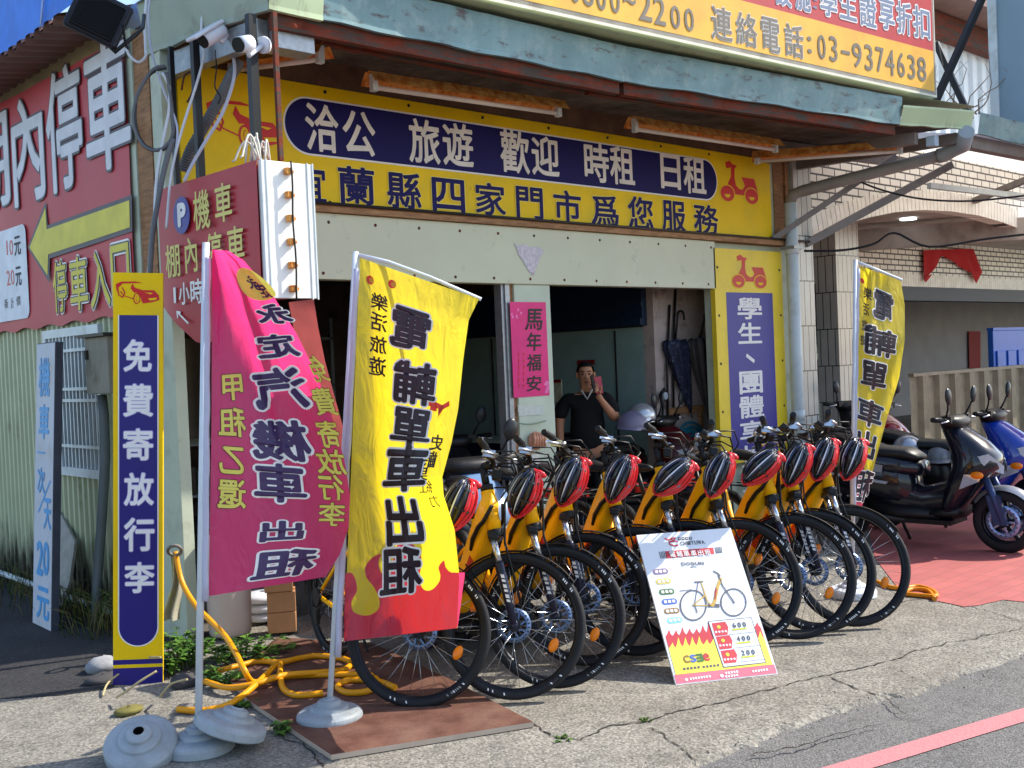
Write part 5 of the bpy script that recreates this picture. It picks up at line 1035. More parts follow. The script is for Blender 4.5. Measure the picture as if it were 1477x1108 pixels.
# white corrugated upper storey and eave
m = MB(); pr = corr_profile(7.2, 30, .34, .05); k = len(pr); m.add([(p, 1.6 + q, 4.0) for p, q in pr] + [(p, 1.6 + q, 6.3) for p, q in pr], [(i, i + 1, k + i + 1, k + i) for i in range(k - 1)]); part('upper_wall', m, mat('white_cladding', (214, 220, 222), .45, var=.05, col2=(160, 160, 150), cov=.15, sharp=.3), nb)
m = MB(); m.bx(7.0, 30, .9, 1.7, 6.62, 6.72); m.bx(7.0, 30, .86, .9, 6.6, 7.1); m.bx(7.0, 30, 1.4, 1.58, 6.25, 6.6, 1); part('upper_eave', m, [ROOFM, RUST2], nb)
xs_ = 8.75; a_ = S(1428, 60, xs_); t = thing('grey_sign_box', 'plain blue grey back of a projecting signboard at the right edge', 'signboard', (xs_, -2.4, 3.8))
zb = S(1430, 191, xs_).z; m = MB(); m.bx(xs_, xs_ + .3, a_.y - 1.9, a_.y, zb, zb + 2.4); part('panel', m, mat('grey_sheet', (124, 146, 160), .5, var=.05, scale=2), t); m = MB(); m.bx(xs_ - .02, xs_, a_.y - .08, a_.y + .01, zb - .02, zb + 2.4); part('edge_strip', m, WPVC, t)
t = thing('sign_brace', 'crossed dark steel braces holding the billboard end', 'brace', (7, -1.2, 3.8))
m = MB(); m.bar(D(1420, -10, 11.4), D(1336, 176, 10.9), .06, .06); part('brace_bar', m, DARKM, t)
m = MB(); m.bar(D(1350, 62, 11.6), D(1400, 172, 11.4), .06, .06); part('brace_bar', m, DARKM, t)
t = thing('bare_twigs', 'dry twigs growing behind the end of the canopy', 'twigs', tuple(D(1390, 160, 11.5))); r_ = random.Random(9); m = MB()
for k in range(9):
    p = D(1378 + r_.uniform(0, 40), 165, 11.5); L_ = [p]
    for j in range(5): L_.append(L_[-1] + RT * r_.uniform(-.10, .12) + V((0, 0, r_.uniform(.03, .2))) + FW * r_.uniform(-.05, .05))
    m.tube(L_, [.008, .007, .006, .005, .004, .002], 4)
part('stem', m, mat('twig', (140, 124, 110), .8), t)
# corrugated fence, blue panel, red papers, red cloth
fy = 1.6; x0 = F(1312, 540, fy).x; x1 = F(1500, 535, fy).x; zt = F(1390, 535, fy).z; m = MB(); pr = corr_profile(x0, x1, .52, .06); k = len(pr); m.add([(p, fy - q, 0) for p, q in pr] + [(p, fy - q, zt) for p, q in pr], [(i, i + 1, k + i + 1, k + i) for i in range(k - 1)])
t = thing('metal_fence', 'drab tan corrugated metal fence behind the scooters', 'fence', (14, fy, 0)); part('panel', m, mat('fence_tan', (120, 110, 92), .55, var=.1, scale=3, col2=(80, 70, 58), cov=.3, sharp=.4), t)
m = MB(); m.bar(V((x0, fy - .02, zt)), V((x1, fy - .02, zt)), .09, .05); part('top_rail', m, mat('fence_rail', (130, 120, 104), .6), t)
q0 = F(1432, 477, 2.2); q1 = F(1500, 537, 2.2); t = thing('plastic_barrier', 'bright blue plastic barrier showing over the fence', 'barrier', (q0.x, 2.2, 0)); m = MB(); BLP = mat('blue_plastic', (40, 96, 190), .4, var=.08); m.bx(q0.x, q1.x, 2.2, 2.3, 0, q0.z)
for k in range(5): m.bx(q0.x + .1 + k * .45, q0.x + .45 + k * .45, 2.17, 2.2, 0, q1.z + .45)
part('barrier_body', m, BLP, t, bevel=.01); m = MB(); m.bx(q0.x + .0, q1.x, 2.19, 2.31, q0.z, q0.z + .05); part('top_edge', m, BLP, t)
def flatrect(name, label, cat, px4, y, matr):
    P = [F(a, b, y) for a, b in px4]; m = MB(); m.prism([(p.x, p.z) for p in P], (0, y, 0), (1, 0, 0), (0, 0, 1), .006); return tag(m.build(name, matr, loc=P[0]), label, cat)
DRED = mat('red_cloth', (178, 22, 30), .8, var=.1, scale=4); flatrect('red_paper', 'dark red vertical paper on the grey arcade wall over the fence', 'poster', [(1397, 478), (1414, 478), (1414, 532), (1398, 531)], 5.95, mat('red_paper', (130, 16, 22), .7))
t = thing('red_cloth', 'red festive cloth draped in an arch on the cream brick wall', 'cloth', tuple(F(1375, 362, 2.44)))
m = MB()
def rcf(u, v):
    top = [(1332, 361), (1358, 360), (1388, 359), (1404, 359)]; bot = [(1333, 408), (1360, 369), (1398, 393), (1417, 393)]; k = min(2, int(u * 3)); f_ = u * 3 - k
    a = [top[k][i] + (top[k + 1][i] - top[k][i]) * f_ for i in (0, 1)]; b = [bot[k][i] + (bot[k + 1][i] - bot[k][i]) * f_ for i in (0, 1)]
    p = F(a[0] + (b[0] - a[0]) * v, a[1] + (b[1] - a[1]) * v, 2.44); p.y += .02 * math.sin(u * 25) * v; return p
m.grid(rcf, 36, 6); part('drape', m, DRED, t)
m = MB()
for tri in (((1333, 400), (1345, 395), (1335, 408)), ((1399, 390), (1417, 392), (1408, 409))): m.prism([(F(*p, 2.42).x, F(*p, 2.42).z) for p in tri], (0, 2.42, 0), (1, 0, 0), (0, 0, 1), .004)
part('tail', m, DRED, t)
# things in the recess
GRM = mat('machine_green', (60, 96, 84), .5, var=.1); q0 = F(1166, 502, 1.6); q1 = F(1192, 549, 1.6); t = thing('green_machine', 'small green metal cabinet in the recess by the tiled column', 'cabinet', (q0.x, 1.6, 0)); m = MB(); m.bx(q0.x, q1.x, 1.6, 1.9, .4, q0.z); part('cabinet_body', m, GRM, t, bevel=.01)
m = MB(); m.bx(q0.x + .1, q1.x - .1, 1.585, 1.6, q1.z, q1.z + .26); part('opening', m, BLACK, t); m = MB(); m.bx(q0.x + .08, q1.x - .1, 1.585, 1.6, q0.z - .16, q0.z - .08); part('gauge', m, PALE, t)
t = thing('white_grille', 'white slatted grille beside the green cabinet', 'grille', tuple(F(1190, 558, 1.55))); m = MB(); q0 = F(1168, 545, 1.5); q1 = F(1202, 562, 1.5)
for k in range(9): m.bx(q0.x + k * .075, q0.x + .04 + k * .075, 1.5, 1.52, q1.z - .1, q0.z + (.25 if k > 4 else .0))
m.bx(q0.x, q0.x + .66, 1.52, 1.54, q1.z - .02, q1.z + .02); part('slats', m, WPVC, t)
# drainpipe
t = thing('drainpipe', 'pale grey drainpipe down the tiled column with an elbow under the canopy', 'drainpipe', (6.5, -.14, 0))
m = MB(); m.cyl((6.50, -.145, 0), (6.50, -.145, 3.06), .062, 18); 
for z in (.9, 2.55): m.cyl((6.50, -.145, z), (6.50, -.145, z + .10), .068, 18)
part('downpipe', m, WPVC, t)
e0 = V((6.5, -.145, 3.06)); e1 = V((6.56, -.26, 3.17)); e2 = G(1362, 223, 3.36); e3 = G(1389, 210, 3.40); e4 = G(1394, 190, 3.49)
m = MB(); m.tube([e0, V((6.51, -.17, 3.14)), e1, e2], .058, 16); part('sloping_pipe', m, mat('pipe_grey', (132, 128, 122), .5, var=.1), t)
m = MB(); m.tube([e2 - (e2 - e1).normalized() * .06, e2, e2.lerp(e3, .5) + V((0, 0, .005)), e3, e4], .070, 16); part('elbow', m, GREYP, t)
m = MB(); m.bx(6.42, 6.6, -.22, -.06, 2.60, 2.63); part('bracket', m, GALV, t)

# ================================================================ FLUORESCENT LIGHTS
def tube_light(label, a, b, dn=V((0, 0, -1)), side=None):
    a = V(a); b = V(b); t = thing('fluorescent_light', label, 'light', tuple(a), group='rusty fluorescent lights under the canopy'); d = (b - a).normalized(); s_ = d.cross(V((0, 0, 1))).normalized()
    m = MB(); n = 14; prof = [(-.085, -.055), (-.03, .02), (.03, .02), (.085, -.055)]
    def fn(u, v):
        k = min(2, int(v * 3)); f_ = v * 3 - k; o, h = [prof[k][i] + (prof[k + 1][i] - prof[k][i]) * f_ for i in (0, 1)]
        return a.lerp(b, u) + s_ * (o + .004 * math.sin(u * 37)) + V((0, 0, h))
    m.grid(fn, 24, 3, 0, False); part('reflector', m, RUST, t)
    m = MB(); m.cyl(a + d * .06 + V((0, 0, -.075)), b - d * .06 + V((0, 0, -.075)), .0165, 12); part('tube', m, mat('tube_white', (214, 208, 200), .3), t)
    for p in (a + d * .045, b - d * .045): m = MB(); m.ob(p + V((-.02, -.02, -.1)), (.04, 0, 0), (0, .04, 0), (0, 0, .11)); part('lamp_holder', m, WPVC, t)
tube_light('rusty fluorescent light over the left half of the yellow sign', F(530, 108, -.45), F(811, 150, -.52))
tube_light('rusty fluorescent light over the right half of the yellow sign', F(910, 172, -.5), F(1122, 205, -.55))
tube_light('rusty fluorescent light slanting out over the right end of the sign', G(1085, 222, 3.46), G(1305, 206, 3.46))
tube_light('short rusty fluorescent light beside the security cameras', V((.42, -.05, 3.55)), G(470, 66, 3.52))

# ================================================================ CAMERAS, FLOODLIGHT, CABLES AT THE CORNER
CW = mat('camera_white', (214, 218, 228), .35); d_ = 6.05
def cam_thing(label, p, dirn, L_, r, hood):
    p = V(p); dirn = V(dirn).normalized(); t = thing('security_camera', label, 'camera', tuple(p), group='security cameras at the canopy corner'); m = MB(); m.tube([p, p + dirn * L_ * .1, p + dirn * L_], [r * .8, r, r], 16); part('body', m, CW, t)
    m = MB(); m.cyl(p + dirn * L_, p + dirn * (L_ + .008), r * .92, 16); part('lens', m, BLACK, t)
    if hood: s_ = dirn.cross(V((0, 0, 1))).normalized(); u_ = s_.cross(dirn); m = MB(); m.ob(p + s_ * -r * 1.15 + u_ * r * .7, dirn * (L_ + .07), s_ * r * 2.3, u_ * r * .5); part('hood', m, CW, t, bevel=.008)
    m = MB(); m.tube([p + dirn * L_ * .3 - V((0, 0, r * .6)), p + dirn * .02 - V((0, 0, r * 1.5)), p - dirn * .09 - V((0, 0, r * .5))], .014, 8); m.cyl(p - dirn * .09 - V((0, 0, r * .5)), p - dirn * .115 - V((0, 0, r * .5)), .045, 14); part('mount', m, CW, t)
cam_thing('white bullet camera with hood pointing left under the corner', D(322, 42, d_), D(292, 60, d_ - .1) - D(322, 42, d_), .16, .042, True)
cam_thing('small white camera with dark face beside the metal beam', D(362, 62, 5.7), D(336, 66, 5.58) - D(362, 62, 5.7), .10, .042, False)
t = thing('floodlight', 'black floodlight on a bracket above the red wall banner', 'floodlight', tuple(S(150, 20, -.35)))
m = MB(); c = D(141, 28, 5.7); ux = (RT * .88 + FW * .28 + V((0, 0, -.40))).normalized(); uy = (V((0, 0, 1)) - ux * ux.z).normalized(); uz = ux.cross(uy)
m.ob(c - ux * .14 - uy * .11 - uz * .02, ux * .28, uy * .24, uz * .06); part('housing', m, mat('floodlight_black', (24, 26, 38), .5), t, bevel=.012)
m = MB()
for k in range(17): m.ob(c - ux * .11 - uy * (.09 - k * .0115) + uz * .04, ux * .22, uy * .004, uz * .03)
part('cooling_fins', m, BLACK, t)
m = MB(); m.tube([c + ux * .10 - uy * .10, c + ux * .14 - uy * .12, D(196, 50, 5.75), D(206, 40, 5.9), D(208, 22, 6.)], .011, 8); part('bracket', m, BLACK, t)
m = MB(); m.tube([c + ux * .12 + uy * .03, D(178, 36, 5.7), D(180, 60, 5.72), D(184, 70, 5.8), D(186, 58, 6.0)], .006, 6); part('power_lead', m, BLACK, t)
def cable(label, pts, r, matr, d=6.15, name='cable', n=5):
    P = []
    pp = [pts[0]] + list(pts) + [pts[-1]]
    for i in range(1, len(pp) - 2):
        for k in range(n):
            t_ = k / n; c_ = [.5 * (2 * pp[i][j] + (pp[i + 1][j] - pp[i - 1][j]) * t_ + (2 * pp[i - 1][j] - 5 * pp[i][j] + 4 * pp[i + 1][j] - pp[i + 2][j]) * t_ ** 2 + (3 * pp[i][j] - pp[i - 1][j] - 3 * pp[i + 1][j] + pp[i + 2][j]) * t_ ** 3) for j in (0, 1)]; P.append(D(c_[0], c_[1], d))
    P.append(D(*pts[-1], d)); m = MB(); m.tube(P, r, 7); return tag(m.build(name, matr, loc=P[0]), label, 'cable', 'loose cables at the shop corner')
WCAB = mat('cable_white', (200, 204, 210), .4); GCAB = mat('cable_grey', (96, 98, 102), .5)
cable('white cable looping below the corner fascia', [(212, -8), (209, 30), (210, 70), (210, 82), (200, 90), (188, 82), (182, 70)], .008, WCAB)
cable('pale cable running from the fascia to the corner post', [(217, -8), (214, 30), (220, 80), (236, 130), (252, 170), (256, 195), (250, 240)], .007, mat('cable_lilac', (176, 180, 196), .4))
cable('grey loop of thick cable beside the corner post', [(238, 96), (222, 100), (204, 125), (195, 150), (193, 178), (204, 206), (222, 217), (240, 210), (250, 190), (246, 140), (240, 105)], .011, GCAB)
cable('second grey loop of cable beside the corner post', [(240, 98), (218, 106), (200, 132), (195, 160), (198, 190), (212, 212), (236, 216), (252, 198)], .009, mat('cable_dark', (52, 54, 58), .5))
cable('white cable hanging past the left security camera', [(297, -8), (292, 22), (290, 60), (294, 80), (284, 120), (268, 170), (255, 215), (246, 260), (240, 330)], .008, WCAB)
cable('grey cable hanging along the bent conduit', [(334, -8), (328, 20), (330, 55), (338, 90), (336, 120), (320, 165), (296, 205), (276, 240), (266, 262)], .010, mat('cable_lilac', (176, 180, 196), .4))
cable('white cables running down beside the corner column', [(234, 105), (244, 125), (244, 160), (236, 200), (226, 260), (222, 330), (214, 395)], .010, WCAB)
cable('dark cable bundle running down the corner column', [(250, 200), (238, 240), (228, 290), (220, 340), (216, 400)], .016, GCAB)
cable('thin black lead hanging from the left camera', [(311, 72), (312, 100), (310, 125), (318, 140), (314, 150)], .004, BLACK)
cable('brown loop of wire in front of the sign end', [(262, 130), (266, 110), (276, 105), (278, 130), (270, 148)], .006, RUST2, 6.3)
cable('black wire arc hanging across the brick arcade', [(1160, 362), (1215, 361), (1260, 352), (1290, 336), (1340, 356), (1420, 345), (1480, 338)], .012, BLACK, 10.8)
cable('black wire sagging from the strut to the neighbour', [(1240, 262), (1275, 275), (1330, 287), (1400, 290), (1480, 282)], .010, BLACK, 10.6)
m = MB(); P = [D(345, 88, 6.2), D(332, 112, 6.2), D(316, 145, 6.25), D(296, 180, 6.3), D(276, 214, 6.35), D(264, 244, 6.4)]; m.tube(P, .030, 14)
for k in range(46): q = k / 45 * 5; i = min(4, int(q)); c_ = P[i].lerp(P[i + 1], q - i); dd = (P[i + 1] - P[i]).normalized() * .004; m.tube([c_ - dd, c_ + dd], .0325, 14)
tag(m.build('bent_conduit', mat('conduit_grey', (98, 102, 106), .6, var=.2), loc=P[0]), 'thick grey ribbed conduit slanting down in front of the sign end', 'conduit')
# blue tarpaulin over the shed roof
t = thing('blue_tarpaulin', 'bright blue tarpaulin over the shed roof at the top left', 'tarpaulin', tuple(S(30, 30, .2))); m = MB()
def tpf(u, v):
    p0 = S(-260, 330, -.43); p1 = S(84, 30, -.43); a = V((-.30, p0.y, 3.86)).lerp(V((-.30, p1.y, 3.88)), u); return a + V((.25, 0, 1.3)) * v + V((.015 * math.sin(u * 17 + v * 6), 0, .012 * math.sin(u * 9 - v * 14)))
m.grid(tpf, 40, 14); part('sheet', m, mat('tarp_blue', (14, 104, 206), .45, var=.15, scale=5, bump=.3, bscale=14), t)
m = MB()
for k in range(3): m.tube([tpf(.35 + .28 * k, v / 10) + V((-.012, 0, .01)) for v in range(11)], .008, 5)
part('rope', m, mat('rope_pale', (170, 190, 220), .6), t)
# electrical box on the window bars
q0 = S(121, 488, -.2); q1 = S(158, 568, -.2); t = thing('meter_box', 'dented grey metal meter box fixed over the window bars', 'meter box', (-.2, q1.y, q1.z)); m = MB(); m.bx(-.2, -.045, q1.y, q0.y, q1.z, q0.z); part('case', m, mat('meter_grey', (126, 122, 110), .6, .2, var=.15, col2=(90, 80, 66), cov=.3, sharp=.2), t, bevel=.006)
m = MB(); m.bx(-.235, -.04, q1.y - .03, q0.y + .03, q0.z, q0.z + .02); part('rain_lid', m, DARKM, t); m = MB(); m.bx(-.215, -.2, q0.y - .06, q0.y - .04, q1.z + .22, q1.z + .28); part('latch', m, DARKM, t)
t = thing('wall_pipe', 'dark grey plastic pipe running down from the meter box', 'pipe', (-.1, .95, 0)); m = MB(); m.tube([S(147, 570, -.1), S(150, 600, -.1), S(152, 660, -.1), S(146, 760, -.12), S(140, 840, -.15), S(139, 900, -.2)], .032, 12); part('pipe_run', m, GREYP if False else mat('pipe_dark', (84, 92, 94), .5), t)
t = thing('ground_pipe', 'thin pale pipe along the foot of the side wall', 'pipe', (-.1, 2, .1)); m = MB(); m.cyl(V((-.08, .5, .06)), V((-.08, 7, .10)), .022, 10); part('pipe_run', m, WPVC, t)
t = thing('broken_slab', 'pointed broken grey slab leaning on the side wall', 'slab', tuple(G(92, 885))); b_ = G(92, 885); m = MB(); pl = Board(b_, (0, -1, 0), (.28, 0, 1)); pts = [pl.px(*p) for p in ((88, 735), (112, 782), (104, 840), (93, 876), (88, 870))]; m.prism(pts, pl.o, pl.ux, pl.uy, .02); part('slab_body', m, mat('slab_grey', (150, 148, 140), .8, var=.15, scale=14, bump=.3), t)

# ================================================================ SCOOTERS
def ringxy(cx_, cy_, z, rx, ry, n=18, e=.8, front=0.):
    out = []
    for k in range(n):
        a = 2 * math.pi * k / n; ca, sa = math.cos(a), math.sin(a); x = rx * math.copysign(abs(ca) ** e, ca); x = x * (1 + front) if ca > 0 else x
        out.append(V((cx_ + x, cy_ + ry * math.copysign(abs(sa) ** e, sa), z)))
    return out
def ringyz(x, zc, hy, hz, n=18, e=.75): return [V((x, hy * math.copysign(abs(math.cos(2 * math.pi * k / n)) ** e, math.cos(2 * math.pi * k / n)), zc + hz * math.copysign(abs(math.sin(2 * math.pi * k / n)) ** e, math.sin(2 * math.pi * k / n)))) for k in range(n)]
DISC = mat('disc_blue_steel', (150, 168, 210), .3, .6); LENS = mat('headlight_lens', (178, 186, 196), .08, .3, var=.05); MIRG = mat('mirror_back', (40, 42, 46), .35)
def make_scooter(label, paint, trim, group=None, seatm=BLACK, rear=None):
    t = thing('motor_scooter', label, 'scooter', group=group)
    for nm, x, R in (('front_wheel', 0, .238), ('rear_wheel', -1.30, .232)):
        c = V((x, 0, R)); h = MB(); h.cyl(c - V((0, .05, 0)), c + V((0, .05, 0)), .05, 14); h.lathe([(.155, -.03), (.165, -.035), (.165, .035), (.155, .03)], c, (0, 1, 0), 36)
        for k in range(5): a = k * 2 * math.pi / 5; h.bar(c + V((.04 * math.cos(a), 0, .04 * math.sin(a))), c + V((.16 * math.cos(a + .3), 0, .16 * math.sin(a + .3))), .03, .03, upv=(0, 1, 0))
        w_ = part(nm, h, mat('scooter_rim', (30, 34, 48), .35, .5), t); m = MB(); pr = [(R - .075, -.05), (R - .04, -.058), (R - .012, -.05), (R, -.02), (R, .02), (R - .012, .05), (R - .04, .058), (R - .075, .05)]; m.lathe(pr, c, (0, 1, 0), 44); part('tyre', m, TYRE, w_)
        if x == 0:
            for s_ in (-1, 1):
                m = MB(); m.lathe([(.085, s_ * .052), (.085, s_ * .056), (.125, s_ * .056), (.125, s_ * .052), (.085, s_ * .052)], c, (0, 1, 0), 36)
                for k in range(18): a = k * math.pi / 9; m.cyl(c + V((.105 * math.cos(a), s_ * .05, .105 * math.sin(a))), c + V((.105 * math.cos(a), s_ * .0575, .105 * math.sin(a))), .006, 6, 1)
                for k in range(5): a = k * 2 * math.pi / 5; m.bar(c + V((.04 * math.cos(a), s_ * .054, .04 * math.sin(a))), c + V((.09 * math.cos(a), s_ * .054, .09 * math.sin(a))), .014, .004, upv=(0, 1, 0))
                part('brake_disc', m, [DISC, BLACK], w_)
    m = MB()
    for s_ in (-1, 1): m.tube([(0, s_ * .085, .238), (-.05, s_ * .085, .42), (-.13, s_ * .07, .60)], [.022, .028, .028], 10); m.ob((-.055, s_ * .085 - .02, .22), (.10, 0, .0), (0, .04, 0), (-.05, 0, .22))
    part('fork', m, mat('scooter_fork', (52, 66, 104), .35, .3), t)
    m = MB(); c = V((0, 0, .238))
    def ff(u, v): a = R_(18 + 130 * u); q = 2 * v - 1; w_ = .075 * (.55 + .45 * math.sin(math.pi * min(1, u * 1.15 + .1))); r = .275 - .035 * q * q; return c + V((r * math.cos(a), q * w_, r * math.sin(a)))
    m.grid(ff, 18, 8); part('front_mudguard', m, trim, t)
    # front apron and headlamp nose
    m = MB(); m.loft([ringxy(-.40, 0, .24, .07, .13), ringxy(-.36, 0, .36, .09, .17), ringxy(-.29, 0, .52, .12, .195, front=.2), ringxy(-.22, 0, .64, .15, .20, front=.45), ringxy(-.22, 0, .74, .15, .19, front=.35), ringxy(-.27, 0, .84, .13, .165, front=.2), ringxy(-.34, 0, .93, .10, .13), ringxy(-.37, 0, .97, .06, .10)]); part('front_apron', m, paint, t)
    m = MB(); m.loft([ringyz(-.55, .27, .16, .045), ringyz(-.30, .30, .15, .05)]); m.loft([ringyz(-1.0, .30, .17, .09), ringyz(-.75, .27, .19, .06), ringyz(-.45, .27, .15, .05)]); m.bx(-.98, -.35, -.17, .17, .20, .235); part('floorboard', m, BLACK, t)
    m = MB(); m.loft([ringyz(-.66, .45, .10, .14), ringyz(-.78, .50, .15, .20), ringyz(-1.0, .53, .175, .19), ringyz(-1.3, .61, .165, .145), ringyz(-1.55, .70, .12, .09), ringyz(-1.72, .76, .06, .04)]); m.loft([ringyz(-.98, .42, .14, .17), ringyz(-.80, .40, .13, .16), ringyz(-.60, .36, .10, .12), ringyz(-.40, .40, .12, .14), ringyz(-.30, .46, .13, .12)]); m.loft([ringyz(-.60, .62, .10, .06), ringyz(-.80, .64, .165, .09), ringyz(-1.1, .68, .185, .10), ringyz(-1.4, .74, .165, .08), ringyz(-1.6, .77, .10, .05)]); part('rear_body', m, rear or paint, t)
    m = MB()
    for s_ in (-1, 1): m.ob((-1.35, s_ * .172, .56), (.5, 0, -.06), (0, s_ * .012, 0), (.02, 0, .02)); m.ob((-1.2, s_ * .178, .64), (.32, 0, -.05), (0, s_ * .01, 0), (.01, 0, .06), 1)
    part('side_trim', m, [LENS, trim], t)
    m = MB(); m.loft([ringyz(-.62, .70, .09, .03), ringyz(-.72, .735, .135, .05), ringyz(-.95, .745, .155, .05), ringyz(-1.12, .80, .155, .055), ringyz(-1.35, .84, .15, .05), ringyz(-1.52, .85, .09, .03)]); part('seat', m, seatm, t)
    m = MB(); m.tube([(-1.4, .13, .80), (-1.62, .13, .86), (-1.70, 0, .87), (-1.62, -.13, .86), (-1.4, -.13, .80)], .014, 8); part('grab_rail', m, DARKM, t)
    m = MB(); m.loft([ringyz(-1.62, .68, .09, .035), ringyz(-1.70, .70, .05, .03)]); part('tail_light', m, mat('tail_red', (150, 10, 14), .2), t)
    for s_ in (-1, 1):
        m = MB(); m.add([(-.005, s_ * .035, .60), (.0, s_ * .03, .655), (-.07, s_ * .15, .755), (-.13, s_ * .178, .74), (-.10, s_ * .16, .66)], [(0, 1, 2, 3, 4)]); m.add([(.012, s_ * .035, .60), (.014, s_ * .03, .66), (-.055, s_ * .155, .76), (-.12, s_ * .186, .74), (-.09, s_ * .168, .655)], [(0, 1, 2, 3, 4)]); part('headlight', m, LENS, t)
        m = MB(); m.ell((-.13, s_ * .20, .60), .05, .025, .03, 12, 8); part('turn_signal', m, AMBER, t)
        m = MB(); m.add([(-.12, s_ * .199, .56), (-.10, s_ * .193, .60), (-.22, s_ * .206, .60), (-.25, s_ * .204, .50)], [(0, 1, 2, 3)]); m.add([(-.11, s_ * .212, .555), (-.09, s_ * .208, .605), (-.22, s_ * .216, .605), (-.26, s_ * .212, .49)], [(0, 1, 2, 3)]); part('side_light', m, LENS, t)
    h = MB(); h.M = Matrix.Translation((0, 0, -.06)); h.loft([ringxy(-.36, 0, 1.0, .08, .12), ringxy(-.35, 0, 1.06, .09, .20), ringxy(-.37, 0, 1.10, .06, .16)]); h.tube([(-.38, -.33, 1.08), (-.36, -.2, 1.07), (-.36, .2, 1.07), (-.38, .33, 1.08)], .016, 8); hb_ = part('handlebar', h, BLACK, t)
    for s_ in (-1, 1):
        m = MB(); m.M = h.M; m.tube([(-.38, s_ * .22, 1.075), (-.39, s_ * .345, 1.085)], .02, 10); part('grip', m, BLACK, hb_)
        m = MB(); m.M = h.M; m.tube([(-.33, s_ * .20, 1.08), (-.30, s_ * .27, 1.07), (-.33, s_ * .34, 1.06)], .007, 6); part('brake_lever', m, SILV, hb_)
        mm = MB(); mm.M = h.M; mm.tube([(-.35, s_ * .19, 1.09), (-.32, s_ * .22, 1.16), (-.31, s_ * .245, 1.20)], .008, 6); mr = part('mirror', mm, BLACK, hb_); m = MB(); m.M = h.M; m.ell((-.30, s_ * .255, 1.255), .02, .046, .068, 14, 10, Rm=Matrix.Rotation(s_ * -.25, 3, 'X')); part('mirror_head', m, MIRG, mr)
        m = MB(); m.M = h.M; m.ob((-.335, s_ * .175 - .035, 1.05), (.03, 0, 0), (0, .07, 0), (0, 0, .05)); part('switch_box', m, BLACK, hb_)
    m = MB(); m.tube([(-.7, -.15, .22), (-1.0, -.18, .24), (-1.25, -.20, .30), (-1.6, -.20, .38)], [.02, .03, .055, .06], 14); part('exhaust', m, DARKM, t)
    m = MB(); m.bx(-1.45, -1.0, .09, .16, .19, .34); part('engine_case', m, DARKM, t, bevel=.02)
    m = MB(); m.tube([(-.85, .08, .2), (-.83, .2, .01)], .014, 8); part('side_stand', m, DARKM, t)
    return t
def put(o, front, head, z=0., lean=0.): o.location = (front[0], front[1], z); o.rotation_euler = (lean, 0, head)
GB = mat('scooter_black', (16, 18, 26), .18, var=.1, coat=.8); GB2 = mat('scooter_blue', (18, 52, 150), .2, var=.1, coat=.8); GR = mat('scooter_red', (140, 18, 22), .22, var=.1, coat=.8); GDK = mat('scooter_dark', (20, 20, 24), .3, var=.1); GPB = mat('scooter_pale_blue', (104, 134, 170), .3, var=.05, coat=.3); GSIL = mat('scooter_silver', (150, 152, 158), .3, .5); GNB = mat('scooter_navy_black', (14, 17, 30), .25, var=.15, coat=.5)
RG = 'scooters parked on the red paving'; fw = G(1452, 797); hd = -math.pi / 2 + R_(4)
s1 = make_scooter('glossy black scooter with blue steel brake disc at the right', GNB, GSIL, RG); put(s1, fw, hd)
s2 = make_scooter('deep blue scooter cut by the right edge of the photo', GB2, GDK, RG, rear=GDK); q = fw + V((.74, .02, 0)); put(s2, q, hd + R_(3))
s3 = make_scooter('dark red scooter standing behind the black one', GR, GDK, RG); p = D(1296, 600, 9.6); put(s3, V((p.x + .75, p.y + .3, 0)), hd - R_(14))
IG = 'scooters inside the dark shop'
s4 = make_scooter('dark scooter inside the shop behind the yellow flag', GDK, GDK, IG); p = D(640, 600, 8.6); put(s4, (p.x - .15, p.y - .35, 0.02), R_(-118))
s5 = make_scooter('dark scooter inside the shop to the right of the man', GDK, GDK, IG); p = D(905, 600, 10.0); put(s5, (p.x + .55, p.y - .35, .02), R_(-50))
s6 = make_scooter('dark red scooter inside the shop against the pier', mat('scooter_maroon', (60, 10, 14), .3), GDK, IG); p = D(955, 600, 9.9); put(s6, (p.x + .2, p.y - .25, .02), R_(-80))
s7 = make_scooter('pale grey blue scooter front showing beside the flag edge', GPB, GDK, IG); p = D(662, 690, 6.35); put(s7, (p.x + .05, p.y - .28, .0), R_(-105))
s8 = make_scooter('dark scooter in the recess behind the bicycle row', GDK, GDK, 'scooters in the recess'); p = D(1190, 600, 11.6); put(s8, (p.x, p.y - .6, 0), R_(-100))
m = MB(); m.bx(-.02, .004, -.09, .09, -.03, .03); 
# round helmets on the scooters
def scooter_helmet(label, px, d, matr, r=.135, tilt=0., grp='open scooter helmets'):
    c = D(px[0], px[1], d); t = thing('scooter_helmet', label, 'helmet', tuple(c), group=grp); m = MB(); Rm = Matrix.Rotation(tilt, 3, FW)
    m.ell(c, r * 1.12, r, r * .98, 22, 10, Rm=Rm, v1=.56); part('shell', m, matr, t)
    m = MB(); m.tube([c + Rm @ V((r * 1.1 * math.cos(a), r * .985 * math.sin(a), -.03)) for a in [2 * math.pi * k / 28 for k in range(28)]], .009, 6, closed=True); part('edge_trim', m, BLACK, t)
    m = MB(); f_ = (V((-FW.x, -FW.y, 0)) - RT * .5).normalized(); s_ = f_.cross(V((0, 0, 1)))
    m.grid(lambda u, v: c + Rm @ (f_ * (r * math.cos(1.1 * (2 * u - 1)) + .07 * v * math.cos(1.5 * (2 * u - 1))) + s_ * r * math.sin(1.1 * (2 * u - 1)) + V((0, 0, -.005 - .03 * v))), 14, 3); part('peak', m, matr, t)
HSIL = mat('helmet_silver', (168, 172, 178), .2, .5); HGR = mat('helmet_grey', (126, 130, 134), .3, .2)
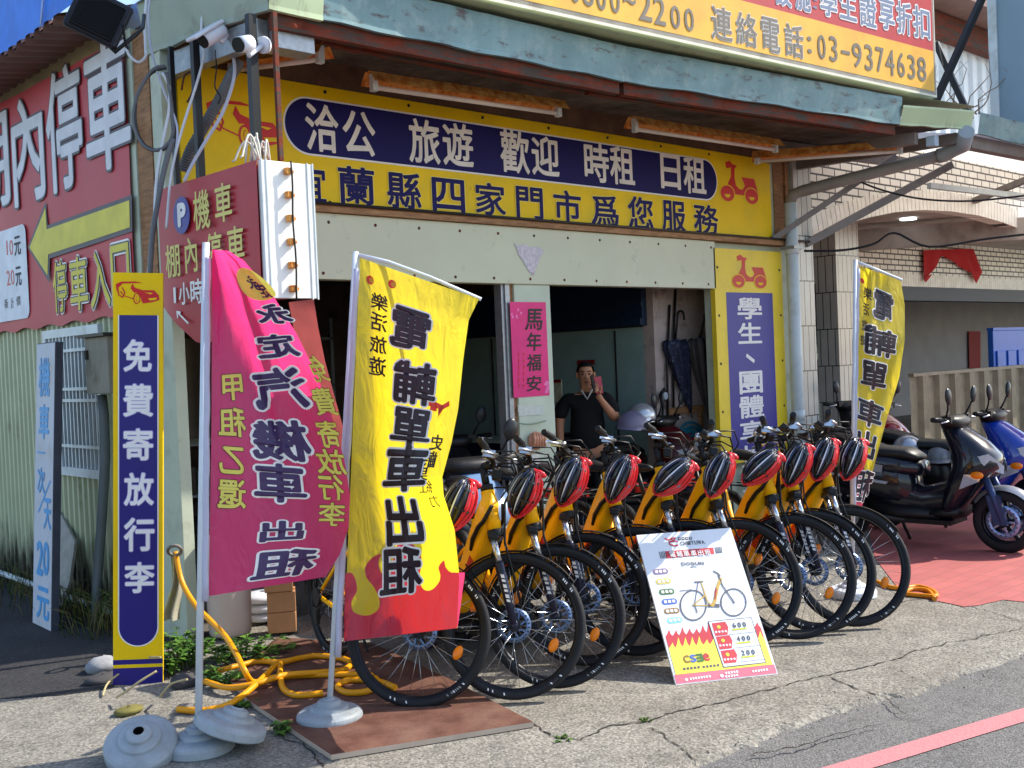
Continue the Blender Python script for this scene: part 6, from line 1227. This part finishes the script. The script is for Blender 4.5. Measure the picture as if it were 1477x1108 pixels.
scooter_helmet('silver half helmet resting on the rear seat of the black scooter', (1309, 648), dep(fw) + 1.1, HSIL, .125, .12)
scooter_helmet('dull grey helmet on the scooter seat just behind the handlebars', (1356, 660), dep(fw) + .95, HGR, .115)
scooter_helmet('red helmet on the scooter behind, left of the silver one', (1283, 626), dep(fw) + 1.6, mat('helmet_dark_red', (130, 14, 20), .2, coat=.5), .12, -.1)
scooter_helmet('pale round helmet on the scooter inside, farther from the man', (925, 601), 9.7, HSIL, .125, .0, 'helmets inside the shop')
scooter_helmet('lilac grey helmet on the scooter inside, next to the man', (912, 614), 9.6, mat('helmet_lilac', (110, 106, 128), .3), .135, .1, 'helmets inside the shop')

# ================================================================ THE MAN IN THE DOORWAY
SKIN = mat('skin', (176, 122, 92), .55, var=.05); SHIRT = mat('black_shirt', (13, 13, 16), .85, var=.15); TROU = mat('dark_trousers', (18, 19, 26), .85, var=.12); HAIR = mat('hair_black', (12, 11, 12), .6)
def skin_obj(name, verts, edges, parent, matr, sub=2, loc=None):
    me = bpy.data.meshes.new(name); Mi = ROOTM[parent.name]
    me.from_pydata([tuple(v[:3]) for v in verts], edges, []); me.materials.append(matr); o = bpy.data.objects.new(name, me); COL.objects.link(o); o.parent = parent; ROOTM[o.name] = Mi
    sk = o.modifiers.new('skin', 'SKIN'); sk.use_smooth_shade = True; sk.branch_smoothing = .6
    for i, v in enumerate(verts):
        r = v[3]; me.skin_vertices[0].data[i].radius = (r, v[4] if len(v) > 4 else r); me.skin_vertices[0].data[i].use_root = (i == 0)
    sb = o.modifiers.new('smooth', 'SUBSURF'); sb.levels = sb.render_levels = sub
    return o
mp = D(845, 554, 9.7)
man = thing('person', 'man in black polo shirt in the dark doorway holding a phone to his mouth', 'person', (mp.x, mp.y, .02), -R_(42.85))
# local frame: x = to the right in the photo, y = away from the camera
vs = [(0, 0, .80, .145, .11), (0, .0, .95, .15, .115), (0, 0, 1.10, .16, .115), (0, 0, 1.21, .15, .10), (0, -.005, 1.285, .06), (0, -.015, 1.335, .052), (0, -.03, 1.39, .066, .078), (0, -.025, 1.445, .074, .092), (0, -.02, 1.505, .066, .082), (0, -.02, 1.54, .036, .045),
      (-.17, 0, 1.235, .062), (-.225, .02, 1.13, .052), (-.245, .02, 1.02, .044), (-.25, .0, .93, .04), (-.245, -.02, .845, .027, .032), (-.243, -.03, .80, .018, .036),
      (.17, 0, 1.235, .062), (.215, -.02, 1.14, .052), (.245, -.06, 1.04, .046), (.19, -.14, 1.11, .04), (.115, -.19, 1.215, .028), (.085, -.20, 1.265, .020, .034),
      (-.085, 0, .70, .095), (-.095, -.01, .45, .066), (-.10, .02, .25, .056), (-.10, .03, .09, .04), (-.105, -.11, .04, .034),
      (.085, 0, .70, .095), (.095, -.01, .45, .066), (.10, .02, .25, .056), (.10, .03, .09, .04), (.105, -.11, .04, .034)]
es = [(0, 1), (1, 2), (2, 3), (3, 4), (4, 5), (5, 6), (6, 7), (7, 8), (8, 9), (3, 10), (10, 11), (11, 12), (12, 13), (13, 14), (14, 15), (3, 16), (16, 17), (17, 18), (18, 19), (19, 20), (20, 21), (0, 22), (22, 23), (23, 24), (24, 25), (25, 26), (0, 27), (27, 28), (28, 29), (29, 30), (30, 31)]
body = None
def local_skin(name, vs, es, matr, sub=2): 
    o = skin_obj(name, vs, es, man, matr, sub); return o
local_skin('body', vs, es, SKIN)
# hands: four fingers and a thumb each, rooted in the palm
def hand(root, dirn, side, curl, up_):
    root = V(root); d = V(dirn).normalized(); s_ = V(side).normalized(); n_ = d.cross(s_).normalized(); out = [(*root, .018, .030), (*(root + d * .045), .014, .036)]; ed = [(0, 1)]
    for k, (off, L_) in enumerate(((-.027, .060), (-.009, .072), (.010, .068), (.027, .052))):
        p = root + d * .06 + s_ * off; i = len(out); out.append((*p, .0092)); ed.append((1, i)); dd = d.copy()
        for j in range(3): dd = (dd + n_ * curl).normalized(); p = p + dd * L_ / 3; out.append((*p, .0085 - j * .001)); ed.append((len(out) - 2, len(out) - 1))
    p = root + s_ * -.026 + d * .012; i = len(out); out.append((*p, .011)); ed.append((0, i)); q = p + s_ * -.018 + d * .03 + n_ * .008; out.append((*q, .0095)); ed.append((i, i + 1)); out.append((*(q + d * .028 + s_ * .004 + n_ * .01), .0085)); ed.append((i + 1, i + 2)); return out, ed
a, b = hand((-.243, -.03, .80), (0, -.12, -1), (.1, -1, 0), .16, 1); local_skin('hand', a, b, SKIN, 1)
a, b = hand((.085, -.20, 1.265), (-.25, -.25, 1), (-.9, -.35, -.2), -.34, 1); local_skin('hand', a, b, SKIN, 1)
sv = [(0, 0, .72, .172, .134), (0, 0, .95, .178, .14), (0, 0, 1.10, .180, .138), (0, 0, 1.215, .165, .118), (0, 0, 1.27, .085, .075), (-.17, 0, 1.235, .080), (-.23, .018, 1.13, .074), (-.25, .018, 1.045, .070), (.17, 0, 1.235, .080), (.222, -.02, 1.14, .074), (.243, -.05, 1.07, .070)]
local_skin('polo_shirt', sv, [(0, 1), (1, 2), (2, 3), (3, 4), (3, 5), (5, 6), (6, 7), (3, 8), (8, 9), (9, 10)], SHIRT)
tv = [(0, 0, .80, .16, .125), (-.09, 0, .70, .110), (-.097, -.01, .45, .084), (-.10, .02, .25, .078), (-.10, .03, .07, .074), (.09, 0, .70, .110), (.097, -.01, .45, .084), (.10, .02, .25, .078), (.10, .03, .07, .074)]
local_skin('trousers', tv, [(0, 1), (1, 2), (2, 3), (3, 4), (0, 5), (5, 6), (6, 7), (7, 8)], TROU)
MT = Matrix.Translation((mp.x, mp.y, .02)) @ Matrix.Rotation(-R_(42.85), 4, 'Z')
def mpart(name, fn, matr): m = MB(); m.M = MT; fn(m); return part(name, m, matr, man)
HC = V((0, -.02, 1.46))
def hair(m):
    for dz, k in ((0, 1.0),):
        vs2 = []
        for j in range(9):
            for i in range(24):
                a = 2 * math.pi * i / 24; lim = 1.0 if math.sin(a) < -.35 else (1.75 if math.sin(a) > .1 else 1.45); tt = lim * j / 8
                vs2.append(HC + V((.0835 * math.sin(tt) * math.cos(a), .102 * math.sin(tt) * math.sin(a) + .006, .098 * math.cos(tt))))
        m.add(vs2, [(j * 24 + i, (j + 1) * 24 + i, (j + 1) * 24 + (i + 1) % 24, j * 24 + (i + 1) % 24) for j in range(8) for i in range(24)], 0, True)
mpart('hair', hair, HAIR)
for s_ in (-1, 1):
    mpart('ear', lambda m: m.ell((s_ * .077, -.01, 1.435), .012, .022, .030, 10, 8), SKIN)
    mpart('eye', lambda m: m.ell((s_ * .030, -.102, 1.445), .012, .008, .007, 10, 8), mat('eye_dark', (24, 18, 16), .2))
    mpart('eyebrow', lambda m: m.tube([(s_ * .016, -.109, 1.466), (s_ * .03, -.112, 1.471), (s_ * .047, -.102, 1.466)], .005, 6), HAIR)
mpart('nose', lambda m: m.loft([[V((.006 * math.cos(a), -.104 - .004 * math.sin(a), 1.45)) for a in [i * math.pi / 4 for i in range(8)]], [V((.014 * math.cos(a), -.120 - .012 * math.sin(a), 1.412)) for a in [i * math.pi / 4 for i in range(8)]], [V((.012 * math.cos(a), -.108 - .008 * math.sin(a), 1.402)) for a in [i * math.pi / 4 for i in range(8)]]]), SKIN)
mpart('mouth', lambda m: m.ell((0, -.100, 1.374), .022, .008, .006, 12, 6), mat('lips', (120, 66, 58), .5))
mpart('collar', lambda m: m.tube([(-.055, -.03, 1.31), (-.03, -.085, 1.275), (0, -.118, 1.225), (.03, -.085, 1.275), (.055, -.03, 1.31)], .009, 6), mat('collar_white', (190, 188, 184), .7))
for s_ in (-1, 1): mpart('shoe', lambda m: m.loft([[V((s_ * .1 + hx * math.cos(a), y, max(0, z + hz * math.sin(a)))) for a in [i * math.pi / 5 for i in range(10)]] for y, z, hx, hz in ((.08, .04, .03, .04), (.05, .05, .042, .05), (-.06, .045, .046, .045), (-.15, .03, .044, .03), (-.18, .02, .02, .02))]), BLACK)
ph = thing('phone', 'dark phone in a pink case held to the man mouth', 'phone', tuple(MT @ V((.05, -.235, 1.31)))); m = MB(); m.M = MT
ux = V((.35, .9, .25)).normalized(); uz = V((-.2, -.1, 1)).normalized(); m.ob((.045, -.262, 1.29), ux * .07, uz * .14, ux.cross(uz) * .010); part('phone_body', m, BLACK, ph)
m = MB(); m.M = MT; m.ob((.075, -.175, 1.265), V((.85, .3, .1)) * .075, V((-.08, 0, 1)) * .15, V((0, .008, 0))); part('pink_case', m, mat('case_pink', (178, 70, 84), .6), ph)

# ================================================================ THINGS INSIDE
flatrect('red_notice', 'small dark red notice on the green panel above the man', 'notice', [(834, 519), (857, 518), (857, 526), (834, 527)], F(845, 520, 1.0).y, mat('red_paper', (1, 1, 1))) if False else None
p0 = S(833, 520, 4.975); p1 = S(858, 526, 4.975); m = MB(); m.bx(4.968, 4.975, p1.y, p0.y, p1.z, p0.z); tag(m.build('red_notice', mat('red_paper', (130, 16, 22), .7), loc=(4.97, p0.y, p1.z)), 'small dark red notice on the green partition above the man head', 'notice')
yu = .36
def umbrella(label, top, tip, handle, r, matr, pleat=7):
    T0 = F(*top, yu); T1 = F(*tip, yu); t = thing('umbrella', label, 'umbrella', tuple(T1), group='closed umbrellas hanging by their handles'); m = MB(); secs = []
    for k in range(10):
        f_ = k / 9; c = T0.lerp(T1, f_); rr = r * (1 - f_) ** .85 * (1. if k else .8) + .008; secs.append([c + V((rr * math.cos(a) * (1 + .22 * math.cos(pleat * a + 2 * f_)), .45 * rr * math.sin(a) * (1 + .22 * math.cos(pleat * a + 2 * f_)), .02 * math.cos(3 * a) * (1 - f_))) for a in [2 * math.pi * i / 42 for i in range(42)]])
    m.loft(secs); part('canopy', m, matr, t)
    H0 = F(handle[0], handle[1], yu); m = MB(); hk = [T0, V((H0.x, yu, H0.z - .02))] + [V((H0.x + .05 - .05 * math.cos(a), yu, H0.z + .05 * math.sin(a))) for a in [i * math.pi / 8 for i in range(9)]] + [V((H0.x + .10, yu, H0.z - .04))]; m.tube(hk, .011, 8); part('crook_handle', m, BLACK, t)
    m = MB(); m.cyl(T1, T1 + (T1 - T0).normalized() * .05, .006, 6); part('ferrule', m, BLACK, t)
PLAID = mat('umbrella_navy_plaid', (26, 30, 52), .7, var=.5, scale=26, col2=(92, 96, 110), cov=.3, c2scale=30, sharp=.15); UGR = mat('umbrella_grey', (70, 66, 66), .5, var=.2)
umbrella('dark navy plaid umbrella hanging by its crook at the pier', (974, 492), (997, 596), (977, 456), .16, PLAID)
umbrella('plain grey umbrella hanging nearest the yellow pier sign', (1008, 490), (1024, 608), (1016, 458), .15, UGR)
t = thing('hose_reel', 'teal hose coiled over a red reel in a brown wooden frame', 'hose', tuple(F(992, 690, .34))); m = MB(); r_ = random.Random(12); c = F(993, 646, .33)
for k in range(9):
    rr = r_.uniform(.20, .30); dx = r_.uniform(-.06, .06); dz = r_.uniform(-.14, .0); m.tube([c + V((dx + rr * math.cos(a) * .95, -.02 - .012 * k % 3 * .01 + r_.uniform(-.006, .006), dz + rr * math.sin(a))) for a in [2 * math.pi * i / 30 for i in range(30)]], .0125, 8, closed=True)
part('coil', m, mat('hose_teal', (18, 84, 100), .35, var=.1), t)
m = MB(); m.ell(c + V((.02, .02, .02)), .13, .05, .15, 16, 10); part('reel', m, mat('reel_red', (120, 18, 20), .5), t)
m = MB(); a_ = F(963, 598, .4); b_ = F(1016, 690, .4)
for x in (a_.x, b_.x - .05): m.bx(x, x + .05, .38, .415, b_.z - .3, a_.z)
m.bx(a_.x, b_.x, .375, .415, a_.z, a_.z + .06); part('wooden_frame', m, WOOD, t)
t = thing('parts_rack', 'clutter of tools and dark rods standing against the pier edge', 'tool rack', (4.9, .3, .02)); m = MB()
for a, b in (((966, 440), (964, 620)), ((975, 410), (972, 600)), ((958, 560), (957, 690))): m.tube([F(*a, .40), F((a[0] + b[0]) / 2 - 3, (a[1] + b[1]) / 2, .39), F(*b, .40)], .012, 6)
part('rod', m, BLACK, t); m = MB(); q = F(956, 571, .36); m.cyl(q, q + V((0, -.03, 0)), .055, 18); m.cyl(q + V((0, -.03, 0)), q + V((0, -.036, 0)), .035, 16, 1); part('dial', m, [BLACK, LENS], t)

BX2 = mat('shelf_carton', (120, 92, 66), .85, var=.15)
t = thing('shelf_unit', 'dim shelf unit with cartons against the back wall of the shop', 'shelf', (2.4, 4.6, .02)); m = MB()
for z in (.3, .85, 1.4, 1.95): m.bx(1.2, 4.2, 4.6, 5.1, z, z + .03)
for x in (1.2, 2.2, 3.2, 4.16): m.bx(x, x + .04, 4.6, 4.64, .02, 2.2)
part('frame', m, GALV, t); r_ = random.Random(5)
for z in (.33, .88, 1.43):
    x = 1.28
    while x < 4.0:
        w_ = r_.uniform(.2, .5); h = r_.uniform(.18, .42)
        if r_.random() < .8: m = MB(); m.bx(x, min(x + w_, 4.1), 4.62 + r_.uniform(0, .1), 5.0, z, z + h); part('carton', m, [BX2, CURT, PALE, TEALW][r_.randrange(4)], t)
        x += w_ + .04
t = thing('wall_calendar', 'pale paper calendar hanging on the green partition left of the man', 'calendar', (4.97, 1.7, 1.3)); m = MB(); p0 = S(794, 548, 4.97); p1 = S(811, 580, 4.97); m.bx(4.965, 4.98, p1.y, p0.y, p1.z, p0.z); part('sheet', m, mat('calendar_paper', (190, 186, 160), .7, var=.2, scale=14), t); m = MB(); m.bx(4.96, 4.965, p1.y, p0.y, p0.z - .03, p0.z); part('binding', m, GR, t)
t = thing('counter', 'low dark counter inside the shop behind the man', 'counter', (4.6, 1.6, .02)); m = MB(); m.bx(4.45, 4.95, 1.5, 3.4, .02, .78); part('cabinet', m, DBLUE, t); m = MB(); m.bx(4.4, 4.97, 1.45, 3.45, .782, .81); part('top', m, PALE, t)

# ================================================================ GROUND CLUTTER ON THE LEFT
BRN = mat('brown_plate', (92, 58, 46), .75, var=.2, scale=8, bump=.2, col2=(120, 92, 78), cov=.3, c2scale=4, sharp=.4)
q = [G(478, 1098), G(770, 1050), G(655, 990), G(540, 935), G(400, 925), G(330, 985), G(362, 1020)]; m = MB(); m.prism([(p.x, p.y) for p in q], (0, 0, .004), (1, 0, 0), (0, 1, 0), .022, 0, 1); o = m.build('floor_board', [BRN, mat('board_edge', (176, 158, 140), .8)], loc=q[0]); tag(o, 'worn brown board lying on the pavement under the first bicycle', 'board')
def smooth3(pts, n=6):
    out = []; pp = [pts[0]] + list(pts) + [pts[-1]]
    for i in range(1, len(pp) - 2):
        for k in range(n): t_ = k / n; out.append(.5 * (2 * pp[i] + (pp[i + 1] - pp[i - 1]) * t_ + (2 * pp[i - 1] - 5 * pp[i] + 4 * pp[i + 1] - pp[i + 2]) * t_ ** 2 + (3 * pp[i] - pp[i - 1] - 3 * pp[i + 1] + pp[i + 2]) * t_ ** 3))
    return out + [pts[-1]]
HOSE = mat('hose_yellow', (224, 150, 16), .38, var=.06)
t = thing('yellow_hose', 'yellow hose hanging from the corner column and looping over the ground', 'hose', tuple(G(365, 985))); z = .040; g = lambda a, b, zz=z: G(a, b, zz)
air = [D(253, 796, 6.25), D(262, 838, 6.2), D(281, 872, 6.1), D(303, 895, 5.98), D(325, 918, 5.8), D(341, 944, 5.6), D(352, 966, 5.45), g(365, 984)]
m = MB(); m.tube(smooth3(air + [g(391, 978), g(440, 974), g(500, 973), g(532, 974), g(545, 985), g(530, 997), g(500, 999), g(487, 990), g(505, 981), g(545, 983), g(570, 992)]), .0155, 10); part('hose_run', m, HOSE, t)
m = MB(); m.tube(smooth3([g(256, 1023, .02), g(291, 1025, .02), g(326, 1018, .03), g(352, 1002), g(375, 982, .06), g(402, 957, .06), g(404, 977, .05), g(410, 995), g(430, 1003), g(466, 1000)]), .0155, 10); m.tube(smooth3([g(296, 983), g(330, 992), g(370, 986, .06), g(410, 974, .065), g(460, 970, .05), g(495, 966), g(506, 957), g(494, 950), g(460, 946), g(435, 949), g(404, 955, .05), g(374, 954), g(345, 960), g(300, 972)]), .0155, 10); part('hose_loop', m, HOSE, t)
t = thing('orange_hose', 'orange hose lying in a loop on the edge of the red paving', 'hose', tuple(G(1320, 855))); m = MB(); z2 = .016; g2 = lambda a, b: G(a, b, z2)
m.tube(smooth3([g2(1262, 838), g2(1285, 847), g2(1305, 848), g2(1325, 846), g2(1345, 852), g2(1350, 860), g2(1330, 859), g2(1305, 856), g2(1315, 850), g2(1338, 852), g2(1348, 864)]), .015, 8); part('hose_run', m, mat('hose_orange', (206, 128, 20), .4), t)
t = thing('plastic_drum', 'pale pinkish plastic drum behind the red flag', 'drum', (.26, -.10, .0)); m = MB(); m.lathe([(0, .02), (.118, .02), (.126, .035), (.132, .2), (.134, .45), (.13, .6), (.122, .62), (0, .62)], (.23, -.12, 0), (0, 0, 1), 32); part('drum_body', m, mat('drum_pinkish', (196, 180, 170), .5, var=.06), t); m = MB(); m.lathe([(.134, .3), (.138, .305), (.138, .32), (.134, .325)], (.23, -.12, 0), (0, 0, 1), 32); part('hoop', m, mat('drum_pinkish', (1, 1, 1)), t)
CARD = mat('cardboard', (176, 128, 88), .85, var=.1, scale=8); r_ = random.Random(3); zz = .02; bc = G(415, 916)
for i, (h, lb) in enumerate(((.125, 'brown cardboard box at the bottom of the stack by the rear wheel'), (.125, 'brown cardboard box second from the bottom of the stack'), (.115, 'brown cardboard box third from the bottom of the stack'), (.10, 'brown cardboard box on top of the stack behind the red flag'))):
    a = R_(-30 + r_.uniform(-5, 5)); m = MB(); c = bc + V((r_.uniform(-.015, .015), .06, 0)); ux = V((math.cos(a), math.sin(a), 0)); uy = V((-math.sin(a), math.cos(a), 0)); m.ob(c + V((0, 0, zz)) - ux * .085 - uy * .07, ux * .17, uy * .16, V((0, 0, h - .003)))
    t = thing('cardboard_box', lb, 'box', tuple(c + V((0, 0, zz))), group='stacked cardboard boxes'); part('carton', m, CARD, t, bevel=.004); m = MB(); m.ob(c + V((0, 0, zz + h - .0025)) - ux * .086 - uy * .02, ux * .172, uy * .04, V((0, 0, .0015))); part('tape', m, mat('tape_brown', (150, 104, 66), .3), t); zz += h
c = G(382, 908)
for i, lb in enumerate(('white flag base at the bottom of the pile beside the boxes', 'white flag base in the middle of the pile beside the boxes', 'white flag base on top of the pile beside the boxes')):
    m = MB(); m.lathe([(.03, .055), (.13, .045), (.15, .03), (.15, .006), (.14, 0), (.03, 0), (.03, .055)], c + V((.12, .22, .02 + i * .058)), (0, 0, 1), 30); tag(m.build('spare_base', BASEW, loc=c), lb, 'base', 'piled white flag bases')
ST = mat('stone_grey', (140, 142, 148), .9, var=.2, scale=12, bump=.5, bscale=30)
def stone(label, px, r, name='stone', sq=.5, m_=None, seed=1):
    c = G(*px); rr = random.Random(seed); m = MB(); m.ell(c + V((0, 0, r * sq * .6)), r, r * .7, r * sq, 10, 7); m.v = [c + (p - c) * (1 + rr.uniform(-.14, .14)) for p in m.v]; tag(m.build(name, m_ or ST, loc=c), label, 'stone', 'stones at the foot of the post sign')
stone('pale lump of stone left of the post sign foot', (150, 968), .10, seed=2); stone('dark flat stone under the pale lump', (150, 984), .10, sq=.3, seed=3, m_=mat('stone_dark', (70, 68, 70), .9, var=.2)); stone('grey stone under the weeds by the pole', (268, 990), .085, seed=4, m_=mat('stone_dark', (1, 1, 1))); stone('mossy flat stone at the end of the yellow hose', (185, 1030), .07, sq=.35, seed=5, m_=mat('stone_moss', (110, 104, 56), .9, var=.2))
# cloth wrapped at the column
t = thing('tied_rag', 'pale cloth tied round the tap at the corner column', 'rag', tuple(D(252, 800, 6.25))); m = MB()
def rag(u, v): a = D(238 + 26 * u + 6 * math.sin(5 * v), 800 + 95 * v, 6.24); w_ = .35 + .65 * v; c = D(251, 800 + 95 * v, 6.24); return c + (a - c) * w_ + FW * (.03 * math.sin(u * 12 + v * 3) * w_)
m.grid(rag, 26, 14); part('cloth', m, mat('rag_cloth', (170, 166, 150), .9, var=.12, col2=(200, 196, 90), cov=.3, c2scale=7, sharp=.2), t); m = MB(); m.tube([D(252 + 10 * math.cos(a), 794 + 7 * math.sin(a), 6.2 + .04 * math.sin(a)) for a in [i * .5 for i in range(26)]], .010, 6); part('knot', m, mat('knot_grey', (120, 116, 112), .8), t)
# weeds
LEAF = mat('weed_leaf', (64, 104, 34), .55, var=.35, scale=5, col2=(96, 132, 48), cov=.35, c2scale=9, sharp=.3); STEM = mat('weed_stem', (96, 110, 50), .7); DRY = mat('dry_stalk', (170, 156, 116), .8); DRYG = mat('dry_grass', (112, 104, 62), .9, var=.3)
def weed(label, c, n, rad, h, leaf, seed, group='weeds at the foot of the corner', lm=None):
    r = random.Random(seed); c = V(c); t = thing('weed_plant', label, 'weed', tuple(c), group=group); ml = MB(); ms = MB()
    for k in range(n):
        a = r.uniform(0, 6.28); q = rad * math.sqrt(r.random()); b = c + V((q * math.cos(a) * .5, q * math.sin(a) * .5, 0)); tp = c + V((q * math.cos(a) * 1.2, q * math.sin(a) * 1.2, h * r.uniform(.45, 1.) * (1 - .35 * q / rad))); mid = b.lerp(tp, .55) + V((0, 0, h * .12)); ms.tube([b, mid, tp], [.0035, .003, .0015], 4)
        for j in range(9):
            f_ = r.uniform(.25, 1.02); p = b.lerp(mid, f_ / .55) if f_ < .55 else mid.lerp(tp, (f_ - .55) / .45); az = r.uniform(0, 6.28); d = V((math.cos(az), math.sin(az), r.uniform(-.2, .7))).normalized(); s_ = d.cross(V((0, 0, 1))).normalized(); L_ = leaf * r.uniform(.6, 1.3); w_ = L_ * r.uniform(.28, .42); dr = V((0, 0, -L_ * .25))
            ml.add([p, p + d * L_ * .4 + s_ * w_, p + d * L_ + dr, p + d * L_ * .4 - s_ * w_, p + d * L_ * .45 + V((0, 0, -.004))], [(0, 1, 4), (1, 2, 4), (2, 3, 4), (3, 0, 4)], 0, True)
    part('leaves', ml, lm or LEAF, t); part('stem', ms, STEM, t)
weed('bushy green weed at the foot of the corner column', G(262, 962), 34, .17, .26, .055, 1)
weed('low green weed between the red flag pole and the boxes', G(350, 952), 40, .24, .15, .05, 2)
weed('small weed under the yellow hose by the pole', G(322, 985), 16, .11, .10, .045, 3)
weed('leafy weed just right of the post sign', G(238, 975), 14, .11, .17, .05, 4)
weed('tiny bright weed at the edge of the brown board', G(352, 1020), 9, .05, .05, .03, 5); weed('tiny weed growing in the pavement joint', G(405, 1056), 9, .06, .05, .03, 6)
weed('tiny weed sprouting from the long crack', G(935, 1040), 6, .035, .016, .012, 7, 'weeds in the pavement crack'); weed('tiny weed by the corner of the brown board', G(812, 1068), 6, .04, .018, .014, 8, 'weeds in the pavement crack')
t = thing('dry_stalks', 'dry pale stalks bending out of the weeds by the post sign', 'stalks', tuple(G(230, 985))); m = MB()
for P in ([(232, 948), (205, 950), (180, 966), (156, 985), (148, 1004)], [(226, 968), (200, 984), (184, 996), (168, 1006)], [(270, 980), (248, 986), (236, 998), (231, 1005)]): m.tube(smooth3([G(a, b, max(.01, .16 - k * .042)) for k, (a, b) in enumerate(P)]), .0055, 6)
part('stem', m, DRY, t)
r_ = random.Random(17); m = MB()
for k in range(420):
    if k % 3: y = r_.uniform(.45, 1.6); x = -.08 - abs(r_.gauss(0, .13))
    else: y = r_.uniform(1.6, 3.4); x = -.06 - abs(r_.gauss(0, .16))
    h = r_.uniform(.06, .30); a = r_.uniform(0, 6.28); d = V((math.cos(a), math.sin(a), 0)); b = V((x, y, 0)); m.tube([b, b + d * h * .2 + V((0, 0, h * .7)), b + d * h * .6 + V((0, 0, h * .9))], [.0035, .0025, .001], 3, 0 if r_.random() < .6 else 1)
tag(m.build('grass', [DRYG, mat('grass_green', (70, 92, 40), .8, var=.3)]), kind='stuff')
# ground litter: gravel in the joint at the shop threshold
m = MB(); r_ = random.Random(31)
for k in range(260):
    x = r_.uniform(-1.6, 4); y = edge_y(x) + r_.gauss(.0, .12); s_ = r_.uniform(.002, .007); z = -.018 if y < edge_y(x) else 0; m.ell((x, y, z + s_ * .4), s_, s_ * r_.uniform(.6, 1), s_ * .6, 6, 4)
tag(m.build('gravel', mat('gravel_grey', (132, 126, 116), .9, var=.3, scale=40)), kind='stuff')
